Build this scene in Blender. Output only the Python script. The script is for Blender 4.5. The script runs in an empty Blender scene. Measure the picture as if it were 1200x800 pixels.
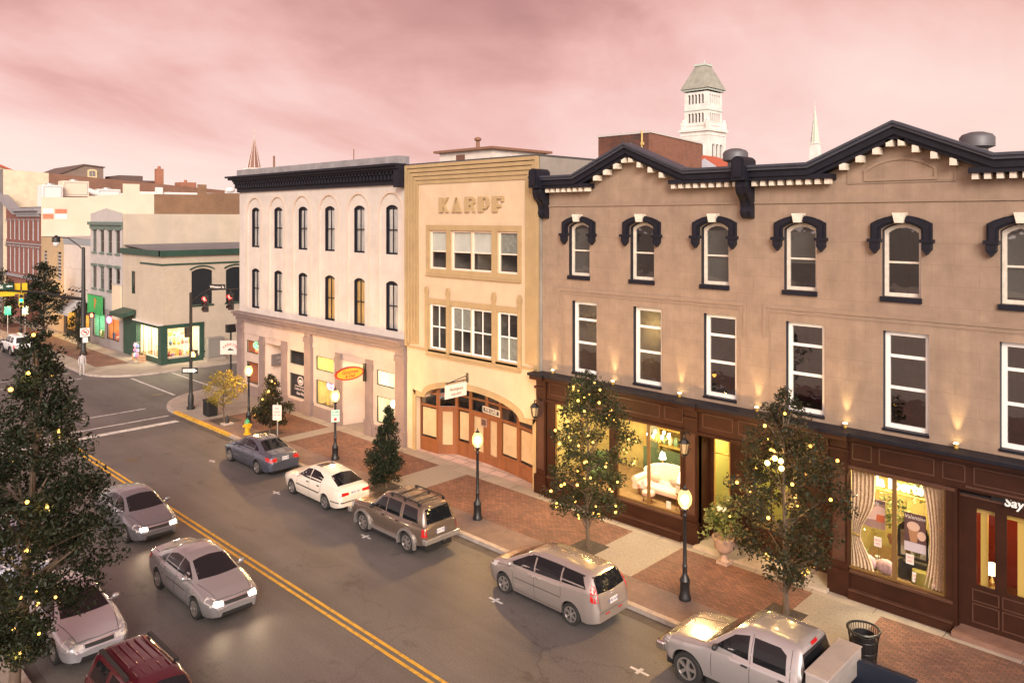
import bpy, bmesh, math, random
from math import sin, cos, pi, radians, sqrt, atan2
from mathutils import Vector
from mathutils.bvhtree import BVHTree
random.seed(7)
sc = bpy.context.scene
COL = sc.collection

# ------------------------------------------------------------------ camera
cd = bpy.data.cameras.new('camera'); cam = bpy.data.objects.new('camera', cd); COL.objects.link(cam)
cam.location = (0, 0, 11.9)
cam.rotation_euler = (radians(90), 0, -math.atan(930 / 910))
cd.sensor_fit = 'HORIZONTAL'; cd.sensor_width = 36; cd.lens = 27.3; cd.shift_y = -0.12
cd.clip_start = .1; cd.clip_end = 3000
sc.camera = cam

# ------------------------------------------------------------------ sky, sun, exposure
SUN_EL, SUN_AZ = radians(24), radians(222)          # azimuth from +Y clockwise: low, behind the camera
w = bpy.data.worlds.new('World'); sc.world = w; w.use_nodes = True
nt = w.node_tree; N = nt.nodes; L = nt.links; N.clear()
def nd(t, **k):
    n = N.new(t)
    for a, b in k.items(): setattr(n, a, b)
    return n
def mth(op, a, b=None, c=None, clamp=False):
    n = nd('ShaderNodeMath', operation=op); n.use_clamp = clamp
    for i, x in enumerate((a, b, c)):
        if x is None: continue
        if isinstance(x, (int, float)): n.inputs[i].default_value = x
        else: L.new(x, n.inputs[i])
    return n.outputs[0]
tc = nd('ShaderNodeTexCoord'); sep = nd('ShaderNodeSeparateXYZ'); L.new(tc.outputs['Generated'], sep.inputs[0])
zz = mth('MAXIMUM', sep.outputs[2], 0.0)
den = mth('ADD', zz, 0.30)
cx = mth('DIVIDE', sep.outputs[0], den); cy = mth('DIVIDE', sep.outputs[1], den)
cmb = nd('ShaderNodeCombineXYZ'); L.new(cx, cmb.inputs[0]); L.new(cy, cmb.inputs[1])
# clouds stretched into long bands
rot = nd('ShaderNodeMapping'); rot.inputs['Rotation'].default_value = (0, 0, radians(-22)); rot.inputs['Scale'].default_value = (.72, .95, 1)
rot.inputs['Location'].default_value = (-3.3, -1.9, 0)
L.new(cmb.outputs[0], rot.inputs[0])
def noise(scale, detail, rough, dist=0.0):
    n = nd('ShaderNodeTexNoise'); n.inputs['Scale'].default_value = scale; n.inputs['Detail'].default_value = detail
    n.inputs['Roughness'].default_value = rough; n.inputs['Distortion'].default_value = dist
    L.new(rot.outputs[0], n.inputs['Vector']); return n.outputs['Fac']
n1 = noise(.85, 7, .5, .5); n2 = noise(2.6, 7, .58, .5)
mix = mth('ADD', mth('MULTIPLY_ADD', n1, 1.45, -.37), mth('MULTIPLY', n2, .30))
el = mth('SUBTRACT', mix, mth('MULTIPLY', mth('SUBTRACT', zz, .155), 1.35))   # thicker, darker cloud overhead
def ramp(fac, stops):
    r = nd('ShaderNodeValToRGB'); L.new(fac, r.inputs[0]); e = r.color_ramp.elements
    while len(e) < len(stops): e.new(.5)
    for i, (p, c) in enumerate(stops): e[i].position = p; e[i].color = (*c, 1)
    return r.outputs[0]
cloud = ramp(el, [(.10, (.36, .165, .15)), (.22, (.47, .23, .205)), (.33, (.62, .34, .305)), (.44, (.69, .44, .40)), (.57, (.72, .52, .475)), (.76, (.75, .60, .54))])
# paler, warmer air low down
hz = ramp(zz, [(0, (.64, .42, .39)), (.09, (.64, .40, .375)), (.3, (.56, .29, .28))])
hf = mth('POWER', mth('SUBTRACT', 1.0, mth('MULTIPLY', zz, 3.6), None, True), 2.0)
mx = nd('ShaderNodeMix', data_type='RGBA'); L.new(mth('MULTIPLY', hf, .22), mx.inputs['Factor']); L.new(cloud, mx.inputs['A']); L.new(hz, mx.inputs['B'])
# afterglow round the low sun (behind the camera)
sd = (sin(SUN_AZ) * cos(SUN_EL * .6), cos(SUN_AZ) * cos(SUN_EL * .6), sin(SUN_EL * .6))
dp = nd('ShaderNodeVectorMath', operation='DOT_PRODUCT'); L.new(tc.outputs['Generated'], dp.inputs[0]); dp.inputs[1].default_value = sd
gl = mth('POWER', mth('MAXIMUM', dp.outputs['Value'], 0.0), 3.0)
gc = nd('ShaderNodeMix', data_type='RGBA', blend_type='ADD'); L.new(gl, gc.inputs['Factor']); L.new(mx.outputs['Result'], gc.inputs['A']); gc.inputs['B'].default_value = (2.3, 2.0, 1.75, 1)
dw = nd('ShaderNodeVectorMath', operation='DOT_PRODUCT'); L.new(tc.outputs['Generated'], dw.inputs[0]); dw.inputs[1].default_value = (.93, -.28, .20)   # paler cream air to the right
gw = nd('ShaderNodeMix', data_type='RGBA'); L.new(mth('MULTIPLY', mth('POWER', mth('MAXIMUM', dw.outputs['Value'], 0.0), 5.0), .45), gw.inputs['Factor']); L.new(gc.outputs['Result'], gw.inputs['A']); gw.inputs['B'].default_value = (.68, .43, .34, 1); gc = gw
bg = nd('ShaderNodeBackground'); L.new(gc.outputs['Result'], bg.inputs[0]); bg.inputs[1].default_value = .92
sky = nd('ShaderNodeTexSky', sky_type='NISHITA', sun_disc=False, sun_elevation=SUN_EL, sun_rotation=SUN_AZ)
bg2 = nd('ShaderNodeBackground'); L.new(sky.outputs[0], bg2.inputs[0]); bg2.inputs[1].default_value = .004
ad = nd('ShaderNodeAddShader'); L.new(bg.outputs[0], ad.inputs[0]); L.new(bg2.outputs[0], ad.inputs[1])
out = nd('ShaderNodeOutputWorld'); L.new(ad.outputs[0], out.inputs[0])

sl = bpy.data.lights.new('sun', 'SUN'); sl.energy = 2.2; sl.angle = radians(24); sl.color = (1, .91, .80)
so = bpy.data.objects.new('sun', sl); COL.objects.link(so)
so.rotation_euler = (radians(90) - SUN_EL, 0, -SUN_AZ + pi)
sdir = Vector((sin(SUN_AZ) * cos(SUN_EL), cos(SUN_AZ) * cos(SUN_EL), sin(SUN_EL)))
so.rotation_euler = sdir.to_track_quat('Z', 'Y').to_euler(); so.location = (-20, -20, 60)

vs = sc.view_settings
vs.view_transform = 'Standard'; vs.look = 'None'; vs.gamma = 1; vs.use_curve_mapping = False
vs.exposure = 0.57
cy_ = sc.cycles
cy_.use_denoising = True
cy_.max_bounces = 6; cy_.diffuse_bounces = 3; cy_.glossy_bounces = 3; cy_.transparent_max_bounces = 12; cy_.transmission_bounces = 3
cy_.sample_clamp_indirect = 3.0; cy_.sample_clamp_direct = 0
cy_.caustics_reflective = False; cy_.caustics_refractive = False

# ------------------------------------------------------------------ materials
MATS = {}
def _links(m): return m.node_tree.nodes, m.node_tree.links
def pbr(name, col, rough=.6, metal=0., var=None, bump=None, coat=0., spec=.5, stretch=None, dirt=None):
    """Principled with optional value variation, bump, and soft-edged stains."""
    if name in MATS: return MATS[name]
    m = bpy.data.materials.new(name); m.use_nodes = True; n, l = _links(m); b = n['Principled BSDF']
    b.inputs['Base Color'].default_value = (*col, 1); b.inputs['Roughness'].default_value = rough
    b.inputs['Metallic'].default_value = metal; b.inputs['Specular IOR Level'].default_value = spec
    if coat: b.inputs['Coat Weight'].default_value = coat; b.inputs['Coat Roughness'].default_value = .04
    if var or bump:
        t = n.new('ShaderNodeTexCoord'); mp = n.new('ShaderNodeMapping'); l.new(t.outputs['Object'], mp.inputs[0])
        if stretch: mp.inputs['Scale'].default_value = stretch
    if var:
        x = n.new('ShaderNodeTexNoise'); x.inputs['Scale'].default_value = var[0]; x.inputs['Detail'].default_value = 7; x.inputs['Roughness'].default_value = .65
        l.new(mp.outputs[0], x.inputs['Vector'])
        r = n.new('ShaderNodeMapRange'); r.inputs[1].default_value = .3; r.inputs[2].default_value = .7
        r.inputs[3].default_value = 1 - var[1]; r.inputs[4].default_value = 1 + var[1]
        l.new(x.outputs['Fac'], r.inputs[0])
        mu = n.new('ShaderNodeVectorMath'); mu.operation = 'SCALE'; mu.inputs[0].default_value = col
        l.new(r.outputs[0], mu.inputs['Scale'])
        src = mu.outputs[0]
        if dirt:
            y = n.new('ShaderNodeTexNoise'); y.inputs['Scale'].default_value = dirt[0]; y.inputs['Detail'].default_value = 6
            mp2 = n.new('ShaderNodeMapping'); l.new(t.outputs['Object'], mp2.inputs[0]); mp2.inputs['Scale'].default_value = dirt[3] if len(dirt) > 3 else (1, 1, 1)
            l.new(mp2.outputs[0], y.inputs['Vector'])
            r2 = n.new('ShaderNodeMapRange'); r2.inputs[1].default_value = .52; r2.inputs[2].default_value = .72; l.new(y.outputs['Fac'], r2.inputs[0])
            r2.inputs[4].default_value = dirt[1]
            q = n.new('ShaderNodeMix'); q.data_type = 'RGBA'; l.new(r2.outputs[0], q.inputs['Factor']); l.new(src, q.inputs['A']); q.inputs['B'].default_value = (*dirt[2], 1)
            src = q.outputs['Result']
        l.new(src, b.inputs['Base Color'])
    if bump:
        y = n.new('ShaderNodeTexNoise'); y.inputs['Scale'].default_value = bump[0]; y.inputs['Detail'].default_value = 5
        l.new(mp.outputs[0], y.inputs['Vector'])
        bp = n.new('ShaderNodeBump'); bp.inputs['Strength'].default_value = bump[1]; bp.inputs['Distance'].default_value = .02
        l.new(y.outputs['Fac'], bp.inputs['Height']); l.new(bp.outputs[0], b.inputs['Normal'])
    MATS[name] = m; return m
def brick(name, c1, c2, mortar, bw, bh, ms=.012, axis='yz', rough=.85, bump=.4, var=.25, vscale=.7, bias=0., dirt=None, streak=0.):
    """Courses of brick, block or paver in world-like object coordinates of the given plane."""
    if name in MATS: return MATS[name]
    m = bpy.data.materials.new(name); m.use_nodes = True; n, l = _links(m); b = n['Principled BSDF']; b.inputs['Roughness'].default_value = rough
    t = n.new('ShaderNodeTexCoord'); s = n.new('ShaderNodeSeparateXYZ'); c = n.new('ShaderNodeCombineXYZ'); l.new(t.outputs['Object'], s.inputs[0])
    for i, a in enumerate(axis): l.new(s.outputs['xyz'.index(a)], c.inputs[i])
    k = n.new('ShaderNodeTexBrick'); l.new(c.outputs[0], k.inputs['Vector'])
    k.inputs['Color1'].default_value = (*c1, 1); k.inputs['Color2'].default_value = (*c2, 1); k.inputs['Mortar'].default_value = (*mortar, 1)
    k.inputs['Scale'].default_value = 1; k.inputs['Brick Width'].default_value = bw; k.inputs['Row Height'].default_value = bh
    k.inputs['Mortar Size'].default_value = ms; k.inputs['Mortar Smooth'].default_value = .2; k.inputs['Bias'].default_value = bias
    x = n.new('ShaderNodeTexNoise'); x.inputs['Scale'].default_value = vscale; x.inputs['Detail'].default_value = 8; x.inputs['Roughness'].default_value = .65
    l.new(t.outputs['Object'], x.inputs['Vector'])
    r = n.new('ShaderNodeMapRange'); r.inputs[1].default_value = .3; r.inputs[2].default_value = .7; r.inputs[3].default_value = 1 - var; r.inputs[4].default_value = 1 + var
    l.new(x.outputs['Fac'], r.inputs[0])
    mu = n.new('ShaderNodeVectorMath'); mu.operation = 'SCALE'; l.new(k.outputs['Color'], mu.inputs[0]); l.new(r.outputs[0], mu.inputs['Scale'])
    src = mu.outputs[0]
    if streak:                                                          # rain streaks running down the wall
        mp = n.new('ShaderNodeMapping'); mp.inputs['Scale'].default_value = (2.6, 2.6, .16); l.new(t.outputs['Object'], mp.inputs[0])
        y = n.new('ShaderNodeTexNoise'); y.inputs['Scale'].default_value = 1; y.inputs['Detail'].default_value = 8; y.inputs['Roughness'].default_value = .7; l.new(mp.outputs[0], y.inputs['Vector'])
        r3 = n.new('ShaderNodeMapRange'); r3.inputs[1].default_value = .32; r3.inputs[2].default_value = .68; r3.inputs[3].default_value = 1 - streak; r3.inputs[4].default_value = 1 + streak * .6; l.new(y.outputs['Fac'], r3.inputs[0])
        m2 = n.new('ShaderNodeVectorMath'); m2.operation = 'SCALE'; l.new(src, m2.inputs[0]); l.new(r3.outputs[0], m2.inputs['Scale']); src = m2.outputs[0]
    if dirt:
        y = n.new('ShaderNodeTexNoise'); y.inputs['Scale'].default_value = dirt[0]; y.inputs['Detail'].default_value = 7; y.inputs['Roughness'].default_value = .7
        l.new(t.outputs['Object'], y.inputs['Vector'])
        r2 = n.new('ShaderNodeMapRange'); r2.inputs[1].default_value = .5; r2.inputs[2].default_value = .6; r2.inputs[4].default_value = dirt[1]; l.new(y.outputs['Fac'], r2.inputs[0])
        q = n.new('ShaderNodeMix'); q.data_type = 'RGBA'; l.new(r2.outputs[0], q.inputs['Factor']); l.new(src, q.inputs['A']); q.inputs['B'].default_value = (*dirt[2], 1)
        src = q.outputs['Result']
    l.new(src, b.inputs['Base Color'])
    if bump:
        bp = n.new('ShaderNodeBump'); bp.inputs['Strength'].default_value = bump; bp.inputs['Distance'].default_value = .01; bp.invert = True
        l.new(k.outputs['Fac'], bp.inputs['Height']); l.new(bp.outputs[0], b.inputs['Normal'])
    MATS[name] = m; return m
def emit(name, col, s, sample=True):
    if name in MATS: return MATS[name]
    m = bpy.data.materials.new(name); m.use_nodes = True; n, l = _links(m); n.clear()
    e = n.new('ShaderNodeEmission'); e.inputs[0].default_value = (*col, 1); e.inputs[1].default_value = s
    o = n.new('ShaderNodeOutputMaterial'); l.new(e.outputs[0], o.inputs[0])
    if not sample: m.cycles.emission_sampling = 'NONE'
    MATS[name] = m; return m
def glass(name, tint=(.9, .9, .9), ior=1.5, rough=.02, wob=.0):
    """Thin clear glass: what is behind shows through, the sky and street reflect by Fresnel."""
    if name in MATS: return MATS[name]
    m = bpy.data.materials.new(name); m.use_nodes = True; n, l = _links(m); n.clear()
    a = n.new('ShaderNodeBsdfTransparent'); a.inputs[0].default_value = (*tint, 1)
    g = n.new('ShaderNodeBsdfGlossy'); g.inputs['Roughness'].default_value = rough
    lw = n.new('ShaderNodeLayerWeight'); lw.inputs['Blend'].default_value = .5; F0 = ((ior - 1) / (ior + 1)) ** 2   # Schlick, the same from both sides
    p5 = n.new('ShaderNodeMath'); p5.operation = 'POWER'; p5.inputs[1].default_value = 5; l.new(lw.outputs['Facing'], p5.inputs[0])
    f = n.new('ShaderNodeMath'); f.operation = 'MULTIPLY_ADD'; f.inputs[1].default_value = 1 - F0; f.inputs[2].default_value = F0 * 2.3; f.use_clamp = True; l.new(p5.outputs[0], f.inputs[0])
    if wob:
        t = n.new('ShaderNodeTexCoord'); x = n.new('ShaderNodeTexNoise'); x.inputs['Scale'].default_value = 1.6; l.new(t.outputs['Object'], x.inputs['Vector'])
        bp = n.new('ShaderNodeBump'); bp.inputs['Strength'].default_value = wob; bp.inputs['Distance'].default_value = .05; l.new(x.outputs['Fac'], bp.inputs['Height'])
        l.new(bp.outputs[0], g.inputs['Normal'])
    x = n.new('ShaderNodeMixShader'); l.new(f.outputs[0], x.inputs[0]); l.new(a.outputs[0], x.inputs[1]); l.new(g.outputs[0], x.inputs[2])
    o = n.new('ShaderNodeOutputMaterial'); l.new(x.outputs[0], o.inputs[0])
    MATS[name] = m; return m

# ------------------------------------------------------------------ mesh helpers
ORG = {}
def V(*a): return Vector(a)
class MB:
    def __init__(s): s.v = []; s.f = []; s.m = []; s.marks = []
    def add(s, vs, fs, mi=0):
        o = len(s.v); s.v += [tuple(p) for p in vs]
        for f in fs: s.f.append([i + o for i in f]); s.m.append(mi)
    def poly(s, pts, mi=0): s.add(pts, [list(range(len(pts)))], mi); return s
    def box(s, x0, x1, y0, y1, z0, z1, mi=0):
        s.add([(x0,y0,z0),(x1,y0,z0),(x1,y1,z0),(x0,y1,z0),(x0,y0,z1),(x1,y0,z1),(x1,y1,z1),(x0,y1,z1)],
              [(3,2,1,0),(4,5,6,7),(0,1,5,4),(1,2,6,5),(2,3,7,6),(3,0,4,7)], mi); return s
    def fbox(s, fm, u0, u1, v0, v1, d0, d1, mi=0):
        s.add([fm(u0,v0,d0),fm(u1,v0,d0),fm(u1,v0,d1),fm(u0,v0,d1),fm(u0,v1,d0),fm(u1,v1,d0),fm(u1,v1,d1),fm(u0,v1,d1)],
              [(3,2,1,0),(4,5,6,7),(0,1,5,4),(1,2,6,5),(2,3,7,6),(3,0,4,7)], mi); return s
    def prism(s, pts, fn, a, b, mi=0, caps=True):
        """pts: 2-D outline; fn(p, q, w) -> 3-D; extruded from w=a to w=b."""
        n = len(pts)
        vs = [fn(p, q, a) for p, q in pts] + [fn(p, q, b) for p, q in pts]
        fs = [(i, (i + 1) % n, n + (i + 1) % n, n + i) for i in range(n)]
        if caps: fs += [list(range(n))[::-1], list(range(n, 2 * n))]
        s.add(vs, fs, mi); return s
    def ring(s, outer, inner, fn, a, b, mi=0):
        n = len(outer)
        vs = [fn(p, q, w) for w in (a, b) for P in (outer, inner) for p, q in P]
        fs = []
        for i in range(n):
            j = (i + 1) % n
            fs += [(i, j, n + j, n + i), (2*n + i, 3*n + i, 3*n + j, 2*n + j), (i, 2*n + i, 2*n + j, j), (n + i, n + j, 3*n + j, 3*n + i)]
        s.add(vs, fs, mi); return s
    def cyl(s, p0, p1, r0, r1=None, n=12, mi=0, caps=True):
        r1 = r0 if r1 is None else r1; p0 = Vector(p0); p1 = Vector(p1); d = (p1 - p0).normalized()
        a = d.orthogonal().normalized(); b = d.cross(a)
        vs = [p0 + (a * cos(2*pi*i/n) + b * sin(2*pi*i/n)) * r0 for i in range(n)] + [p1 + (a * cos(2*pi*i/n) + b * sin(2*pi*i/n)) * r1 for i in range(n)]
        fs = [(i, (i+1) % n, n + (i+1) % n, n + i) for i in range(n)]
        if caps: fs += [list(range(n))[::-1], list(range(n, 2*n))]
        s.add(vs, fs, mi); return s
    def tube(s, path, r, n=8, mi=0):
        path = [Vector(p) for p in path]; rs = r if isinstance(r, (list, tuple)) else [r] * len(path)
        vs = []; a = None
        for i, p in enumerate(path):
            t = (path[min(i+1, len(path)-1)] - path[max(i-1, 0)]).normalized()
            a = t.orthogonal().normalized() if a is None else (a - t * a.dot(t)).normalized()
            b = t.cross(a)
            vs += [p + (a * cos(2*pi*k/n) + b * sin(2*pi*k/n)) * rs[i] for k in range(n)]
        fs = [(i*n + k, i*n + (k+1) % n, (i+1)*n + (k+1) % n, (i+1)*n + k) for i in range(len(path)-1) for k in range(n)]
        fs += [list(range(n))[::-1], list(range((len(path)-1)*n, len(path)*n))]
        s.add(vs, fs, mi); return s
    def lathe(s, prof, c, n=20, mi=0, sy=1.):
        """prof: (radius, z) from bottom to top round the vertical axis through c."""
        vs = [(c[0] + r * cos(2*pi*k/n), c[1] + r * sy * sin(2*pi*k/n), c[2] + z) for r, z in prof for k in range(n)]
        fs = [(i*n + k, i*n + (k+1) % n, (i+1)*n + (k+1) % n, (i+1)*n + k) for i in range(len(prof)-1) for k in range(n)]
        fs += [list(range(n))[::-1], list(range((len(prof)-1)*n, len(prof)*n))]
        s.add(vs, fs, mi); return s
    def ball(s, c, r, n=12, mi=0, sz=1., sx=1., sy=1.):
        m = max(4, n // 2)
        prof = [(max(1e-4, sin(pi*i/m)) * r, -cos(pi*i/m) * r * sz) for i in range(m + 1)]
        vs = [(c[0] + q * sx * cos(2*pi*k/n), c[1] + q * sy * sin(2*pi*k/n), c[2] + z) for q, z in prof for k in range(n)]
        fs = [(i*n + k, i*n + (k+1) % n, (i+1)*n + (k+1) % n, (i+1)*n + k) for i in range(m) for k in range(n)]
        s.add(vs, fs, mi); return s
    def build_each(s, name, mats, parent):
        """One part for each stretch of faces noted in s.marks."""
        mk = s.marks + [len(s.f)]
        for a, b in zip(mk, mk[1:]):
            q = MB(); ids = sorted({i for f in s.f[a:b] for i in f}); ix = {v: k for k, v in enumerate(ids)}
            q.add([s.v[i] for i in ids], [[ix[i] for i in f] for f in s.f[a:b]]); q.build(name, mats, parent)
    def build(s, name, mats, parent=None, smooth=None, loc=None, bevel=0):
        mats = mats if isinstance(mats, (list, tuple)) else [mats]
        org = Vector(loc) if loc is not None else (ORG.get(parent, Vector((0, 0, 0))))
        me = bpy.data.meshes.new(name)
        me.from_pydata([(p[0]-org.x, p[1]-org.y, p[2]-org.z) for p in s.v], [], s.f)
        for m in mats: me.materials.append(m)
        if len(mats) > 1: me.polygons.foreach_set('material_index', s.m)
        if smooth is not None:
            me.polygons.foreach_set('use_smooth', [True] * len(me.polygons))
            me.set_sharp_from_angle(angle=radians(smooth))
        me.update()
        o = bpy.data.objects.new(name, me); COL.objects.link(o)
        if parent is not None: o.parent = parent
        else: o.location = org
        ORG[o] = org
        if bevel:
            b = o.modifiers.new('bevel', 'BEVEL'); b.width = bevel; b.segments = 2; b.limit_method = 'ANGLE'; b.harden_normals = False
        return o
def tag(o, label=None, cat=None, group=None, kind=None):
    for k, v in (('label', label), ('category', cat), ('group', group), ('kind', kind)):
        if v: o[k] = v
    return o
def thing(name, label, cat, loc=(0, 0, 0), group=None):
    o = bpy.data.objects.new(name, None); COL.objects.link(o); o.location = loc; o.empty_display_size = .3
    ORG[o] = Vector(loc); return tag(o, label, cat, group)
def struct(o): o['kind'] = 'structure'; return o
def dup(root, loc=None, rot=None, label=None):
    """A copy of a thing with copies of its parts and sub-parts."""
    r = root.copy(); COL.objects.link(r)
    if loc is not None: r.location = loc
    if rot is not None: r.rotation_euler = (0, 0, rot)
    if label: r['label'] = label
    for c in list(root.children):
        k = c.copy(); COL.objects.link(k); k.parent = r
        for g in list(c.children):
            h = g.copy(); COL.objects.link(h); h.parent = k
    return r
def text_pts(s, size, extrude=.004, align='CENTER', shear=0, bold=0):
    cu = bpy.data.curves.new('t', 'FONT'); cu.body = s; cu.size = size; cu.extrude = extrude; cu.align_x = align; cu.align_y = 'CENTER'; cu.shear = shear
    cu.offset = bold; cu.resolution_u = 3
    o = bpy.data.objects.new('t', cu); me = bpy.data.meshes.new_from_object(o)
    r = [v.co.copy() for v in me.vertices], [list(p.vertices) for p in me.polygons]
    bpy.data.objects.remove(o); bpy.data.meshes.remove(me); bpy.data.curves.remove(cu); return r
def text(mb, s, size, origin, right, up, mi=0, extrude=.004, bold=0, shear=0, sx=1.):
    vs, fs = text_pts(s, size, extrude, shear=shear, bold=bold); R = Vector(right).normalized(); U = Vector(up).normalized(); W = R.cross(U); O = Vector(origin)
    mb.add([O + R * v.x * sx + U * v.y + W * v.z for v in vs], fs, mi); return mb
def lamp(name, kind, loc, energy, col=(1, .72, .42), size=.2, rot=None, parent=None, **k):
    l = bpy.data.lights.new(name, kind); l.energy = energy; l.color = col
    if kind == 'AREA': l.size = size; l.shape = k.get('shape', 'SQUARE'); l.size_y = k.get('sy', size)
    elif kind == 'SPOT': l.spot_size = k.get('cone', 1); l.spot_blend = k.get('blend', .8); l.shadow_soft_size = size
    else: l.shadow_soft_size = size
    o = bpy.data.objects.new(name, l); COL.objects.link(o)
    if parent is not None: o.parent = parent; o.location = Vector(loc) - ORG.get(parent, Vector())
    else: o.location = loc
    if rot is not None: o.rotation_euler = rot
    return o
FX = lambda X: (lambda u, v, d: (X - d, u, v))        # a front facing the main street (towards -X)
FY = lambda Y: (lambda u, v, d: (u, Y - d, v))        # a flank facing the camera's end of the street (towards -Y)

def outline(u0, u1, v0, v1, rise=0., n=8):
    """Opening outline, anticlockwise, with a segmental head of the given rise (v1 is the crown)."""
    pts = [(u0, v0), (u1, v0)]
    if rise <= 0: return pts + [(u1, v1), (u0, v1)]
    c = (u1 - u0) / 2; R = (c * c + rise * rise) / (2 * rise); a = math.asin(min(1, c / R)); um = (u0 + u1) / 2
    if rise >= c: a = pi / 2; R = c
    for i in range(n + 1):
        t = a - 2 * a * i / n
        pts.append((um + R * sin(t), v1 - R + R * cos(t)))
    return pts
def wall(mb, fm, u0, u1, v0, v1, holes=(), depth=.2, mi=0, ri=None):
    ri = mi if ri is None else ri
    us = sorted({u0, u1, *[h[0] for h in holes], *[h[1] for h in holes]}); vs = sorted({v0, v1, *[h[2] for h in holes], *[h[3] for h in holes]})
    us = [u for u in us if u0 <= u <= u1]; vs = [v for v in vs if v0 <= v <= v1]
    for a, b in zip(us, us[1:]):
        for c, d in zip(vs, vs[1:]):
            m, n = (a + b) / 2, (c + d) / 2
            if any(h[0] < m < h[1] and h[2] < n < h[3] for h in holes): continue
            mb.poly([fm(a, c, 0), fm(b, c, 0), fm(b, d, 0), fm(a, d, 0)], mi)
    for h in holes:
        rise = h[4] if len(h) > 4 else 0
        o = outline(*h[:4], rise)
        n = len(o)
        for i in range(n):
            p, q = o[i], o[(i + 1) % n]
            mb.poly([fm(*p, 0), fm(*q, 0), fm(*q, -depth), fm(*p, -depth)], ri)
        if rise:
            arc = o[2:]; k = len(arc) // 2
            mb.poly([fm(h[1], h[3], 0)] + [fm(*p, 0) for p in arc[:k + 1]][::-1], mi)
            mb.poly([fm(h[0], h[3], 0)] + [fm(*p, 0) for p in arc[k:]][::-1], mi)
def window(parent, fm, u0, u1, v0, v1, rec, fw, mats, rise=0., rails=(.5,), muntins=(), thick=.06, bar=.04, rail_h=.05, room=None, blind=None, name='window', panemat=None):
    """window = its frame; pane (and blind, room) are sub-parts."""
    fr, gl = mats
    mb = MB(); o = outline(u0, u1, v0, v1, rise); i = outline(u0 + fw, u1 - fw, v0 + fw, v1 - fw, rise * .9)
    mb.ring(o, i, fm, -rec, -rec + thick)
    H = v1 - v0
    for r in rails: mb.fbox(fm, u0 + fw, u1 - fw, v0 + H*r - rail_h/2, v0 + H*r + rail_h/2, -rec + .004, -rec + thick - .008)
    for k in muntins:
        um = u0 + (u1 - u0) * k; mb.fbox(fm, um - bar/2, um + bar/2, v0 + fw, v1 - fw, -rec + .008, -rec + thick - .014)
    f = mb.build(name, fr, parent)
    ps = [Vector(fm(p, q, -rec + .02)) for p, q in i]                    # pane faces outwards
    if (ps[1] - ps[0]).cross(ps[2] - ps[1]).dot(Vector(fm(0, 0, 1)) - Vector(fm(0, 0, 0))) < 0: ps = ps[::-1]
    MB().poly(ps).build('pane', panemat or gl, f)
    if blind:
        bm_, lo, hi = blind
        MB().fbox(fm, u0 + fw*.6, u1 - fw*.6, v0 + H*lo, min(v0 + H*hi, v1 - fw - rise*.8), -rec - .045, -rec - .03).build('blind', bm_, f)
    if room:
        m, dp = room; b = MB(); e = .25
        a = [(u0-e, v0-.3), (u1+e, v0-.3), (u1+e, v1+.2), (u0-e, v1+.2)]
        for p, q in zip(a, a[1:] + a[:1]): b.poly([fm(*p, -rec-.05), fm(*q, -rec-.05), fm(*q, -rec-dp), fm(*p, -rec-dp)])
        b.poly([fm(*p, -rec-dp) for p in a]); b.build('room', m, f)
    return f
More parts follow.
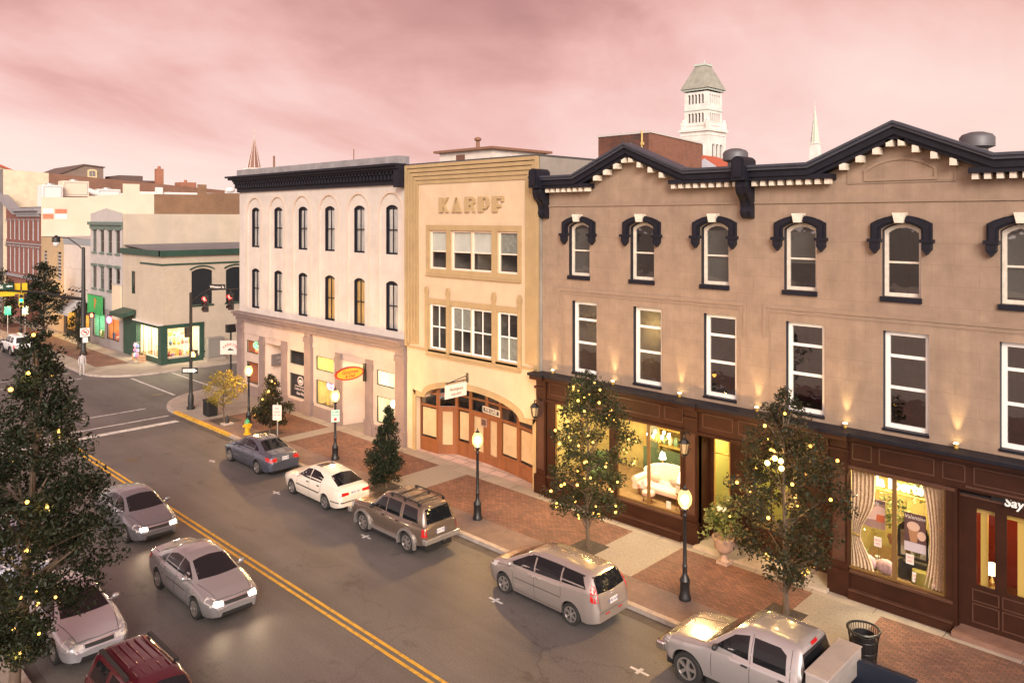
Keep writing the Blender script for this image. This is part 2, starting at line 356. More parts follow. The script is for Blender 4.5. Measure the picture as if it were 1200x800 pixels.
# ------------------------------------------------------------------ ground, road, pavements
M = {}
M['asphalt'] = brick('asphalt', (.115, .098, .092), (.125, .106, .10), (.115, .098, .092), 9, 60, 0, 'xy', .78, 0, .30, .35, dirt=(.9, .35, (.075, .066, .064)))
def asphalt():
    m = bpy.data.materials.new('asphalt_worn'); m.use_nodes = True; n, l = _links(m); b = n['Principled BSDF']
    t = n.new('ShaderNodeTexCoord')
    def ns(sc_, det, mscale=(1, 1, 1), rough=.6):
        mp = n.new('ShaderNodeMapping'); mp.inputs['Scale'].default_value = mscale; l.new(t.outputs['Object'], mp.inputs[0])
        x = n.new('ShaderNodeTexNoise'); x.inputs['Scale'].default_value = sc_; x.inputs['Detail'].default_value = det; x.inputs['Roughness'].default_value = rough
        l.new(mp.outputs[0], x.inputs['Vector']); return x.outputs['Fac']
    def rng(f, a, b_, c, d):
        r = n.new('ShaderNodeMapRange'); r.inputs[1].default_value = a; r.inputs[2].default_value = b_; r.inputs[3].default_value = c; r.inputs[4].default_value = d; l.new(f, r.inputs[0]); return r.outputs[0]
    def mul(a, b_):
        k = n.new('ShaderNodeMath'); k.operation = 'MULTIPLY'; l.new(a, k.inputs[0]); l.new(b_, k.inputs[1]); return k.outputs[0]
    f = mul(rng(ns(.25, 6), .3, .7, .8, 1.2), rng(ns(1.0, 5, (.9, .05, 1)), .3, .7, .82, 1.18))       # patches and wheel tracks
    f = mul(f, rng(ns(28, 4), .3, .7, .55, 1.45))                                                         # aggregate
    f = mul(f, rng(ns(.8, 8, (1, .6, 1), .75), .58, .66, 1, .62))                                      # oil and tyre marks
    vo = n.new('ShaderNodeTexVoronoi'); vo.feature = 'DISTANCE_TO_EDGE'; vo.inputs['Scale'].default_value = .22
    mp = n.new('ShaderNodeMapping'); l.new(t.outputs['Object'], mp.inputs[0]); wn = n.new('ShaderNodeTexNoise'); wn.inputs['Scale'].default_value = .9; wn.inputs['Detail'].default_value = 6
    l.new(t.outputs['Object'], wn.inputs['Vector']); av = n.new('ShaderNodeVectorMath'); av.operation = 'MULTIPLY_ADD'; l.new(wn.outputs['Color'], av.inputs[0]); av.inputs[1].default_value = (2, 2, 0); l.new(mp.outputs[0], av.inputs[2])
    l.new(av.outputs[0], vo.inputs['Vector'])
    f = mul(f, rng(vo.outputs['Distance'], .0, .008, .72, 1))                                          # sealed cracks
    s = n.new('ShaderNodeVectorMath'); s.operation = 'SCALE'; s.inputs[0].default_value = (.102, .092, .089); l.new(f, s.inputs['Scale']); l.new(s.outputs[0], b.inputs['Base Color'])
    b.inputs['Roughness'].default_value = .6
    bp = n.new('ShaderNodeBump'); bp.inputs['Strength'].default_value = .35; bp.inputs['Distance'].default_value = .01; l.new(ns(60, 3), bp.inputs['Height']); l.new(bp.outputs[0], b.inputs['Normal'])
    return m
M['asphalt'] = asphalt()
M['earth'] = pbr('earth', (.13, .11, .09), .95, var=(.05, .3))
M['paint_w'] = pbr('worn_white_road_paint', (.50, .48, .46), .7, var=(3, .3), dirt=(4, .9, (.13, .11, .10)))
M['paint_y'] = pbr('worn_yellow_road_paint', (.58, .33, .03), .65, var=(3, .2), dirt=(5, .8, (.16, .12, .08)))
M['conc'] = pbr('pale_concrete', (.29, .245, .205), .85, var=(.8, .18), bump=(50, .3), dirt=(1.2, .4, (.24, .20, .17)))
M['conc2'] = pbr('exposed_aggregate_concrete', (.26, .22, .185), .88, var=(14, .22), bump=(40, .3), dirt=(.9, .4, (.24, .20, .17)))
M['kerb'] = pbr('granite_kerb', (.36, .30, .26), .8, var=(1.5, .25), bump=(30, .3), dirt=(2, .5, (.15, .13, .11)))
M['gutter'] = pbr('dark_gutter', (.07, .06, .056), .8, var=(1.5, .3))
M['brickpave'] = brick('red_brick_paving', (.215, .098, .064), (.13, .06, .042), (.075, .05, .04), .22, .11, .012, 'yx', .85, .4, .28, .5, dirt=(.8, .45, (.13, .075, .058)))
M['strip'] = brick('mauve_kerb_pavers', (.19, .126, .106), (.165, .11, .093), (.125, .085, .072),   .2, .2, .006, 'yx', .85, .3, .22, .6, dirt=(1.3, .4, (.12, .09, .08)))
M['soil'] = pbr('tree_pit_soil', (.05, .038, .03), .95, var=(9, .4), bump=(25, .8))

g = MB(); g.poly([(-1500, -1500, -.06), (1500, -1500, -.06), (1500, 1500, -.06), (-1500, 1500, -.06)])
struct(g.build('ground', M['earth']))
g = MB(); g.poly([(-90, -80, 0), (150, -80, 0), (150, 260, 0), (-90, 260, 0)]); struct(g.build('road', M['asphalt']))

KX, LX = 19.42, 5.55                     # kerb lines of the main street
SY0, SY1 = 52.6, 61.0                    # kerb lines of the side street
def rounded(pts, r):
    """Polygon with corner radii: pts = (x, y, r)."""
    o = []
    n = len(pts)
    for i, (x, y, rr) in enumerate(pts):
        if not rr: o.append((x, y)); continue
        p = Vector((x, y)); a = (Vector(pts[i-1][:2]) - p).normalized(); b = (Vector(pts[(i+1) % n][:2]) - p).normalized()
        s, e = p + a * rr, p + b * rr; c = p + (a + b) * rr
        a0 = atan2(s.y - c.y, s.x - c.x); a1 = atan2(e.y - c.y, e.x - c.x); da = (a1 - a0 + pi) % (2*pi) - pi
        o += [(c.x + rr * cos(a0 + da*k/10), c.y + rr * sin(a0 + da*k/10)) for k in range(11)]
    return o
blocks = [('right', [(KX, -80, 0), (150, -80, 0), (150, SY0, 0), (KX, SY0, 4.5)]), ('far right', [(KX, SY1, 4), (150, SY1, 0), (150, 260, 0), (KX, 260, 0)]),
          ('left', [(-90, -80, 0), (LX, -80, 0), (LX, SY0, 4), (-90, SY0, 0)]), ('far left', [(-90, SY1, 0), (LX, SY1, 4), (LX, 260, 0), (-90, 260, 0)])]
flat = lambda p, q, w: (p, q, w)
for nm, pts in blocks:
    c = Vector((sum(p[0] for p in pts) / 4, sum(p[1] for p in pts) / 4))
    outer = rounded(pts, 0)
    ins = [(p[0] + .2 * (1 if c.x > p[0] else -1), p[1] + .2 * (1 if c.y > p[1] else -1), max(0, p[2] - .2)) for p in pts]
    struct(MB().prism(outer, flat, -.05, .146).build('kerb', M['kerb']))
    struct(MB().prism(rounded(ins, 0), flat, .147, .15).build('sidewalk', M['conc']))
# gutter beside the near right kerb
struct(MB().box(KX - .38, KX - .004, -60, 47.5, -.02, .006).build('gutter', M['gutter']))
struct(MB().box(LX + .004, LX + .35, -60, 47.5, -.02, .006).build('gutter', M['gutter']))
# brick fields, aggregate cross bands, paver strip along the kerb (near right block)
bands = [(-1.6, .4), (8.25, 10.3), (15.05, 17.15), (26.4, 28.35), (37.0, 38.0)]
Z = .154
s = MB(); s.box(KX + .2, 20.95, -60, 44.5, .15, Z - .0008); struct(s.build('sidewalk_paver_strip', M['strip']))
edges = [-60] + [e for b in bands for e in b] + [44.4]
br_ = MB()
for a, b in zip(edges[::2], edges[1::2]): br_.box(20.952, 24.05, a, b, .15, Z)
struct(br_.build('brick_paving', M['brickpave']))
bd = MB()
for a, b in bands: bd.box(20.952, 24.05, a, b, .15, Z + .0006)
struct(bd.build('concrete_band', M['conc2']))
jn = MB()
for y in [y_ * 1.9 - 20 for y_ in range(36)]: jn.box(24.052, 24.7, y, y + .02, .15, Z - .0015)
struct(jn.build('sidewalk_joints', M['gutter']))
# left pavement: brick field
struct(MB().box(-3, 5.0, -20, 45, .15, Z).build('brick_paving', M['brickpave']))
# yellow no-parking kerb at the corner
yk = MB(); yk.box(KX - .004, KX + .2, 40.5, 47.9, .02, .152)
struct(yk.build('yellow_kerb', M['paint_y']))
# far right pavement near the corner: pinkish brick strip
struct(MB().box(20.9, 23.4, 66.5, 130, .15, Z).build('brick_paving', M['brickpave']))
# road markings
mk = MB()
for x in (12.74, 12.98): mk.box(x, x + .11, -70, 45.4, .003, .006)
for x in (12.74, 12.98): mk.box(x, x + .11, 66, 240, .003, .006)
struct(mk.build('centre_line', M['paint_y']))
mk = MB()
mk.box(6.2, 18.9, 45.75, 46.25, .003, .006); mk.box(6.2, 19.0, 47.55, 47.72, .003, .006); mk.box(6.2, 18.7, 50.35, 50.5, .003, .006)
mk.box(6.2, 18.9, 63.2, 63.35, .003, .006); mk.box(6.2, 18.9, 66.0, 66.15, .003, .006)
mk.box(21.42, 21.6, 52.9, 60.7, .003, .006); mk.box(24.4, 24.56, 52.9, 60.7, .003, .006)
struct(mk.build('crosswalk_lines', M['paint_w']))
mk = MB()
for y in (11.9, 17.3, 24.25, 30.9, 37.2):
    mk.box(16.8, 17.1, y - .05, y + .05, .003, .006); mk.box(16.91, 16.99, y - .3, y - .05, .003, .006); mk.box(16.91, 16.99, y + .05, y + .28, .003, .006)
for y in (14.6, 21.3, 28.2, 35): mk.box(8.0, 8.1, y - .4, y + .4, .003, .006)
struct(mk.build('parking_marks', M['paint_w']))
for x, y, r in ((20.75, 52.2 + 1.6, .38), (14.3, 40.2, .36), (10.2, 12.5, .36)):
    o = MB().lathe([(r, 0), (r, .006), (r - .05, .008), (1e-3, .008)], (x, y, .001), 24).build('manhole_cover', pbr('cast_iron', (.16, .13, .10), .55, .6, var=(12, .3)), loc=(x, y, 0))
    tag(o, {20.75: 'round iron manhole cover in the mouth of the side street', 14.3: 'round manhole cover in the lane beside the blue-grey sedan', 10.2: 'round manhole cover low in the picture left of the yellow lines'}[x], 'manhole cover', 'manhole covers in the roadway')
# a square soil pit at each pavement tree
for x, y, s_ in ((22.05, 10.37, .55), (21.75, 17.48, .55), (20.36, 27.57, .62), (21.1, 39.26, .6), (20.6, 43.5, .7)):
    struct(MB().box(x - s_, x + s_, y - s_, y + s_, .15, .158).build('tree_pit', M['soil']))

# ------------------------------------------------------------------ shared building materials
M['navy'] = pbr('navy_painted_trim', (.011, .011, .018), .5, var=(3, .25), spec=.25)
M['navytop'] = pbr('navy_metal_coping', (.045, .048, .066), .5, var=(2, .2))
M['cream'] = pbr('cream_painted_wood', (.70, .62, .52), .5, var=(6, .15))
M['white'] = pbr('white_painted_sash', (.86, .83, .79), .45)
M['glass'] = glass('window_glass', (.82, .84, .84), 1.62, .015, .05)
M['glassd'] = glass('dark_window_glass', (.6, .61, .63), 2.1, .02, .12)
M['shopglass'] = glass('shop_glass', (.97, .97, .97), 1.35, .01)
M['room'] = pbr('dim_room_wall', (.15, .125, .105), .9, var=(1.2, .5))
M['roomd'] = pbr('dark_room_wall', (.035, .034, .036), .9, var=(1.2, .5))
M['roof'] = pbr('flat_roof_felt', (.17, .15, .145), .9, var=(.4, .3))
M['brown'] = brick('brown_scored_stucco', (.298, .213, .154), (.286, .204, .147), (.245, .173, .124), 1.25, .62, .008, 'yz', .85, .25, .15, 1.6, dirt=(.9, .22, (.23, .16, .115)), streak=.10)
M['brownflat'] = pbr('brown_stucco_trim', (.275, .196, .141), .85, var=(2, .1))
M['wood'] = pbr('dark_brown_painted_wood', (.034, .0115, .006), .5, var=(1.2, .3), spec=.25)
M['woodl'] = pbr('brown_moulding_lit_edge', (.075, .034, .022), .4, var=(2, .2))  # paler than the wood: light caught by the mouldings put into the colour
M['gold'] = pbr('gilded_wood', (.5, .33, .08), .4, .3)
M['black'] = pbr('black_enamel', (.012, .012, .013), .38)
M['steel'] = pbr('galvanised_steel', (.45, .45, .45), .45, .7, var=(3, .2))
def shell(parent, x0, x1, y0, y1, zt, side, roof, name='walls', zr=None, xin=.02):
    """Flanks, back and flat roof behind a front wall."""
    b = MB()
    b.poly([(x0 + xin, y0, 0), (x1, y0, 0), (x1, y0, zt), (x0 + xin, y0, zt)]); b.poly([(x0 + xin, y1, 0), (x1, y1, 0), (x1, y1, zt), (x0 + xin, y1, zt)]); b.poly([(x1, y0, 0), (x1, y1, 0), (x1, y1, zt), (x1, y0, zt)])
    b.build(name, side, parent)
    zr = zt - .35 if zr is None else zr
    MB().poly([(x0 + .02, y0 + .01, zr), (x1 - .01, y0 + .01, zr), (x1 - .01, y1 - .01, zr), (x0 + .02, y1 - .01, zr)]).build('roof', roof, parent)

# ================================================================== the brown building
B = thing('stucco_building', 'wide brown stucco building with navy gabled cornice and dark wooden shopfronts', 'building', (24.9, 12.8, 0))
Y0, Y1 = 2.95, 22.6
f = FX(25.0)
up = [20.56 - 3.14 * k for k in range(6)]; lo = [20.28 - 3.1 * k for k in range(6)]
holes = [(c - .55, c + .55, 9.52, 11.76, .2) for c in up] + [(c - .645, c + .645, 5.5, 8.47) for c in lo]
b = MB(); wall(b, f, Y0, Y1, 5.0, 13.3, holes, .3, 0, 1)
APEX = [(17.85, 20.45, 15.25), (8.05, 10.65, 5.45)]
for a, l_, r_ in APEX: b.poly([f(r_, 13.3, 0), f(l_, 13.3, 0), f(a, 14.5, 0)])
b.build('wall', [M['brown'], M['navy']], B)
shell(B, 25.0, 46, Y0, Y1, 13.3, M['brownflat'], M['roof'], 'flank')
tr = MB()
for u0, u1 in ((Y0, Y1),): tr.fbox(f, u0, u1, 12.40, 12.46, .002, .045)
def band_rect(mb, u0, u1, v0, v1, w_, d):
    mb.fbox(f, u0, u1, v1 - w_, v1, .002, d); mb.fbox(f, u0, u0 + w_, v0, v1 - w_, .002, d); mb.fbox(f, u1 - w_, u1, v0, v1 - w_, .002, d)
for u0, u1 in ((13.05, 21.75), (3.75, 12.45)):
    band_rect(tr, u0, u1, 7.85, 8.98, .13, .03); band_rect(tr, u0 + .22, u1 - .22, 5.6, 8.78, .05, .02)
a, l_, r_ = APEX[1]
o1 = outline(a - 1.05, a + 1.05, 13.05, 13.75, .35, 10); o2 = outline(a - .95, a + .95, 13.13, 13.67, .3, 10); tr.ring(o1, o2, f, .002, .035)
o1 = outline(a - 1.55, a + 1.55, 12.98, 14.1, .55, 10); o2 = outline(a - 1.49, a + 1.49, 12.98, 14.04, .52, 10); tr.ring(o1, o2, f, .002, .03)
tr.build('stucco_moulding', M['brownflat'], B)
blg = pbr('grey_green_roller_blind', (.23, .225, .19), .85, var=(1.5, .15)); blr = pbr('dark_red_drape', (.09, .02, .018), .8)
upb = [(blg, .03, .96), None, (blg, .03, .97), (blg, .4, .96), None, (blg, .08, .9)]
for k, c in enumerate(up):
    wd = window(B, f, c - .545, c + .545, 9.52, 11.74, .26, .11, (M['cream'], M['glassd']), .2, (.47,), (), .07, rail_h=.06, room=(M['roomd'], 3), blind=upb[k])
    MB().fbox(f, c - .58, c + .60, 9.36, 9.517, -.2, .07).build('sill', M['navy'], wd)
    oo = outline(c - .87, c + .87, 11.28, 12.0, .25); ii = outline(c - .58, c + .58, 11.28, 11.78, .2)
    h = MB(); oo = oo[1:] + oo[:1]; ii = ii[1:] + ii[:1]
    for lay, (s_, d_) in enumerate(((1., .11), (.55, .17))):
        pp = [(Vector(p).lerp(Vector(q), (1 - s_) / 2), Vector(q).lerp(Vector(p), (1 - s_) / 2)) for p, q in zip(oo, ii)]
        for (p, q), (r, t) in zip(pp, pp[1:]): h.prism([p, r, t, q], f, .002, d_)
    for s_ in (-1, 1):
        cc = c + s_ * .74
        h.fbox(f, cc - .19, cc + .19, 11.18, 11.28, .002, .24); h.fbox(f, cc - .13, cc + .13, 10.98, 11.18, .002, .2)
        h.prism([(cc - .13, 10.98), (cc + .13, 10.98), (cc, 10.82)], f, .002, .18)
    h.build('window_hood', M['navy'], wd)
    MB().prism([(c - .12, 11.77), (c + .12, 11.77), (c + .19, 12.07), (c - .19, 12.07)], f, .003, .26).build('keystone', M['cream'], wd)
for k, c in enumerate(lo):
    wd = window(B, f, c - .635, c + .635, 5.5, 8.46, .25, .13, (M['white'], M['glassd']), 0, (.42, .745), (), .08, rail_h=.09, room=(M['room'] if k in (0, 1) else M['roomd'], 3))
    MB().fbox(f, c - .66, c + .66, 5.42, 5.498, -.2, .04).build('sill', M['navy'], wd)
lamp('hanging_lamp_light', 'POINT', (27.0, 17.3, 7.5), 160, (1, .7, .25), .12); lamp('hanging_lamp_light', 'POINT', (27.2, 20.0, 7.4), 60, (1, .7, .25), .12)
for y, z, nm in ((17.3, 7.35, 'glowing globe lamp inside the second tall window from the cream building'), (20.0, 7.2, 'glowing globe lamp inside the tall window nearest the cream building')):
    t = thing('globe_lamp', nm, 'lamp', (27.1, y, z), 'globe lamps behind tall windows')
    MB().ball((27.1, y, z), .13, 14).build('globe', emit('globe_glow', (1, .72, .25), 14), t, 60); MB().cyl((27.1, y, z + .12), (27.1, y, z + 1.1), .012, n=6).build('stem', M['black'], t)
# cornice with two gables
def sweep(mb, pts, d0, d1, vo, th, mi=0):
    """A moulding of thickness th whose top lies vo below the path, from depth d0 to d1."""
    for (u, v), (p, q) in zip(pts, pts[1:]):
        mb.prism([(u, v - vo), (p, q - vo), (p, q - vo - th), (u, v - vo - th)], f, d0, d1, mi)
pk = [(Y1 + .25, 13.70)]
for a, l_, r_ in APEX: pk += [(l_, 13.70), (a, 14.82), (r_, 13.70)]
pk += [(Y0 - .25, 13.70)]
c = MB()
sweep(c, pk, -.1, .68, 0, .08, 1); sweep(c, pk, -.1, .61, .08, .10, 1); sweep(c, pk, -.05, .52, .18, .22, 0); sweep(c, pk, .002, .42, .40, .13, 0)
c.build('cornice', [M['navy'], M['navytop']], B)
segs = [(Y1 + .2, 19.75), (15.95, 13.15), (12.75, 9.95), (6.1, Y0 - .2)]
for p, q in segs: c = MB(); c.fbox(f, q, p, 13.17, 13.325, .002, .46); c.fbox(f, q, p, 13.13, 13.17, .002, .12); c.build('lower_cornice', M['navy'], B)
for p, q in segs:
    n_ = max(1, round((p - q) / .31))
    for k in range(n_):
        y = q + (k + .5) * (p - q) / n_; MB().fbox(f, y - .08, y + .08, 13.0, 13.168, .122, .38).build('dentil', M['cream'], B)
for a, l_, r_ in APEX:
    for e, s_ in ((l_, 1), (r_, -1)):
        for k in range(4):
            t_ = (k + .12) / 5.2
            y = a + (e - a) * t_ * 1.0; z = 14.82 - (14.82 - 13.70) * t_ - .54
            if k == 0: y = a + s_ * .17
            MB().prism([(y - .09, z - .19), (y + .09, z - .19), (y + .09, z + .02), (y - .09, z + .02)], f, .05, .42).build('dentil', M['cream'], B)
prof = [(.0, 13.2), (.62, 13.2), (.64, 13.0), (.58, 12.78), (.42, 12.62), (.30, 12.48), (.26, 12.3), (.30, 12.14), (.24, 11.98), (.1, 11.9), (0, 11.9)]
for y in (22.42, 12.95, 3.15):
    c = MB(); c.prism(prof, lambda p, q, w_: (25 - p, w_, q), y - .2, y + .2); c.prism([(p + .03, q - .03) for p, q in prof[1:-2]] + [(.0, 12.0), (0, 13.1)], lambda p, q, w_: (25 - p, w_, q), y - .09, y + .09)
    c.fbox(f, y - .24, y + .24, 13.2, 13.86, .0, .84); c.fbox(f, y - .17, y + .17, 13.3, 13.95, .84, .89)
    c.prism(outline(y - .24, y + .24, 13.86, 14.02, .15), f, 0, .84)
    c.build('cornice_bracket', M['navy'], B)
# ledge over the shopfronts
g24 = FX(24.7)
c = MB(); c.fbox(g24, Y0 - .1, Y1 + .25, 5.2, 5.3, -.32, .42, 1); c.fbox(g24, Y0 - .1, Y1 + .2, 5.08, 5.2, -.3, .30, 0); c.fbox(g24, Y0, Y1 + .1, 4.98, 5.08, -.3, .16, 0)
for y in (22.35, 15.03, 9.72, 3.3): c.fbox(g24, y - .42, y + .42, 5.21, 5.306, .42, .52, 1); c.fbox(g24, y - .36, y + .36, 5.05, 5.21, .1, .44, 0)
c.build('ledge', [M['wood'], M['navy']], B)
# shopfront frieze, pilasters, bulkheads
def panel(mb, fm, u0, u1, v0, v1, d, w_=.035, mi=1):
    mb.fbox(fm, u0, u1, v1 - w_, v1, d, d + .02, mi); mb.fbox(fm, u0, u1, v0, v0 + w_, d, d + .02, mi); mb.fbox(fm, u0, u0 + w_, v0 + w_, v1 - w_, d, d + .02, mi); mb.fbox(fm, u1 - w_, u1, v0 + w_, v1 - w_, d, d + .02, mi)
c = MB()
c.fbox(g24, Y0, Y1, 4.22, 4.98, -.28, 0)
for u0, u1 in ((21.0, 21.95), (16.4, 20.8), (15.4, 16.2), (13.4, 14.6), (11.2, 13.2), (10.1, 11.0), (8.75, 9.35), (7.0, 8.55), (6.2, 6.8), (3.8, 6.0)): panel(c, g24, u0, u1, 4.42, 4.92, .001)
c.fbox(g24, 9.98, Y1, 4.12, 4.22, -.02, .07); c.fbox(g24, 6.45, 9.5, 4.12, 4.22, -.02, .07, 1); c.fbox(g24, 3.6, 6.2, 4.3, 4.36, .0, .05, 1)
for y in (22.35, 15.03, 9.72, 3.3):
    q_ = MB(); q_.fbox(g24, y - .27, y + .27, .14, 4.979, -.2, .1); q_.fbox(g24, y - .33, y + .33, .14, .95, .0, .18); q_.fbox(g24, y - .17, y + .17, 1.25, 4.1, .1, .125, 1); panel(q_, g24, y - .19, y + .19, 1.2, 4.15, .101); q_.fbox(g24, y - .33, y + .33, 4.62, 4.72, .1, .17); q_.build('pilaster', [M['wood'], M['woodl']], B)
def bulk(u0, u1):
    c.fbox(g24, u0, u1, .14, 1.0, -.2, .06); c.fbox(g24, u0, u1, .14, .38, .06, .26); c.fbox(g24, u0, u1, .38, .44, .06, .2, 1); c.fbox(g24, u0, u1, .92, 1.0, .06, .13, 1)
bulk(15.36, 22.02); bulk(6.5, 9.39); bulk(3.63, 3.75)
for u0, u1 in ((15.36, 15.5), (18.4, 18.75), (21.65, 22.05), (6.5, 6.7), (9.3 + .24, 9.62 + .0)): c.fbox(g24, u0, u1, 1.0, 4.22, -.14, .03)
c.fbox(g24, 6.4, 6.5, .14, 4.22, -.2, .05)
c.build('shopfront', [M['wood'], M['woodl']], B)
shopw = []
for u0, u1, um in ((15.5, 18.4, .5), (18.75, 21.65, .5), (6.7, 9.54, .5)):
    wd = window(B, g24, u0, u1, 1.0, 4.12, .1, .06, (pbr('shop_sash', (.16, .09, .03), .4), M['shopglass']), 0, (), (um,), .07, bar=.13, name='shop_window'); shopw.append(wd)
# shop interiors
M['shopwall'] = pbr('olive_shop_wall', (.38, .30, .10), .8, var=(1.5, .3)); M['shopfloor'] = pbr('shop_floor_boards', (.20, .12, .05), .5, var=(3, .3))
def interior(parent, x0, x1, y0, y1, z0, z1, mw, mf, name='shop_interior', corner=False):
    b = MB(); b.poly([(x1, y0, z0), (x1, y1, z0), (x1, y1, z1), (x1, y0, z1)]); corner or b.poly([(x0, y0, z0), (x1, y0, z0), (x1, y0, z1), (x0, y0, z1)]); b.poly([(x0, y1, z0), (x1, y1, z0), (x1, y1, z1), (x0, y1, z1)]); b.poly([(x0, y0, z1), (x1, y0, z1), (x1, y1, z1), (x0, y1, z1)])
    b.poly([(x0, y0, z0), (x1, y0, z0), (x1, y1, z0), (x0, y1, z0)], 1); return b.build(name, [mw, mf], parent)
interior(B, 24.92, 28.6, 15.2, 22.2, .85, 4.6, M['shopwall'], M['shopfloor']); interior(B, 24.92, 27.4, 6.55, 9.6, .9, 4.6, M['shopwall'], M['shopfloor'])
for y in (16.3, 17.6, 19.4, 21.0): lamp('shop_ceiling_light', 'AREA', (25.7, y, 4.55), 120, (1, .80, .46), .5)
for y in (7.4, 8.7): lamp('shop_ceiling_light', 'AREA', (25.45, y, 4.5), 170, (1, .80, .44), .4)
# recessed entry between the two shops
c = MB(); e = FX(25.5)
c.poly([(24.72, 14.76, .2), (25.5, 14.76, .2), (25.5, 14.76, 4.22), (24.72, 14.76, 4.22)]); c.poly([(24.72, 9.99, .2), (25.5, 9.99, .2), (25.5, 9.99, 4.22), (24.72, 9.99, 4.22)]); c.poly([(24.72, 9.99, 4.2), (25.5, 9.99, 4.2), (25.5, 14.76, 4.2), (24.72, 14.76, 4.2)])
wall(c, e, 9.99, 14.76, .2, 4.22, [(13.95, 14.6, .75, 4.0), (11.6, 13.2, 1.0, 3.6)], .08)
c.build('entry_recess', M['wood'], B)
c = MB().box(24.3, 25.5, 9.99, 14.76, .14, .24); c.build('entry_step', pbr('worn_step_stone', (.42, .35, .28), .8, var=(2, .2)), B)
window(B, e, 13.95, 14.6, .75, 4.0, .05, .05, (M['gold'], M['shopglass']), 0, (.8,), (), .06, name='entry_window'); d_ = window(B, e, 11.6, 13.2, 1.0, 3.6, .05, .1, (M['wood'], M['shopglass']), 0, (), (.5,), .06, name='entry_door')
interior(B, 25.56, 28.4, 10.1, 14.9, .3, 4.4, pbr('green_gold_shop_wall', (.36, .34, .09), .8), M['shopfloor'])
lamp('shop_ceiling_light', 'AREA', (26.3, 14.0, 4.3), 120, (1, .82, .42), .5); lamp('shop_ceiling_light', 'AREA', (26.5, 11.8, 4.3), 70, (1, .7, .35), .5)
# the restaurant entrance at the right
e = FX(24.95); c = MB()
wall(c, e, 3.63, 6.38, .3, 4.22, [(5.5, 6.02, 1.5, 3.72), (4.1, 5.28, 1.5, 3.72)], .08); c.fbox(e, 3.63, 6.38, 3.98, 4.05, 0, .07, 1); c.fbox(e, 3.63, 6.38, 4.06, 4.1, 0, .1, 2)
for u0, u1 in ((5.42, 6.1), (4.0, 5.36)): panel(c, e, u0, u1, .45, 1.0, .001); panel(c, e, u0, u1, 1.05, 1.4, .001)
c.poly([(24.72, 6.38, .3), (24.95, 6.38, .3), (24.95, 6.38, 4.22), (24.72, 6.38, 4.22)])
c.build('restaurant_front', [M['wood'], M['woodl'], M['black']], B)
MB().box(24.25, 24.95, 3.4, 6.45, .14, .30).build('entry_step', pbr('brown_step', (.20, .11, .08), .6, var=(2, .2)), B)
window(B, e, 5.5, 6.02, 1.5, 3.72, .05, .03, (M['wood'], M['shopglass']), 0, (), (), .04, name='door_glass'); window(B, e, 4.1, 5.28, 1.5, 3.72, .05, .03, (M['wood'], M['shopglass']), 0, (), (), .04, name='door_glass')
interior(B, 25.03, 28.5, 3.2, 6.5, .3, 4.6, pbr('red_restaurant_wall', (.30, .045, .02), .7), M['shopfloor'])
c = MB()
for y in (4.4, 4.95, 5.85): c.box(25.2, 25.26, y - .09, y + .09, .4, 3.7)
c.box(25.15, 25.22, 3.9, 6.1, 3.52, 3.74); c.build('gold_drape', pbr('gold_drape', (.55, .38, .09), .8), B)
lamp('restaurant_light', 'POINT', (25.9, 5.0, 3.6), 110, (1, .55, .2), .2); 
sg = thing('shop_name_sign', 'dark signboard with white script letters over the restaurant doors at right', 'sign', (24.9, 4.9, 4.0)); MB().fbox(e, 3.7, 5.6, 4.06, 4.215, .101, .125).build('board', M['black'], sg)
text(MB(), 'Say', .34, (24.80, 5.05, 4.1), (0, -1, 0), (0, 0, 1), extrude=.015, shear=.15, bold=.008).build('lettering', pbr('white_letter', (.85, .83, .8), .5), sg)
# ================================================================== the cream building with the deco front
K = thing('deco_building', 'cream and tan three storey front with ribbed border and raised deco letters', 'building', (24.8, 27.2, 0))
f = FX(24.8)
M['kcream'] = pbr('cream_stucco', (.565, .425, .285), .85, var=(.9, .1), bump=(18, .12), dirt=(.7, .2, (.46, .32, .195)))
M['ktan'] = pbr('tan_stucco', (.385, .272, .14), .85, var=(1.2, .12), bump=(18, .12), dirt=(.8, .25, (.35, .25, .13)))
M['oak'] = pbr('varnished_brown_wood', (.22, .075, .026), .38, var=(2, .25), coat=.25, stretch=(1, 1, .2))
M['paper'] = pbr('brown_paper', (.60, .42, .235), .9, var=(1.6, .14), bump=(3.5, .9))
M['side'] = pbr('weathered_grey_render', (.28, .25, .22), .9, var=(.5, .2), dirt=(.8, .4, (.18, .16, .145)))
ya, yb = 22.62, 31.83
uw = [(28.72, 29.98), (26.97, 28.36), (25.55, 26.94), (23.9, 25.16)]
b = MB()
holes = [(u0, u1, 9.42, 11.3) for u0, u1 in uw] + [(u0, u1, 5.45, 7.66) for u0, u1 in uw]
wall(b, f, ya, yb, 5.3, 14.6, holes, .16, 0)
# arcade opening: shoulders and a low elliptical arch
N_ = 24
arc = [(27.05 + 3.3 * cos(pi * k / N_), 2.95 + .83 * sin(pi * k / N_)) for k in range(N_ + 1)]     # from high Y to low Y
path = [(31.05, .15), (31.05, 2.92)] + arc + [(22.95, 2.92), (22.95, .15)]
b.poly([f(yb, .0, 0), f(31.05, .0, 0), f(31.05, 5.3, 0), f(yb, 5.3, 0)]); b.poly([f(22.95, 0, 0), f(ya, 0, 0), f(ya, 5.3, 0), f(22.95, 5.3, 0)])
top = [(31.05, 2.92)] + arc + [(22.95, 2.92)]
for (u, v), (p, q) in zip(top, top[1:]): b.poly([f(u, v, 0), f(p, q, 0), f(p, 5.3, 0), f(u, 5.3, 0)])
for (u, v), (p, q) in zip(path, path[1:]): b.poly([f(u, v, 0), f(p, q, 0), f(p, q, -.35), f(u, v, -.35)])
b.build('wall', [M['kcream']], K)
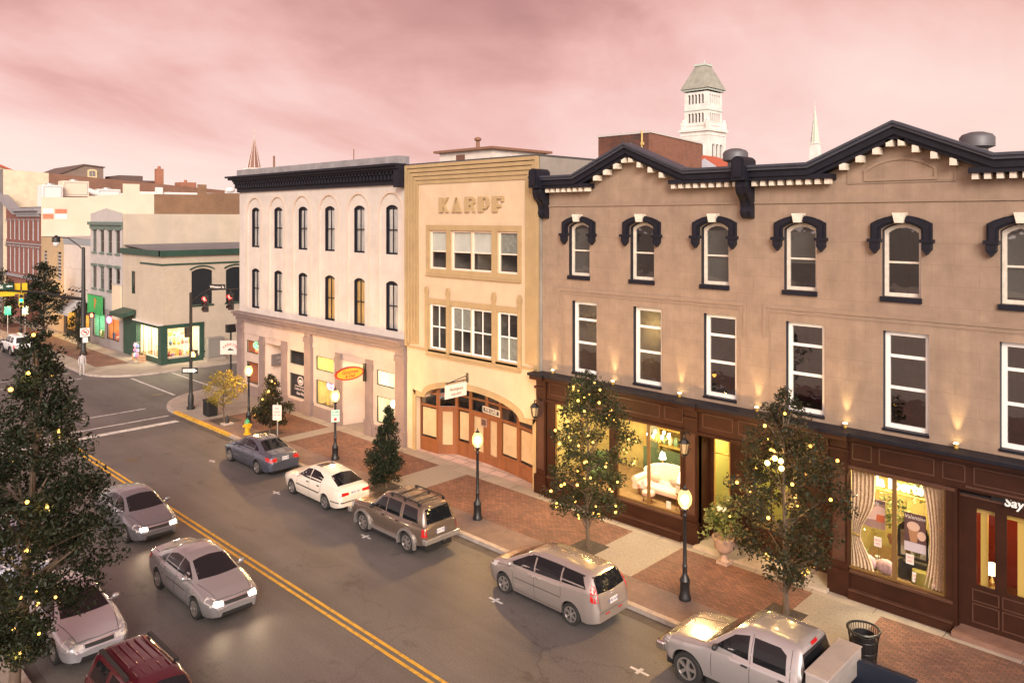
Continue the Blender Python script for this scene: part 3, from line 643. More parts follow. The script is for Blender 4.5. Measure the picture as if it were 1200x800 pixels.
shell(K, 24.8, 44, ya, yb, 14.6, M['side'], M['roof'], 'flank')
MB().box(24.7, 44, ya - .02, yb + .02, 14.601, 14.68).build('coping', pbr('dark_metal_coping', (.06, .058, .06), .5), K)
c = MB()
for i in range(5):                                                     # stepped ribs, nested
    o = i * .205; t_ = .16; d = .17 - i * .03
    for u0, u1 in ((yb - o - t_, yb - o), (ya + o * .82, ya + o * .82 + t_ * .85)): c.fbox(f, u0, u1, 5.55 if i else 5.4, 14.6 - o - t_ + .001 * i, .002, d)
    c.fbox(f, ya + o * .82, yb - o, 14.6 - o - t_, 14.6 - o, .002, d)
c.fbox(f, ya, yb, 5.3, 5.4, .002, .06)
c.build('ribbed_border', M['ktan'], K)
c = MB()                                                               # surround of the upper windows
def cells(v0, v1, w0, w1):
    c.fbox(f, 23.66, 30.24, w1, w1 + .26, .002, .06); c.fbox(f, 23.66, 30.24, w0 - .28, w0, .002, .06); c.fbox(f, 23.66, 30.24, w0 - .34, w0 - .28, .002, .11)
    for u0, u1 in ((23.66, 23.88), (25.18, 25.53), (28.38, 28.70), (30.0, 30.24)): c.fbox(f, u0, u1, w0, w1, .002, .06)
cells(0, 0, 9.40, 11.32); cells(0, 0, 5.62 - .18, 7.68)
for y in (23.72, 25.35, 28.54, 30.16):
    c.fbox(f, y - .09, y + .09, 5.3, 8.16, .06, .13); c.fbox(f, y - .13, y + .13, 8.16, 8.34, .06, .14); c.prism([(y - .13, 8.34), (y + .13, 8.34), (y + .07, 8.52), (y - .07, 8.52)], f, .05, .13)
c.build('window_surround', M['ktan'], K)
c = MB(); ti = [(31.05, 2.92)] + arc + [(22.95, 2.92)]
to = [(31.3, 3.22)] + [(27.05 + 3.52 * cos(pi * k / N_), 3.12 + .93 * sin(pi * k / N_)) for k in range(N_ + 1)] + [(22.7, 3.22)]
for i in range(len(ti) - 1): c.prism([ti[i], ti[i+1], to[i+1], to[i]], f, .002, .07)
c.fbox(f, 31.05, 31.3, .15, 3.2, .002, .07); c.fbox(f, 22.7, 22.95, .15, 3.2, .002, .07)
c.build('arch_moulding', M['ktan'], K)
bl = pbr('white_roller_blind', (.80, .78, .70), .85, var=(1.2, .1)); bl2 = pbr('grey_net_curtain', (.34, .34, .30), .9, var=(5, .3))
pi_ = pbr('pinkish_sash', (.78, .64, .53), .5)
for k, (u0, u1) in enumerate(uw):
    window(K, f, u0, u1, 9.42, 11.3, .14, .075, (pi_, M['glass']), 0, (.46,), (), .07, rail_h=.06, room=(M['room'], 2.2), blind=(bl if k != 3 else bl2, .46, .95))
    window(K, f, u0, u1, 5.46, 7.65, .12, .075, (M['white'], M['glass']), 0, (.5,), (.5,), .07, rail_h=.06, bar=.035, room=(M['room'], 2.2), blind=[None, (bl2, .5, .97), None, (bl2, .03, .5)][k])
lamp('hallway_light', 'POINT', (26.3, 26.2, 10.9), 25, (1, .75, .4), .1)
# raised letters K A R P F, thick left strokes
deco = {'K': [[(0, 0), (.36, 0), (.36, 1), (0, 1)], [(.36, .5), (.62, 1), (.86, 1), (.5, .5), (.86, 0), (.62, 0)]],
        'A': [[(0, 0), (.2, 0), (.5, .86), (.44, 1), (.36, 1)], [(.3, .0), (.86, 0), (.5, 1), (.44, 1)]],
        'R': [[(0, 0), (.36, 0), (.36, 1), (0, 1)], [(.36, .84), (.62, .84), (.7, .72), (.62, .58), (.36, .58), (.36, .44), (.56, .44), (.7, 0), (.88, 0), (.72, .47), (.86, .6), (.86, .84), (.72, 1), (.36, 1)]],
        'P': [[(0, 0), (.4, 0), (.4, 1), (0, 1)], [(.4, .2), (.7, .2), (.86, .38), (.86, .82), (.7, 1), (.4, 1), (.4, .86), (.62, .86), (.7, .76), (.7, .44), (.62, .34), (.4, .34)]],
        'F': [[(0, 0), (.38, 0), (.38, 1), (0, 1)], [(.38, .82), (.74, .82), (.74, .64), (.9, .64), (.9, 1), (.38, 1)], [(.38, .3), (.7, .3), (.7, .46), (.38, .46)]]}
for k, ch in enumerate('KARPF'):
    y0 = 29.2 - k * .935; m_ = MB()
    for pl in deco[ch]: m_.prism([(y0 - p * .80, 12.2 + q * .72) for p, q in pl], f, .002, .11)
    m_.build('raised_letter', pbr('tan_letter', (.40, .285, .15), .8), K)
# wooden shopfront, bent inwards round the doors
P5 = [(25.08, 31.1), (25.14, 29.75), (25.78, 29.05), (25.8, 26.9), (25.48, 24.5), (25.1, 22.9)]
def seg(p, q):
    p = Vector(p); q = Vector(q); d = (q - p); ln = d.length; d /= ln; n_ = Vector((d.y, -d.x)); n_ = n_ if n_.x < 0 else -n_
    return ln, (lambda u, v, w_: (p.x + d.x*u + n_.x*w_, p.y + d.y*u + n_.y*w_, v))
def bay(u0, u1, fm, door=False, z0=.9):
    c.fbox(fm, u0, u0 + .1, .15, 4.0, -.06, .04); c.fbox(fm, u1 - .1, u1, .15, 4.0, -.06, .04)
    c.fbox(fm, u0 + .1, u1 - .1, .15, .85 if not door else .4, -.05, .03); c.fbox(fm, u0 + .1, u1 - .1, 2.42, 2.54, -.05, .05); c.fbox(fm, u0 + .1, u1 - .1, 3.08, 3.17, -.05, .04)
    if not door: panel(c, fm, u0 + .2, u1 - .2, .25, .72, .03, .04, 0)
    pw.poly([fm(u0 + .1, .4 if door else .85, .0), fm(u1 - .1, .4 if door else .85, .0), fm(u1 - .1, 2.42, .0), fm(u0 + .1, 2.42, .0)])
    ra = random.uniform(.02, .1); pp.fbox(fm, u0 + .15 + ra * .4, u1 - .15 - random.uniform(0, .06), (.46 if door else .9) + ra, 2.36 - ra * .6, -.045, -.035)
    if door:
        for a in (u0 + .1, u1 - .22): c.fbox(fm, a, a + .12, .4, 2.42, -.03, .05)
        c.fbox(fm, u0 + .22, u1 - .22, .4, .62, -.03, .05); c.fbox(fm, u0 + .22, u1 - .22, 2.3, 2.42, -.03, .05)
    for z0_, z1_ in ((2.54, 3.08), (3.17, 4.0)): dk.poly([fm(u0 + .1, z0_, 0), fm(u1 - .1, z0_, 0), fm(u1 - .1, z1_, 0), fm(u0 + .1, z1_, 0)])
c = MB(); pw = MB(); pp = MB(); dk = MB()
for i, (p, q) in enumerate(zip(P5, P5[1:])):
    ln, fm = seg(p, q)
    if i == 2: bay(0, 1.0, fm); bay(1.0, ln, fm, True); 
    elif i == 3: bay(0, 1.05, fm, True); bay(1.05, ln, fm)
    elif i == 1: bay(0, ln, fm, True)
    else: bay(0, ln, fm)
kf = c.build('wooden_shopfront', M['oak'], K); pw.build('pane', M['shopglass'], kf); dk.build('transom_pane', M['glassd'], kf); pp.build('window_paper', M['paper'], kf)
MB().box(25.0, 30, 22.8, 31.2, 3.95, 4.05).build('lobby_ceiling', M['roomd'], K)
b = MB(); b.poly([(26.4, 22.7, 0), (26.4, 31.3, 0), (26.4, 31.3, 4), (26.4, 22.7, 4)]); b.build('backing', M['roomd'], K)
MB().poly([(24.72, 22.75, .162), (25.95, 22.75, .162), (25.95, 31.3, .162), (24.72, 31.3, .162)]).build('mosaic_floor', brick('mosaic_floor', (.52, .38, .34), (.38, .29, .26), (.3, .23, .2), .9, .6, .05, 'yx', .6, 0), K)
ln, fm = seg(P5[2], P5[3]); ln2, fm2 = seg(P5[3], P5[4])
s_ = thing('lease_sign', 'small white framed black notice over the brown double doors', 'sign', fm2(.2, 2.7, .06)); m_ = MB(); m_.fbox(fm2, -.3, 1.05, 2.58, 2.88, .03, .06); m_.build('frame', M['cream'], s_)
MB().fbox(fm2, -.24, .99, 2.63, 2.83, .061, .066).build('board', M['black'], s_)
R_ = Vector(fm2(1, 0, 0)) - Vector(fm2(0, 0, 0))
text(MB(), 'FOR LEASE', .2, fm2(.375, 2.73, .07), R_, (0, 0, 1), bold=.004).build('lettering', M['cream'], s_)
s_ = thing('door_notice', 'framed dark notice hung beside the brown double doors', 'sign', fm(1.9, 2.0, .05)); MB().fbox(fm2, -.42, .05, 1.9, 2.3, .05, .08).build('frame', pbr('mauve_frame', (.32, .2, .16), .5), s_); MB().fbox(fm2, -.36, -.01, 1.96, 2.24, .081, .085).build('sheet', pbr('dark_notice', (.10, .05, .04), .6), s_)
# hanging sign over the arch
s_ = thing('hanging_sign', 'white hanging sign on an iron bracket over the arched shopfront', 'sign', (24.8, 27.2, 3.9))
c = MB(); c.tube([(24.8, 27.2, 4.5), (23.5, 27.2, 4.28)], .02, 6); c.tube([(24.8, 27.2, 4.3), (23.4, 27.2, 4.3)], .025, 6); c.box(24.74, 24.79, 27.14, 27.26, 4.15, 4.6)
for x in (23.55, 24.55): c.cyl((x, 27.2, 4.3), (x, 27.2, 4.2), .012, n=6)
c.build('bracket', M['black'], s_); MB().box(23.4, 24.7, 27.17, 27.23, 3.58, 4.2).build('board', pbr('white_signboard', (.72, .66, .58), .6), s_)
m_ = MB(); text(m_, 'Antiques', .24, (24.05, 27.16, 3.98), (1, 0, 0), (0, 0, 1), shear=.1); text(m_, 'GALLERY', .16, (24.05, 27.16, 3.74), (1, 0, 0), (0, 0, 1)); m_.build('lettering', pbr('plum_letter', (.12, .05, .06), .6), s_)
# hut on the roof
h = thing('roof_hut', 'small white rooftop hut with brown flat roof behind the cream front', 'hut', (34, 36.5, 14.2))
c = MB(); c.box(33.5, 38.5, 34.5, 39.5, 14.2, 16.2); c.build('walls', pbr('hut_white', (.62, .56, .5), .8, var=(1, .15)), h); MB().box(33.2, 38.8, 34.2, 39.8, 16.2, 16.35).build('roof', pbr('rust_brown', (.22, .11, .07), .8), h)
MB().box(33.44, 33.49, 37.0, 37.8, 15.0, 16.0).build('hatch', pbr('brown_hatch', (.15, .07, .05), .7), h)
c = MB(); c.cyl((33.6, 35.9, 16.35), (33.6, 35.9, 16.75), .12); c.ball((33.6, 35.9, 16.9), .24, 12, sz=.6); c.build('vent', pbr('rust_brown', (.22, .11, .07), .8), h, 50)

# ================================================================== the pale building with arcaded windows
A = thing('arcaded_building', 'pale three storey building with rows of narrow arched windows and navy cornice', 'building', (24.8, 41, 0))
ya, yb = 31.87, 50.2
M['apink'] = pbr('pale_pink_stucco', (.535, .475, .43), .85, var=(.7, .12), bump=(18, .1), dirt=(.6, .2, (.44, .37, .32), (1.5, 1.5, .2)))
M['mauve'] = pbr('mauve_grey_paint', (.215, .16, .15), .6, var=(1.5, .15))
M['shpink'] = pbr('pinkish_cream_panel', (.47, .365, .315), .7, var=(.8, .12))
cs = [48.07 - 2.972 * k for k in range(6)]
b = MB(); wall(b, f, ya, yb, 5.6, 13.9, [(c - 1.0, c + 1.0, 5.95, 13.25, .93) for c in cs], .07, 0)
for c in cs:
    ws = [(c - .5, c + .5, 5.98, 8.6, .16), (c - .5, c + .5, 10.0, 12.62, .16)]
    wall(b, FX(24.87), c - 1.0, c + 1.0, 5.95, 13.25, ws, .17, 0, 1)
b.build('wall', [M['apink'], M['navy']], A)
for c in cs:
    ar = MB()
    oo = outline(c - 1.06, c + 1.06, 5.97, 13.33, .95, 12)[1:] + [(c - 1.06, 5.97)]; ii = outline(c - 1.0, c + 1.0, 5.97, 13.25, .92, 12)[1:] + [(c - 1.0, 5.97)]
    for i in range(len(oo) - 1): ar.prism([oo[i], oo[i+1], ii[i+1], ii[i]], f, .002, .03)
    ar.build('arch_moulding', pbr('pale_pink_trim', (.60, .45, .36), .85), A)
shell(A, 24.8, 46, ya, yb, 13.9, M['apink'], M['roof'], 'flank', 14.0)
cu = pbr('net_curtain', (.68, .62, .58), .9, var=(5, .35), stretch=(1, 1, .2)); cug = pbr('gold_curtain', (.75, .46, .16), .9, var=(5, .3), stretch=(1, 1, .2))
for i, c in enumerate(cs):
    for j, (v0, v1) in enumerate(((10.0, 12.6), (5.98, 8.58))):
        g_ = cug if (i, j) in ((3, 1), (4, 1)) else cu
        window(A, FX(24.87), c - .495, c + .495, v0, v1, .14, .1, (M['navy'], M['glass']), .16, (.5,), (.5,), .07, bar=.03, rail_h=.05, room=(M['room'], 2), blind=(g_, .02, .97))
for y, z in ((39.2, 7.6), (36.2, 7.6)): lamp('room_lamp_light', 'POINT', (25.6, y, z), 80, (1, .66, .28), .1)
c = MB(); e0, e1 = ya - .02, yb + .1
c.fbox(f, e0, e1, 13.66, 13.9, .002, .14); c.fbox(f, e0, e1, 13.9, 14.35, .002, .2); c.fbox(f, e0, e1, 14.35, 14.46, .002, .5); c.fbox(f, e0, e1 + .25, 14.46, 14.6, .002, .68); c.fbox(f, e0, e1 + .35, 14.6, 14.72, .002, .85)
n_ = 58
for k in range(n_): y = e0 + (k + .5) * (e1 - e0) / n_; c.fbox(f, y - .09, y + .09, 13.92, 14.34, .2, .34); c.fbox(f, y - .09, y + .09, 14.2, 14.345, .34, .44)
c.fbox(f, ya, ya + .4, 13.5, 14.6, .0, .55)
c.build('cornice', M['navy'], A)
MB().fbox(f, ya + .4, yb - .1, 14.722, 15.15, -.5, .25).build('parapet', pbr('grey_metal_parapet', (.30, .29, .30), .5, .3, var=(1.5, .25)), A)
c = MB(); c.cyl((25.5, 46.8, 15.1), (25.5, 46.8, 16.0), .07, n=8); c.cyl((25.6, 37.8, 15.1), (25.6, 37.8, 15.9), .03, n=6); c.build('vent_pipe', pbr('rust_brown', (.22, .11, .07), .8), A)
# shopfronts
g_ = FX(24.75); c = MB()
c.fbox(f, ya, yb + .15, 5.52, 5.64, .0, .55); c.fbox(f, ya, yb + .1, 5.32, 5.52, .0, .42); c.fbox(f, ya, yb + .06, 5.05, 5.32, .0, .26); c.build('shop_cornice', M['mauve'], A)
pil = [49.85, 46.98, 44.15, 41.2, 38.05, 35.08, 32.22]
for y in pil:
    c = MB(); big = y in (49.85, 41.2, 32.22); w_ = .36 if big else .3; zt = 5.05 if big else 4.22
    c.fbox(f, y - w_, y + w_, .15, zt, .0, .2 if big else .12); c.fbox(f, y - w_ - .05, y + w_ + .05, .15, .95, .0, .27 if big else .18); c.fbox(f, y - w_ - .04, y + w_ + .04, zt - .55, zt - .25, .0, .26 if big else .16); c.build('pier', M['mauve'], A)
for a_, b_ in ((47.28, 49.49), (41.56, 43.85), (38.35, 40.84), (32.58, 34.78)): MB().fbox(f, a_, b_, .15, .78, -.1, .1).build('stall_riser', M['mauve'], A)
b = MB()
b.fbox(f, 41.56, 49.49, 4.22, 5.05, -.1, .05); b.fbox(f, 32.58, 40.84, 4.22, 5.05, -.1, .05)
bays = {'win': [(47.28, 49.49), (41.56, 43.85), (38.35, 40.84), (32.58, 34.78)], 'door': [(44.45, 46.68), (35.38, 37.75)]}
for a_, b_ in bays['win']: wall(b, f, a_, b_, .78, 4.22, [(a_ + .32, b_ - .28, .95, 2.38), (a_ + .32, b_ - .28, 2.95, 3.78)], .15, 0)
for a_, b_ in bays['door']:
    wall(b, f, a_, b_, .15, 4.22, [(a_ + .02, b_ - .02, .15, 3.85)], .1, 0)
    b.poly([(24.8, b_, .15), (27.2, b_ - .6, .15), (27.2, b_ - .6, 3.9), (24.8, b_, 3.9)]); b.poly([(24.8, a_, .15), (27.2, a_ + .6, .15), (27.2, a_ + .6, 3.9), (24.8, a_, 3.9)]); b.poly([(24.8, a_, 3.88), (27.2, a_, 3.88), (27.2, b_, 3.88), (24.8, b_, 3.88)])
b.build('shopfront', M['shpink'], A)
grn = pbr('green_window_frame', (.03, .045, .035), .4)
for a_, b_ in bays['win']:
    for v0, v1 in ((.95, 2.38), (2.95, 3.78)): window(A, f, a_ + .32, b_ - .28, v0, v1, .1, .05, (grn, M['shopglass']), 0, (), (), .05, name='shop_window')
for a_, b_ in bays['door']:
    d = MB(); d.box(27.22, 27.3, a_ + .55, b_ - .55, .15, 3.9); d.build('entry_door', pbr('dark_door', (.05, .025, .018), .4), A)
    MB().box(24.75, 27.2, a_, b_, .14, .17).build('entry_floor', M['conc2'], A)
lamp('entry_ceiling_light', 'POINT', (25.5, 36.5, 3.5), 90, (1, .70, .38), .15)
for k, ((a_, b_), wm) in enumerate(zip(bays['win'], ((.35, .12, .06), (.06, .05, .05), (.62, .52, .2), (.6, .58, .45)))): interior(A, 24.97, 26.9, a_ + .02, b_ - .02, .8, 4.15, pbr('shop_wall_tone_%d' % k, wm, .8, var=(1.5, .25)), M['shopfloor'])
for (a_, b_), e_, cl in zip(bays['win'], (22, 0, 75, 70), ((1, .5, .3), (1, 1, 1), (1, .85, .42), (1, .86, .55))):
    if e_: lamp('shop_ceiling_light', 'AREA', (25.6, (a_ + b_) / 2, 4.1), e_, cl, .6)
# signs and goods of these shops
s_ = thing('oval_sign', 'yellow and red oval blade sign beside the lit entry', 'sign', (24.68, 35.3, 3.65))
ov = lambda rx, rz, n=28: [(23.62 + rx * cos(2*pi*k/n), 3.62 + rz * sin(2*pi*k/n)) for k in range(n)]
yz = lambda p, q, w_: (p, w_, q)
MB().prism(ov(.90, .36), yz, 35.24, 35.36).build('rim', pbr('red_rim', (.30, .03, .02), .4), s_); MB().prism(ov(.80, .28), yz, 35.225, 35.375).build('face', emit('sign_yellow', (1, .48, .05), .9), s_)
m_ = MB(); text(m_, 'Gourmet', .27, (23.62, 35.222, 3.70), (1, 0, 0), (0, 0, 1), shear=.2, bold=.004); text(m_, '& Deli', .24, (23.62, 35.222, 3.48), (1, 0, 0), (0, 0, 1), shear=.2, bold=.004); m_.build('lettering', pbr('sign_red', (.55, .04, .02), .5), s_)
c = MB(); c.box(24.55, 24.66, 35.2, 35.4, 3.05, 4.0); c.tube([(24.62, 35.3, 3.62), (24.45, 35.3, 3.62)], .05, 6); c.build('bracket', M['black'], s_)
s_ = thing('window_sign', 'black window sign with round white badge and script lines', 'sign', (24.93, 42.7, .95)); MB().fbox(f, 41.88, 43.54, .98, 2.36, -.17, -.15).build('board', pbr('sign_black', (.015, .014, .02), .5), s_)
m_ = MB(); fm = lambda p, q, w_: f(42.55 + p, 1.95 + q, w_)
m_.ring([(.34*cos(2*pi*k/20), .27*sin(2*pi*k/20)) for k in range(20)], [(.26*cos(2*pi*k/20), .20*sin(2*pi*k/20)) for k in range(20)], fm, -.149, -.145); m_.prism([(.2*cos(2*pi*k/14), -.03 + .11*sin(2*pi*k/14)) for k in range(14)], fm, -.149, -.144)
m_.fbox(f, 42.0, 43.2, 1.58, 1.62, -.149, -.145); text(m_, 'Coffee & Tea', .2, (24.944, 42.7, 1.42), (0, -1, 0), (0, 0, 1), shear=.2); text(m_, 'Fine Wine', .24, (24.944, 42.5, 1.15), (0, -1, 0), (0, 0, 1), shear=.2, bold=.004)
m_.build('lettering', pbr('sign_white', (.7, .62, .6), .6), s_)
s_ = thing('entry_board', 'grey signboard on the wall inside the first recessed entry', 'sign', (25.6, 46.4, 2.4)); MB().box(25.0, 26.5, 46.18, 46.24, 2.35, 3.1).build('board', pbr('board_grey', (.14, .12, .12), .6), s_)
m_ = MB(); text(m_, 'GALLERY', .22, (25.75, 46.17, 2.85), (1, 0, 0), (0, 0, 1)); text(m_, 'UPSTAIRS', .16, (25.75, 46.17, 2.58), (1, 0, 0), (0, 0, 1)); m_.build('lettering', pbr('board_letter', (.35, .3, .28), .6), s_)
neon = thing('neon_sign', 'green and red neon OPEN sign in the far small upper window', 'neon sign', (24.98, 48.1, 3.1))
m_ = MB(); m_.tube([(25.0, 48.1 + .5*cos(2*pi*k/20), 3.46 + .22*sin(2*pi*k/20)) for k in range(21)], .025, 6); text(m_, 'Deli', .3, (24.99, 48.1, 3.46), (0, -1, 0), (0, 0, 1), bold=.01, shear=.2); m_.build('green_tube', emit('neon_green', (.1, 1, .25), 5), neon)
m_ = MB(); text(m_, 'OPEN', .28, (24.99, 48.0, 3.12), (0, -1, 0), (0, 0, 1), bold=.012); m_.build('red_tube', emit('neon_red', (1, .12, .04), 5), neon)
neon = thing('neon_sign', 'round blue and pink neon sign in the yellow lit window behind the second lamp', 'neon sign', (25.0, 39.2, 2.0))
m_ = MB(); m_.tube([(25.02, 39.3 + .34*cos(2*pi*k/20), 2.12 + .2*sin(2*pi*k/20)) for k in range(21)], .03, 6); m_.build('blue_tube', emit('neon_blue', (.2, .25, 1), 4), neon)
m_ = MB(); text(m_, 'CAFE', .22, (25.01, 39.3, 2.12), (0, -1, 0), (0, 0, 1), bold=.012); m_.build('pink_tube', emit('neon_pink', (1, .2, .5), 4), neon)
s_ = thing('globe_lamp', 'bright round globe lamp in the lit shop window nearest the cream building', 'lamp', (25.3, 33.5, 2.0)); MB().ball((25.3, 33.5, 2.0), .24, 16).build('globe', emit('globe_bright', (1, .80, .42), 18), s_, 60); MB().cyl((25.3, 33.5, 2.2), (25.3, 33.5, 4.1), .015, n=6).build('stem', M['black'], s_)
random.seed(3)
def goods(prefix, x0, x1, y0, y1, z, n, hmax, label, cols, ):
    for k in range(n):
        y = y0 + (k + .5) * (y1 - y0) / n + random.uniform(-.05, .05); x = random.uniform(x0, x1); h = random.uniform(.35, 1) * hmax; r = random.uniform(.35, .5) * (y1 - y0) / n * .8
        col = random.choice(cols); m_ = MB(); kind = random.random()
        m = pbr('goods_%s' % '_'.join('%02d' % int(q*99) for q in col), col, .5)
        if kind < .5: m_.lathe([(r*.6, 0), (r, h*.25), (r*.95, h*.55), (r*.35, h*.8), (r*.4, h)], (x, y, z), 12)
        else: m_.box(x - r*.7, x + r*.7, y - r, y + r, z, z + h*.8)
        o = m_.build('jar' if kind < .5 else 'goods_box', m, loc=(x, y, z), smooth=40); tag(o, label % (('round jar', 'jar') if kind < .5 else ('upright box', 'box'))[0], 'jar' if kind < .5 else 'box', 'goods in the ' + prefix)
gc = [(.5, .1, .05), (.15, .3, .1), (.6, .45, .1), (.6, .55, .4), (.1, .15, .3), (.35, .1, .12)]
goods('yellow lit shop window', 25.2, 25.6, 38.75, 40.45, .82, 7, .75, '%s on show in the yellow lit window below the blue neon', gc)
goods('window behind the cone tree', 25.2, 25.6, 32.9, 34.4, .82, 6, .6, '%s on show in the lit window behind the cone shaped tree', gc)
# ================================================================== across the side street: the beige corner shop
CB = thing('corner_shop', 'beige painted brick corner shop with green trim and bright display windows', 'building', (24.9, 63.7, 0))
M['beige'] = brick('beige_painted_brick', (.50, .42, .33), (.45, .375, .295), (.38, .315, .25), .22, .075, .008, 'yz', .85, .3, .1, .5, dirt=(.5, .25, (.44, .37, .29)))
M['beigex'] = brick('beige_painted_brick_flank', (.50, .42, .33), (.45, .375, .295), (.38, .315, .25), .22, .075, .008, 'xz', .85, .3, .1, .5, dirt=(.5, .25, (.44, .37, .29)))
M['green'] = pbr('dark_green_paint', (.022, .058, .042), .5, var=(2, .2))
M['shut'] = pbr('black_green_shutter', (.012, .017, .02), .5)
f = FX(24.9); h = FY(63.7)
b = MB(); wall(b, f, 63.7, 72.3, 3.3, 9.3, [(69.4, 70.3, 5.45, 7.4)], .15, 0); b.build('wall', M['beige'], CB)
b = MB(); wall(b, h, 24.9, 48, 0, 9.3, [(25.3, 28.05, .7, 3.25), (27.3, 29.05, 4.75, 7.75, .25), (30.25, 32.0, 4.75, 7.75, .25)], .15, 0); b.build('flank', M['beigex'], CB)
b = MB(); b.poly([(48, 63.7, 0), (48, 72.3, 0), (48, 72.3, 9.3), (48, 63.7, 9.3)]); b.poly([(24.9, 63.72, 9.1), (48, 63.72, 9.1), (48, 72.28, 9.6), (24.9, 72.28, 9.6)]); b.build('roof', pbr('slate_grey_roof', (.16, .155, .17), .7, var=(1, .2)), CB)
c = MB(); c.fbox(f, 63.4, 72.3, 8.85, 9.32, .0, .25); c.fbox(h, 24.65, 48, 8.85, 9.32, .0, .25); c.fbox(f, 63.6, 68.2, 8.1, 8.24, .0, .06); c.fbox(h, 24.85, 48, 8.1, 8.24, .0, .06)
for u0 in (27.3, 30.25):
    oo = outline(u0 - .15, u0 + 1.9, 7.7, 8.02, .28)[2:]; ii = outline(u0 - .15, u0 + 1.9, 7.6, 7.92, .28)[2:]
    for i in range(len(oo) - 1): c.prism([oo[i], oo[i+1], ii[i+1], ii[i]], h, .002, .1)
    c.fbox(h, u0 - .1, u0 + 1.85, 4.62, 4.75, .0, .1)
c.fbox(h, 28.2, 48, .75, .88, .002, .04)
c.build('green_trim', M['green'], CB)
for u0 in (27.3, 30.25):
    m_ = MB(); o = outline(u0, u0 + 1.75, 4.75, 7.74, .25); m_.prism(o, h, -.15, -.08); 
    for q in (4.9, 6.3): 
        for s0 in (u0 + .1, u0 + .95): panel(m_, h, s0, s0 + .7, q, q + 1.2, -.08, .05, 0)
    m_.build('shutter', M['shut'], CB)
window(CB, f, 69.42, 70.28, 5.47, 7.38, .1, .08, (M['green'], M['glassd']), 0, (.5,), (), .06, room=(M['roomd'], 1))
c = MB(); c.fbox(f, 63.55, 69.3, 3.02, 3.3, -.3, .12); c.fbox(h, 24.75, 28.3, 3.02, 3.3, -.1, .12); c.box(24.78, 25.3, 63.55, 64.2, .1, 3.02); c.fbox(h, 27.95, 28.3, .1, 3.02, -.1, .1); c.fbox(h, 25.3, 27.95, .1, .55, -.1, .05)
c.fbox(f, 68.95, 69.3, .1, 3.02, -.3, .08); c.fbox(f, 64.2, 66.9, .1, .55, -.2, .0)
c.fbox(f, 69.3, 71.9, .1, 3.9, -.15, .1); c.prism([(0, 3.75), (1.15, 3.55), (1.15, 3.85), (0, 4.15)], lambda p, q, w_: (24.8 - p, w_, q), 69.1, 71.9)
c.build('green_shopfront', M['green'], CB)
MB().fbox(f, 63.6, 69.1, 3.302, 3.42, -.1, .35).build('canopy_ledge', pbr('white_flashing', (.6, .55, .5), .6), CB)
window(CB, h, 25.3, 27.95, .62, 3.02, .06, .05, (M['white'], M['shopglass']), 0, (), (), .05, name='shop_window')
window(CB, f, 64.2, 66.9, .6, 3.02, .06, .05, (M['white'], M['shopglass']), 0, (), (.5,), .05, name='shop_window')
window(CB, f, 67.0, 68.9, .2, 3.02, .5, .06, (M['oak'], M['shopglass']), 0, (), (.5,), .05, name='shop_door')
interior(CB, 25.02, 28.2, 63.95, 69.2, .5, 3.25, pbr('bright_shop_wall', (.75, .68, .45), .8), M['shopfloor'], corner=True)
for x, y in ((26.5, 64.6), (26.0, 66.2), (26.0, 68.0)): lamp('shop_ceiling_light', 'AREA', (x, y, 3.2), 150, (1, .88, .55), 1.0)
bright = [(.55, .15, .12), (.2, .4, .18), (.7, .5, .12), (.75, .7, .55), (.2, .3, .5), (.5, .3, .4)]
for z in (.62, 1.5, 2.2):
    if z > .7: tag(MB().box(25.4, 27.9, 64.62, 64.95, z - .05, z).build('display_shelf', M['cream'], loc=(26.6, 64.8, z)), 'cream display shelf in the bright corner window, %s' % ('the lower one' if z < 2 else 'the upper one'), 'shelf')
def goods_x(x0, x1, y0, y1, z, n, hmax, nm):
    for k in range(n):
        x = x0 + (k + .5) * (x1 - x0) / n; y = random.uniform(y0, y1); hh = random.uniform(.5, 1) * hmax; r = (x1 - x0) / n * .4
        col = random.choice(bright); m_ = MB(); m = pbr('goods_%s' % '_'.join('%02d' % int(q*99) for q in col), col, .5)
        j = random.random() < .5
        if j: m_.lathe([(r*.6, 0), (r, hh*.25), (r*.95, hh*.55), (r*.35, hh*.8), (r*.4, hh)], (x, y, z), 10)
        else: m_.box(x - r, x + r, y - .06, y + .06, z, z + hh * .8)
        tag(m_.build('jar' if j else 'goods_box', m, loc=(x, y, z)), '%s %s' % ('round jar' if j else 'upright box', nm), 'jar' if j else 'box', 'goods in the bright corner window')
goods_x(25.5, 27.8, 64.0, 64.4, .55, 7, .8, 'on the floor of the bright corner window'); goods_x(25.5, 27.8, 64.7, 64.85, 1.5, 7, .5, 'on the lower shelf of the bright corner window'); goods_x(25.5, 27.8, 64.7, 64.85, 2.2, 7, .5, 'on the upper shelf of the bright corner window')
goods('bright window facing the main street', 25.2, 25.6, 64.3, 66.8, .55, 8, 1.2, '%s in the bright window facing the main street', bright)
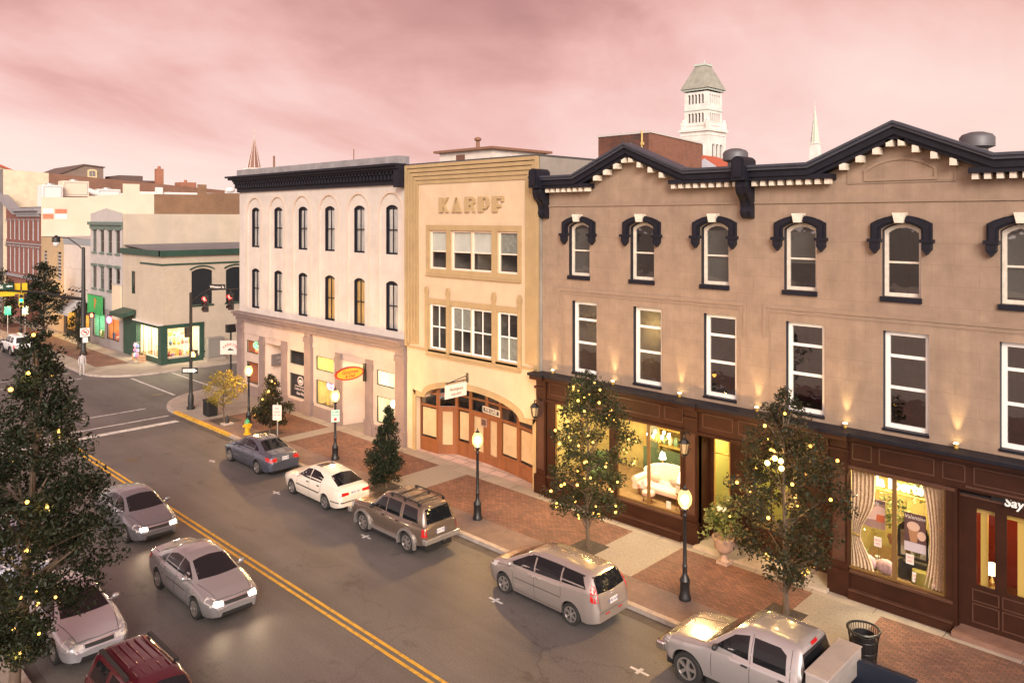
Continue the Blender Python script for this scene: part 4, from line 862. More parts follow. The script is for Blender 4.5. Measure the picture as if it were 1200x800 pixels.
# things on the pavement outside it
t = thing('display_rack', 'rack of colourful bags standing outside the bright corner shop', 'rack', (24.2, 66.6, .15)); c = MB()
for dx, dy in ((-.25, -.35), (.25, -.35), (-.25, .35), (.25, .35)): c.cyl((24.2+dx, 66.6+dy, .15), (24.2+dx, 66.6+dy, 1.75), .02, n=6)
for z in (.5, 1.7): c.tube([(23.95, 66.25, z), (24.45, 66.25, z), (24.45, 66.95, z), (23.95, 66.95, z), (23.95, 66.25, z)], .015, 6)
c.build('frame', M['steel'], t)
for k in range(9):
    col = [(.6, .2, .3), (.25, .3, .6), (.75, .7, .7), (.55, .35, .55), (.2, .25, .4)][k % 5]; y = 66.3 + (k % 3) * .3; z = .55 + (k // 3) * .4
    c = MB(); c.lathe([(.06, 0), (.13, .04), (.12, .24), (.03, .32)], (23.98, y, z), 8, sy=1.1); c.build('hanging_bag', pbr('bag_%d' % (k % 5), col, .7), t, 50)
for k, (y, nm) in enumerate(((67.4, 'left of the rack of bags'), (66.0, 'right of the rack of bags'))):
    t = thing('wooden_crate', 'pale wooden crate on the pavement %s' % nm, 'crate', (24.2, y, .15), 'crates outside the corner shop'); c = MB()
    for z in (.18, .38, .58): c.box(24.0, 24.02, y-.25, y+.25, z, z+.14); c.box(24.4, 24.42, y-.25, y+.25, z, z+.14); c.box(24.02, 24.4, y-.25, y-.23, z, z+.14); c.box(24.02, 24.4, y+.23, y+.25, z, z+.14)
    c.build('slats', pbr('pale_crate_wood', (.5, .3, .18), .7), t); c = MB()
    for a in (24.04, 24.37):
        for b_ in (y-.22, y+.2): c.box(a, a+.03, b_, b_+.03, .15, .75)
    c.build('corner_posts', pbr('pale_crate_wood', (.5, .3, .18), .7), t)
t = thing('utility_cabinet', 'grey metal utility cabinet against the beige flank wall', 'cabinet', (29.0, 63.1, .15)); c = MB(); c.box(28.3, 29.7, 62.8, 63.4, .35, 2.0); c.build('body', pbr('cabinet_grey', (.22, .20, .18), .5), t, bevel=.03)
MB().box(28.2, 29.8, 62.7, 63.5, .15, .35).build('plinth', M['conc'], t); c = MB(); panel(c, FY(62.8), 28.4, 29.6, .5, 1.9, .001, .03, 0); c.build('door', pbr('cabinet_grey', (.22, .20, .18), .5), t)

# ------------------------------------------------------------------ the row beyond
G = thing('grey_building', 'narrow grey three storey building with green window caps beyond the corner shop', 'building', (24.9, 76.5, 0))
M['ggrey'] = pbr('pale_grey_stucco', (.42, .39, .38), .85, var=(.8, .1)); M['gflank'] = pbr('beige_rendered_flank', (.49, .42, .33), .9, var=(.5, .12), dirt=(.35, .5, (.36, .33, .29), (1, 1, .12)))
f = FX(24.9); ya, yb = 72.32, 80.8; cs = [79.6, 77.55, 75.5, 73.5]
b = MB(); wall(b, f, ya, yb, 3.6, 12.0, [(c - .5, c + .5, z, z + 2.1) for c in cs for z in (5.35, 8.75)], .15, 0)
b.poly([f(ya, 12, 0), f(yb, 12, 0), f(yb, 12.35, 0), f((ya + yb)/2, 12.85, 0), f(ya, 12.35, 0)]); b.build('wall', M['ggrey'], G)
shell(G, 24.9, 50, ya, yb, 12.3, M['gflank'], M['roof'], 'flank')
c = MB(); c.fbox(f, ya, yb, 11.3, 11.6, .0, .3); c.fbox(f, ya, yb, 10.95, 11.3, .0, .1)
c.build('cornice', pbr('grey_green_trim', (.12, .16, .14), .6), G)
curt = pbr('maroon_curtain', (.16, .06, .05), .8); wcurt = pbr('white_curtain', (.6, .56, .52), .8)
for i, c_ in enumerate(cs):
    for z in (5.35, 8.75):
        wd = window(G, f, c_ - .49, c_ + .49, z, z + 2.09, .1, .07, (pbr('grey_green_trim', (.12, .16, .14), .6), M['glassd']), 0, (.5,), (), .06, room=(M['roomd'], 1), blind=(wcurt if (i, z) in ((0, 8.75), (1, 5.35)) else curt, .02, .97))
        c = MB(); c.fbox(f, c_ - .7, c_ + .7, z + 2.1, z + 2.32, .0, .16); c.fbox(f, c_ - .62, c_ + .62, z - .14, z, .0, .12); c.build('window_cap', pbr('grey_green_trim', (.12, .16, .14), .6), wd)
b = MB(); wall(b, f, ya, yb, .15, 3.6, [(76.9, 80.2, .8, 3.0), (73.2, 76.4, .9, 3.1)], .2, 0); b.build('shopfront', pbr('grey_mauve_front', (.27, .24, .24), .7), G)
for u0, u1, z0, z1 in ((76.9, 80.2, .8, 3.0), (73.2, 76.4, .9, 3.1)): window(G, f, u0, u1, z0, z1, .1, .07, (M['black'], M['shopglass']), 0, (), (.5,), .05, name='shop_window')
interior(G, 25.12, 27.6, 76.8, 80.4, .6, 3.4, pbr('teal_shop_wall', (.12, .42, .33), .8), M['shopfloor']); interior(G, 25.12, 27.6, 73.0, 76.6, .6, 3.4, pbr('orange_shop_wall', (.55, .24, .08), .8), M['shopfloor'])
lamp('shop_ceiling_light', 'AREA', (26.2, 78.6, 3.3), 170, (1, .9, .5), 1.2); lamp('shop_ceiling_light', 'AREA', (26.2, 74.8, 3.3), 110, (1, .7, .35), 1.2)
goods('orange lit shop beyond the green pillar', 25.3, 25.7, 73.4, 76.3, .8, 8, .9, '%s on show in the orange lit shop beyond the corner shop', gc)
goods('teal lit shop under the green banner', 25.3, 25.7, 77.0, 80.0, .8, 6, .7, '%s on show in the teal lit shop under the green banner', gc)
s_ = thing('green_banner', 'square green banner with orange figure above the teal lit shop', 'banner', (24.6, 78.3, 3.0)); MB().fbox(f, 76.6, 80.7, 2.95, 4.75, .25, .3).build('cloth', pbr('banner_green', (.05, .36, .10), .7, var=(1, .15)), s_)
m_ = MB(); m_.prism([(78.5, 4.5), (78.9, 4.4), (78.7, 4.1), (78.9, 3.7), (78.6, 3.4), (78.45, 3.9), (78.2, 4.2)], f, .301, .305); m_.build('emblem', pbr('banner_orange', (.5, .2, .04), .7), s_); c = MB(); c.cyl((24.6, 76.6, 4.75), (24.6, 80.7, 4.75), .03, n=6); c.build('rod', M['black'], s_)
s_ = thing('cream_board', 'tall cream board fixed above the orange lit shop', 'sign', (24.8, 73.5, 2.9)); MB().fbox(f, 72.4, 74.4, 2.9, 6.0, .03, .2).build('board', pbr('board_cream', (.62, .52, .38), .7), s_); MB().fbox(f, 72.35, 74.45, 6.0, 6.08, .0, .24).build('cap', M['ggrey'], s_)
s_ = thing('neon_sign', 'glowing pink neon sign in the orange lit shop', 'neon sign', (24.95, 76.0, 2.6)); m_ = MB(); m_.tube([(24.93, 75.9 + .35*cos(2*pi*k/16), 2.65 + .25*sin(2*pi*k/16)) for k in range(17)], .05, 6); m_.ball((24.93, 75.9, 2.65), .16, 8); m_.build('tube', emit('neon_magenta', (1, .25, .75), 7), s_)
# low pale building with awnings, tan building
T_ = thing('low_pale_building', 'low pale plain walled building with grey band and shop awnings', 'building', (24.9, 85, 0)); b = MB(); wall(b, f, 80.82, 89.0, 3.9, 9.3, [], .1, 0); b.fbox(f, 80.82, 89, 6.9, 7.0, .002, .05); b.build('wall', pbr('pale_pinkish_stucco', (.50, .45, .42), .85, var=(.8, .08)), T_)
MB().fbox(f, 80.8, 89.0, 9.3, 9.9, -.3, .06).build('fascia', pbr('blue_grey_band', (.24, .26, .28), .7), T_); shell(T_, 24.9, 45, 80.82, 89.0, 9.7, M['gflank'], pbr('white_roof', (.6, .56, .52), .8), 'flank', 9.9)
b = MB(); wall(b, f, 80.82, 89, .15, 3.9, [(81.2, 84.4, .6, 2.6), (85.3, 88.4, .6, 2.6)], .2, 0); b.build('shopfront', pbr('dark_shopfront', (.06, .05, .05), .6), T_)
for u0, u1 in ((81.2, 84.4), (85.3, 88.4)): window(T_, f, u0, u1, .6, 2.6, .1, .06, (M['black'], M['shopglass']), 0, (), (.5,), .05, name='shop_window')
interior(T_, 25.12, 27.5, 81, 88.8, .5, 3.2, pbr('amber_shop_wall', (.6, .38, .1), .8), M['shopfloor']); lamp('shop_ceiling_light', 'AREA', (26.2, 83, 3.1), 200, (1, .75, .35), 1.5); lamp('shop_ceiling_light', 'AREA', (26.2, 87, 3.1), 200, (1, .7, .3), 1.5)
for y0, y1, nm, col in ((81.0, 84.8, 'grey fabric shop awning beside the green banner', (.42, .40, .40)), (85.2, 88.8, 'tan fabric shop awning beyond the grey awning', (.36, .30, .22))):
    t = thing('shop_awning', nm, 'awning', (24.9, (y0 + y1) / 2, 3)); c = MB(); c.prism([(0, 4.1), (1.9, 3.0), (1.9, 2.7), (1.86, 2.7), (1.86, 2.95), (0, 3.98)], lambda p, q, w_: (24.9 - p, w_, q), y0, y1); c.build('canvas', pbr('awning_' + nm.split()[0], col, .8), t)
    c = MB(); c.tube([(24.9, y0 + .1, 2.7), (23.05, y0 + .1, 2.75)], .02, 6); c.tube([(24.9, y1 - .1, 2.7), (23.05, y1 - .1, 2.75)], .02, 6); c.build('frame', M['steel'], t)
for k in range(4):
    y = 81.6 + k * 1.1; t = thing('gooseneck_lamp', 'small black gooseneck lamp on the wall over the grey awning', 'lamp', (24.9, y, 5.0), 'gooseneck lamps over the awning'); c = MB(); c.tube([(24.9, y, 4.9), (24.6, y, 5.2), (24.3, y, 5.0)], .02, 6); c.build('arm', M['black'], t); c = MB(); c.lathe([(.18, 0), (.05, .18)], (24.25, y, 4.82), 10); c.build('shade', M['black'], t)
TA = thing('tan_building', 'tan stucco two storey building between the awnings and the red brick block', 'building', (24.9, 93, 0)); b = MB(); wall(b, f, 89.02, 97.0, 0.15, 9.9, [(94.9, 96.0, 5.4, 8.4), (89.9, 91.2, 5.4, 8.4)], .15, 0); b.build('wall', pbr('tan_wall', (.38, .28, .17), .85, var=(.8, .1)), TA)
shell(TA, 24.9, 45, 89.02, 97, 9.9, M['gflank'], pbr('white_roof', (.6, .56, .52), .8), 'flank', 9.95)
for u0, u1 in ((94.9, 96.0), (89.9, 91.2)):
    c = MB(); 
    for k in range(8): c.fbox(f, u0 + .02, u1 - .02, 5.45 + k * .36, 5.68 + k * .36, -.1, -.03)
    c.build('shutter', pbr('grey_shutter', (.25, .24, .24), .6), TA)
# red brick block with the whitewashed flank
R = thing('red_brick_building', 'long red brick building with tall pale windows and grey gabled cornice', 'building', (24.9, 106, 0))
M['redb'] = brick('red_brick', (.20, .072, .052), (.165, .06, .045), (.19, .10, .08), .22, .075, .008, 'yz', .9, .3, .2, .5)
b = MB(); cols = [98.2 + 1.95 * k for k in range(20)]
wall(b, f, 97.02, 137, .15, 12.4, [(c - .33, c + .33, z, z + hh) for c in cols for z, hh in ((5.5, 3.1), (9.4, 2.3))], .15, 0); b.poly([f(106.2, 12.4, 0), f(137, 12.4, 0), f(137, 14.0, 0), f(121.6, 17.0, 0)]); b.build('wall', M['redb'], R)
pal = pbr('pale_blue_sash', (.52, .52, .56), .5)
for c_ in cols[:11]:
    for z, hh in ((5.5, 3.1), (9.4, 2.3)): window(R, f, c_ - .33, c_ + .33, z, z + hh, .1, .08, (pal, M['glass']), 0, (.5,), (), .06, room=(M['roomd'], .8), blind=(pbr('pale_blind', (.5, .5, .52), .8), .02, .97))
c = MB(); c.fbox(f, 97.02, 106.2, 12.4, 12.75, .0, .35); c.fbox(f, 97.02, 106.2, 12.75, 13.1, -.2, .7); c.fbox(f, 97.02, 137, 8.9, 9.05, .0, .1); c.fbox(f, 97.02, 137, 5.0, 5.3, .0, .3)
for k in range(16): c.fbox(f, 97.3 + k * .57, 97.5 + k * .57, 12.1, 12.4, .0, .3)
c.prism([(106.1, 12.4), (121.6, 16.9), (121.6, 17.7), (106.1, 13.1)], f, -.2, .7); c.prism([(121.6, 16.9), (137, 12.4), (137, 13.1), (121.6, 17.7)], f, -.2, .7)
for c_ in cols[:11]: c.fbox(f, c_ - .5, c_ + .5, 8.6, 8.75, .0, .15); c.fbox(f, c_ - .5, c_ + .5, 11.72, 11.85, .0, .1)
c.build('cornice', pbr('blue_grey_cornice', (.24, .23, .25), .6), R)
M['wflank'] = pbr('whitewashed_flank', (.60, .53, .42), .9, var=(.35, .08), dirt=(.5, .3, (.62, .50, .36)))
h = FY(97.0); b = MB()
b.poly([h(24.9, 0, 0), h(37, 0, 0), h(37, 14.85, 0), h(35.3, 14.85, 0), h(35.3, 16.0, 0), h(33.4, 16.0, 0), h(33.4, 14.75, 0), h(29.6, 14.45, 0), h(29.6, 14.3, 0), h(24.9, 14.25, 0)]); b.build('whitewashed_flank', M['wflank'], R)
MB().poly([h(37.001, 0, 0), h(52, 0, 0), h(52, 15.3, 0), h(43.5, 15.1, 0), h(43.5, 16.2, 0), h(42.3, 16.2, 0), h(42.3, 14.9, 0), h(37.001, 14.85, 0)]).build('brown_flank', brick('brown_brick', (.215, .125, .07), (.18, .10, .058), (.2, .13, .08), .22, .075, .008, 'xz', .9, .3, .2, .4), R)
b = MB(); b.poly([(25, 97.1, 13.2), (52, 97.1, 13.2), (52, 137, 13.2), (25, 137, 13.2)]); b.poly([(52, 97, 0), (52, 137, 0), (52, 137, 14), (52, 97, 14)]); b.poly([(25, 137, 0), (52, 137, 0), (52, 137, 14), (25, 137, 14)]); b.build('roof', pbr('grey_roof', (.25, .25, .27), .7, var=(.3, .2)), R)
sg = thing('painted_advert', 'faded red and white checked advert painted on the whitewashed wall', 'painted sign', (26, 96.97, 12)); m_ = MB()
m_.fbox(h, 26.25, 27.45, 12.45, 12.95, .01, .02); m_.fbox(h, 25.05, 26.1, 11.85, 12.4, .01, .02); m_.build('red_panels', pbr('faded_red', (.62, .20, .12), .8, var=(2, .2)), sg); m_ = MB(); m_.fbox(h, 25.05, 26.1, 12.45, 13.0, .01, .02); m_.fbox(h, 26.25, 27.45, 11.85, 12.4, .01, .02); m_.build('white_panels', pbr('faded_white', (.78, .74, .70), .8), sg)
# what stands on and behind those roofs
def unit(nm, lb, cat, x0, x1, y0, y1, z0, z1, m, extra=None, grp=None):
    t = thing(nm, lb, cat, ((x0+x1)/2, (y0+y1)/2, z0), grp); c = MB(); c.box(x0, x1, y0, y1, z0, z1); c.build('casing', m, t, bevel=.04)
    c = MB()
    if extra == 'fan':
        c.lathe([(.5, 0), (.5, .2), (.42, .2), (.42, .1)], ((x0+x1)/2, (y0+y1)/2, z1), 16); c.build('fan_shroud', M['steel'], t)
        c = MB(); panel(c, FY(y0), x0 + .15, x1 - .15, z0 + .2, z1 - .2, .001, .06, 0); c.build('grille', M['steel'], t)
    elif extra == 'cap': c.box(x0 - .15, x1 + .15, y0 - .15, y1 + .15, z1, z1 + .15); c.build('cap', pbr('dark_metal_coping', (.06, .058, .06), .5), t)
    elif extra == 'pot': c.cyl(((x0+x1)/2, (y0+y1)/2, z1), ((x0+x1)/2, (y0+y1)/2, z1 + .4), .25, .2); c.build('pot', pbr('chimney_pot', (.3, .12, .07), .8), t)
    return t
unit('air_conditioner', 'white boxy air conditioner at the left edge of the white wall roof', 'air conditioner', 26.8, 29.0, 104, 106, 13.2, 15.9, pbr('unit_white', (.68, .66, .64), .6), 'fan')
unit('air_conditioner', 'large cream air conditioner on legs beside the white unit', 'air conditioner', 29.3, 32.2, 105, 107, 14.6, 16.5, pbr('unit_cream', (.66, .56, .44), .6), 'fan')
unit('air_conditioner', 'long low white air conditioner in front of the brown brick wall', 'air conditioner', 33.2, 35.9, 105, 107, 13.2, 15.6, pbr('unit_white', (.68, .66, .64), .6), 'fan')
t = thing('roof_duct', 'pale bent ventilation duct between the rooftop units', 'duct', (32, 105, 14.5)); c = MB(); c.tube([(31.2, 105.5, 15.7), (32.2, 105.3, 15.4), (33.4, 105.3, 14.9), (36.5, 105.3, 14.8)], .35, 10); c.build('pipe', pbr('unit_white', (.68, .66, .64), .6), t, 40); c = MB(); c.box(36.2, 36.9, 104.9, 105.7, 14.3, 15.2); c.build('joint_box', M['steel'], t)
t = thing('roof_parapet', 'long white coated parapet on the roof beyond the brown flank', 'parapet', (46, 112, 14)); c = MB(); c.box(38, 54, 108, 108.6, 13.2, 15.5); c.box(41.3, 42.2, 107.6, 108.0, 15.0, 16.1); c.build('wall', pbr('unit_white', (.68, .66, .64), .6), t); c = MB(); c.ball((51.8, 107.8, 16.0), .7, 12, sz=.6); c.build('vent', pbr('unit_white', (.68, .66, .64), .6), t, 50)
BW = thing('brick_row_building', 'brown brick block with cream end bay rising behind the white wall', 'building', (38, 118, 0)); h = FY(112.0); b = MB()
b.poly([h(24.6, 0, 0), h(29.6, 0, 0), h(29.6, 17.7, 0), h(24.6, 18.0, 0)]); b.build('cream_bay', pbr('cream_brick_bay', (.62, .53, .39), .9, var=(1, .15)), BW)
MB().poly([h(29.601, 0, 0), h(53, 0, 0), h(53, 16.1, 0), h(29.601, 17.7, 0)]).build('brick_wall', brick('brown_red_brick', (.23, .115, .075), (.19, .095, .065), (.2, .12, .085), .22, .075, .008, 'xz', .9, .3, .2, .4), BW)
b = MB(); b.poly([(24.6, 112, 16.0), (53, 112, 16.0), (53, 140, 16.0), (24.6, 140, 16.0)]); b.poly([(24.6, 112, 0), (24.6, 140, 0), (24.6, 140, 18), (24.6, 112, 18)]); b.poly([(53, 112, 0), (53, 140, 0), (53, 140, 16), (53, 112, 16)]); b.build('roof', M['roof'], BW)
GB = thing('gabled_building', 'brown gabled building with one pale framed window on the far skyline', 'building', (38, 126, 0)); h = FY(125.0); b = MB()
b.prism([(34, 0), (40.3, 0), (40.3, 19.45), (37.6, 19.7), (34, 18.1)], h, -14, 0); b.build('walls', pbr('taupe_wall', (.21, .155, .125), .9, var=(.6, .15)), GB); c = MB(); c.prism([(33.8, 18.0), (37.6, 19.72), (40.5, 19.47), (40.5, 19.62), (37.6, 19.9), (33.8, 18.2)], h, -14.2, .2); c.build('roof', pbr('brown_roof', (.12, .08, .07), .8), GB)
window(GB, h, 38.1, 39.4, 17.9, 19.2, -.02, .22, (pbr('pale_frame', (.6, .5, .3), .7), M['glassd']), .2, (), (.5,), .1)
RG = thing('red_roofed_house', 'small red gabled roof showing over the cream wall at far left', 'house', (28, 135, 0)); h = FY(134); b = MB(); b.prism([(25.2, 0), (30.2, 0), (30.2, 19.0), (27.4, 20.3), (25.2, 19.3)], h, -10, 0); b.build('walls', pbr('pinkish_wall', (.5, .33, .22), .9), RG); c = MB(); c.prism([(24.6, 18.9), (27.4, 20.2), (30.8, 18.8), (30.8, 19.05), (27.4, 20.55), (24.6, 19.15)], h, -10.3, .3); c.build('roof', pbr('red_tile_roof', (.42, .10, .05), .8), RG)
def chim(lb, x0, x1, y, z0, z1, m): return unit('chimney', lb, 'chimney', x0, x1, y, y + (x1 - x0), z0, z1, m, 'pot', 'chimneys on the far roofs')
rb = brick('chimney_brick', (.36, .15, .09), (.3, .12, .075), (.3, .16, .11), .22, .075, .008, 'xz', .9, .3, .2, .5)
chim('slim tall brick chimney alone on the skyline', 46.2, 47.2, 120, 14, 19.4, rb); chim('broad low brick chimney right of the slim one', 49.8, 52.2, 120, 14, 17.5, rb); chim('low brick stub at the right end of the far roofs', 52.6, 55.8, 122, 13, 16.4, rb)
t = thing('far_building', 'flat tan building with stepped roof on the far skyline', 'building', (43, 125, 0)); c = MB(); c.box(40.6, 47.0, 122, 130, 0, 17.6); c.build('walls', pbr('tan_brick_far', (.36, .21, .10), .9, var=(1, .15)), t); c = MB(); c.box(41.5, 44.8, 121.8, 128, 17.6, 18.3); c.box(40.3, 47.2, 121.6, 130, 17.3, 17.62); c.build('roof', pbr('brown_roof', (.12, .08, .07), .8), t)
# brick penthouse behind the brown building
BP = thing('brick_penthouse', 'square weathered red brick block rising behind the brown building', 'building', (47, 33, 0)); bk = brick('stained_brick_yz', (.17, .06, .038), (.10, .042, .03), (.13, .07, .05), .22, .075, .01, 'yz', .9, .3, .35, .5, dirt=(.45, .8, (.06, .04, .035))); bk2 = brick('stained_brick_xz', (.25, .10, .058), (.18, .072, .045), (.19, .11, .08), .22, .075, .01, 'xz', .9, .3, .35, .5, dirt=(.5, .6, (.12, .06, .045)))
b = MB(); b.poly([(45, 30.8, 0), (45, 35.2, 0), (45, 35.2, 17.85), (45, 30.8, 17.95)]); b.build('front', bk, BP); b = MB(); b.poly([(45, 30.8, 0), (52, 30.8, 0), (52, 30.8, 17.6), (45, 30.8, 17.95)]); b.poly([(52, 30.8, 0), (52, 35.2, 0), (52, 35.2, 17.5), (52, 30.8, 17.6)]); b.poly([(45, 35.2, 0), (52, 35.2, 0), (52, 35.2, 17.5), (45, 35.2, 17.85)]); b.build('flank', bk2, BP)
c = MB(); c.poly([(45, 30.8, 17.9), (52, 30.8, 17.55), (52, 35.2, 17.45), (45, 35.2, 17.8)]); c.build('roof', M['roof'], BP); c = MB(); c.prism([(45, 17.85), (45, 17.97), (52.05, 17.62), (52.05, 17.5)], lambda p, q, w_: (p, w_, q), 30.72, 30.8); c.box(44.93, 45.0, 30.72, 35.25, 17.82, 17.97); c.build('coping', pbr('pale_coping', (.5, .47, .45), .7), BP)
c = MB(); c.box(44.9, 44.97, 32.2, 33.1, 15.2, 17.2); c.build('louvre', pbr('louvre_grey', (.22, .21, .21), .6), BP); c = MB(); c.cyl((44.9, 31.3, 15), (44.9, 31.3, 18.0), .07, n=6); c.box(44.8, 44.9, 31.1, 31.35, 17.0, 17.2); c.build('drain_pipe', pbr('pipe_yellow', (.55, .4, .15), .6), BP)
b = MB(); b.lathe([(.25, 0), (.28, .3), (.15, .55), (1e-3, .6)], (47, 34.5, 17.7), 12); b.build('roof_vent', pbr('pinkish_vent', (.5, .38, .36), .7), BP, 50)
t = thing('red_hip_roof', 'low red tiled hip roof with a skylight behind the gabled cornice', 'roof', (62, 36, 0)); c = MB()
c.box(58, 66, 32.6, 39.4, 0, 16.0); c.build('walls', pbr('pinkish_wall', (.5, .33, .22), .9), t); c = MB(); c.add([(57.6, 32.2, 16.0), (66.4, 32.2, 16.0), (66.4, 39.8, 16.0), (57.6, 39.8, 16.0), (61, 36, 17.5), (63, 36, 17.5)], [(0, 1, 5, 4), (1, 2, 5), (2, 3, 4, 5), (3, 0, 4)]); c.build('roof', pbr('red_tile_roof', (.42, .10, .05), .8), t); c = MB(); c.add([(56, 32.4, 15.6), (59, 32.4, 15.6), (59, 35.2, 15.6), (56, 35.2, 15.6), (57.5, 33.8, 16.9)], [(0, 1, 4), (1, 2, 4), (2, 3, 4), (3, 0, 4)]); c.build('skylight', pbr('skylight_glass', (.5, .55, .62), .1, .3), t)
# roof vents on the brown building
for x, y, s_, nm in ((29, 15.63, .5, 'grey mushroom roof vent beside the white tower'), (29, 6.94, .52, 'grey mushroom roof vent at the right behind the big gable')):
    t = thing('roof_vent', nm, 'roof vent', (x, y, 12.95)); c = MB(); c.cyl((x, y, 12.95), (x, y, 14.25), s_ * .62, n=20); c.build('stack', pbr('vent_grey', (.11, .11, .12), .5, .3), t, 40)
    c = MB(); c.lathe([(s_ * .7, 0), (s_, .06), (s_, .36), (s_ * .85, .46), (s_ * .4, .54), (1e-3, .56)], (x, y, 14.2), 24); c.build('cap', pbr('vent_grey', (.11, .11, .12), .5, .3), t, 40)
# ------------------------------------------------------------------ white tower and the two spires
TW = thing('white_tower', 'tall white arcaded tower with a steep grey roof', 'tower', (153, 90.4, 0))
wt = pbr('white_stone_tower', (.68, .65, .61), .8, var=(.5, .15)); dkw = pbr('dark_opening', (.05, .05, .055), .8); cop = pbr('verdigris', (.45, .52, .47), .7); tr_ = pbr('tower_roof_slate', (.28, .28, .24), .8, var=(.6, .25))
x0, x1, y0, y1 = 150, 156.3, 87.5, 93.2
def tower_stage(x0, x1, y0, y1, z0, z1, arches):
    b = MB(); fa, fb = FX(x0), FY(y0)
    ha = [(y0 + (y1 - y0) * a, y0 + (y1 - y0) * b_, c, d, min((y1 - y0) * (b_ - a) / 2, .5)) for a, b_, c, d in arches]; hb = [(x0 + (x1 - x0) * a, x0 + (x1 - x0) * b_, c, d, min((x1 - x0) * (b_ - a) / 2, .5)) for a, b_, c, d in arches]
    wall(b, fa, y0, y1, z0, z1, ha, .5, 0); wall(b, fb, x0, x1, z0, z1, hb, .5, 0)
    b.poly([(x1, y0, z0), (x1, y1, z0), (x1, y1, z1), (x1, y0, z1)]); b.poly([(x0, y1, z0), (x1, y1, z0), (x1, y1, z1), (x0, y1, z1)]); b.box(x0 + .5, x1 - .5, y0 + .5, y1 - .5, z0, z1, 1)
    return b.build('stage', [wt, dkw], TW)
tower_stage(149.4, 156.9, 86.9, 93.8, 0, 31.0, [(.2, .36, 24.6, 28.2), (.42, .58, 24.6, 28.2), (.64, .8, 24.6, 28.2)] )
tower_stage(x0, x1, y0, y1, 31.0, 39.6, [(.16 + .145 * k, .16 + .145 * k + .105, z, z + 2.1) for k in range(5) for z in (32.9, 37.0)])
c = MB(); c.box(149.0, 157.3, 86.5, 94.2, 30.9, 31.4); c.box(149.3, 157, 86.8, 93.9, 30.0, 30.2)
for a in (149.5, 156.3):
    for b_ in (87.0, 93.2): c.box(a - .4, a + .4, b_ - .4, b_ + .4, 31.4, 33.0); c.ball((a, b_, 33.3), .4, 8)
c.box(149.85, 156.45, 87.35, 93.35, 32.2, 32.4); c.build('string_course', wt, TW); c = MB(); c.box(149.6, 156.7, 87.1, 93.6, 39.9, 40.3); c.box(149.85, 156.45, 87.35, 93.35, 35.5, 35.75); c.build('cornice', cop, TW)
c = MB(); c.add([(149.3, 86.8, 40.3), (157, 86.8, 40.3), (157, 93.9, 40.3), (149.3, 93.9, 40.3), (151.8, 89.1, 45.6), (154.5, 89.1, 45.6), (154.5, 91.6, 45.6), (151.8, 91.6, 45.6)], [(0, 1, 5, 4), (1, 2, 6, 5), (2, 3, 7, 6), (3, 0, 4, 7), (4, 5, 6, 7)]); c.build('roof', tr_, TW)
c = MB(); c.box(151.6, 154.7, 88.9, 91.8, 45.6, 46.0); c.cyl((152.2, 89.5, 46), (152.2, 89.5, 46.9), .08, n=6); c.cyl((154.1, 91.2, 46), (154.1, 91.2, 46.9), .08, n=6); c.build('crest', cop, TW)
t = thing('church_spire', 'brown pointed church spire with pale corner ribs left of the pale building', 'spire', (82, 159.2, 0)); 
def spire(t, x, y, zb, z0, z1, r, mb_, mr, rib=None):
    c = MB(); c.box(x - r, x + r, y - r, y + r, zb, z0); c.box(x - r * 1.15, x + r * 1.15, y - r * 1.15, y + r * 1.15, z0, z0 + r * .2); c.build('belfry', mb_, t)
    c = MB(); pts = [(x + r * .95 * cos(pi/4*k + pi/8), y + r * .95 * sin(pi/4*k + pi/8), z0 + r * .2) for k in range(8)]; c.add(pts + [(x, y, z1)], [(k, (k+1) % 8, 8) for k in range(8)]); c.build('roof', mr, t)
    if rib:
        c = MB()
        for p in pts: c.tube([p, (x, y, z1)], [r * .07, r * .02], 5)
        c.cyl((x, y, z1 - .3), (x, y, z1 + r * .9), r * .04, n=6); c.box(x - r * .25, x + r * .25, y - .05, y + .05, z1 + r * .55, z1 + r * .63); c.build('ribs', rib, t)
spire(t, 82, 159.2, 0, 22.6, 30.0, 1.45, wt, pbr('spire_brown', (.20, .105, .085), .8), pbr('spire_rib', (.6, .48, .42), .7))
t = thing('church_spire', 'thin white and green needle spire right of the white tower', 'spire', (197.5, 84.1, 0)); spire(t, 197.5, 84.1, 0, 31.0, 41.0, 1.1, wt, pbr('spire_green', (.42, .50, .40), .7), pbr('spire_pale', (.7, .66, .6), .7))
# ================================================================== vehicles
M['tyre'] = pbr('tyre_rubber', (.016, .015, .015), .85); M['rim'] = pbr('alloy_rim', (.55, .52, .50), .3, .85); M['cglass'] = pbr('tinted_car_glass', (.008, .009, .011), .04, spec=.45)
M['blk'] = pbr('black_plastic', (.015, .015, .016), .5); M['chrome'] = pbr('chrome', (.7, .68, .66), .15, 1.0); M['shut_line'] = pbr('panel_gap', (.012, .011, .011), .7)
M['tail'] = pbr('red_tail_lens', (.42, .012, .012), .12, coat=.5); M['hl'] = pbr('headlight_lens', (.62, .60, .57), .1, .3, coat=1.); M['amber'] = pbr('amber_lens', (.6, .2, .02), .2); M['plate'] = pbr('number_plate', (.62, .60, .58), .5)
M['hl_on'] = emit('headlight_lit', (1, .86, .62), 26); M['tailon'] = M['tail']
def paint(n, c, metal=.6, rough=.25): return pbr(n, c, rough, metal, coat=.8)
def curve(pts, s=.05):
    pts = sorted(pts)
    def lin(x):
        if x <= pts[0][0]: return pts[0][1]
        for (a, b), (c, d) in zip(pts, pts[1:]):
            if x <= c: return b + (d - b) * (x - a) / max(1e-6, c - a)
        return pts[-1][1]
    return lambda x: sum(lin(x + s * k) for k in (-1, -.5, 0, .5, 1)) / 5
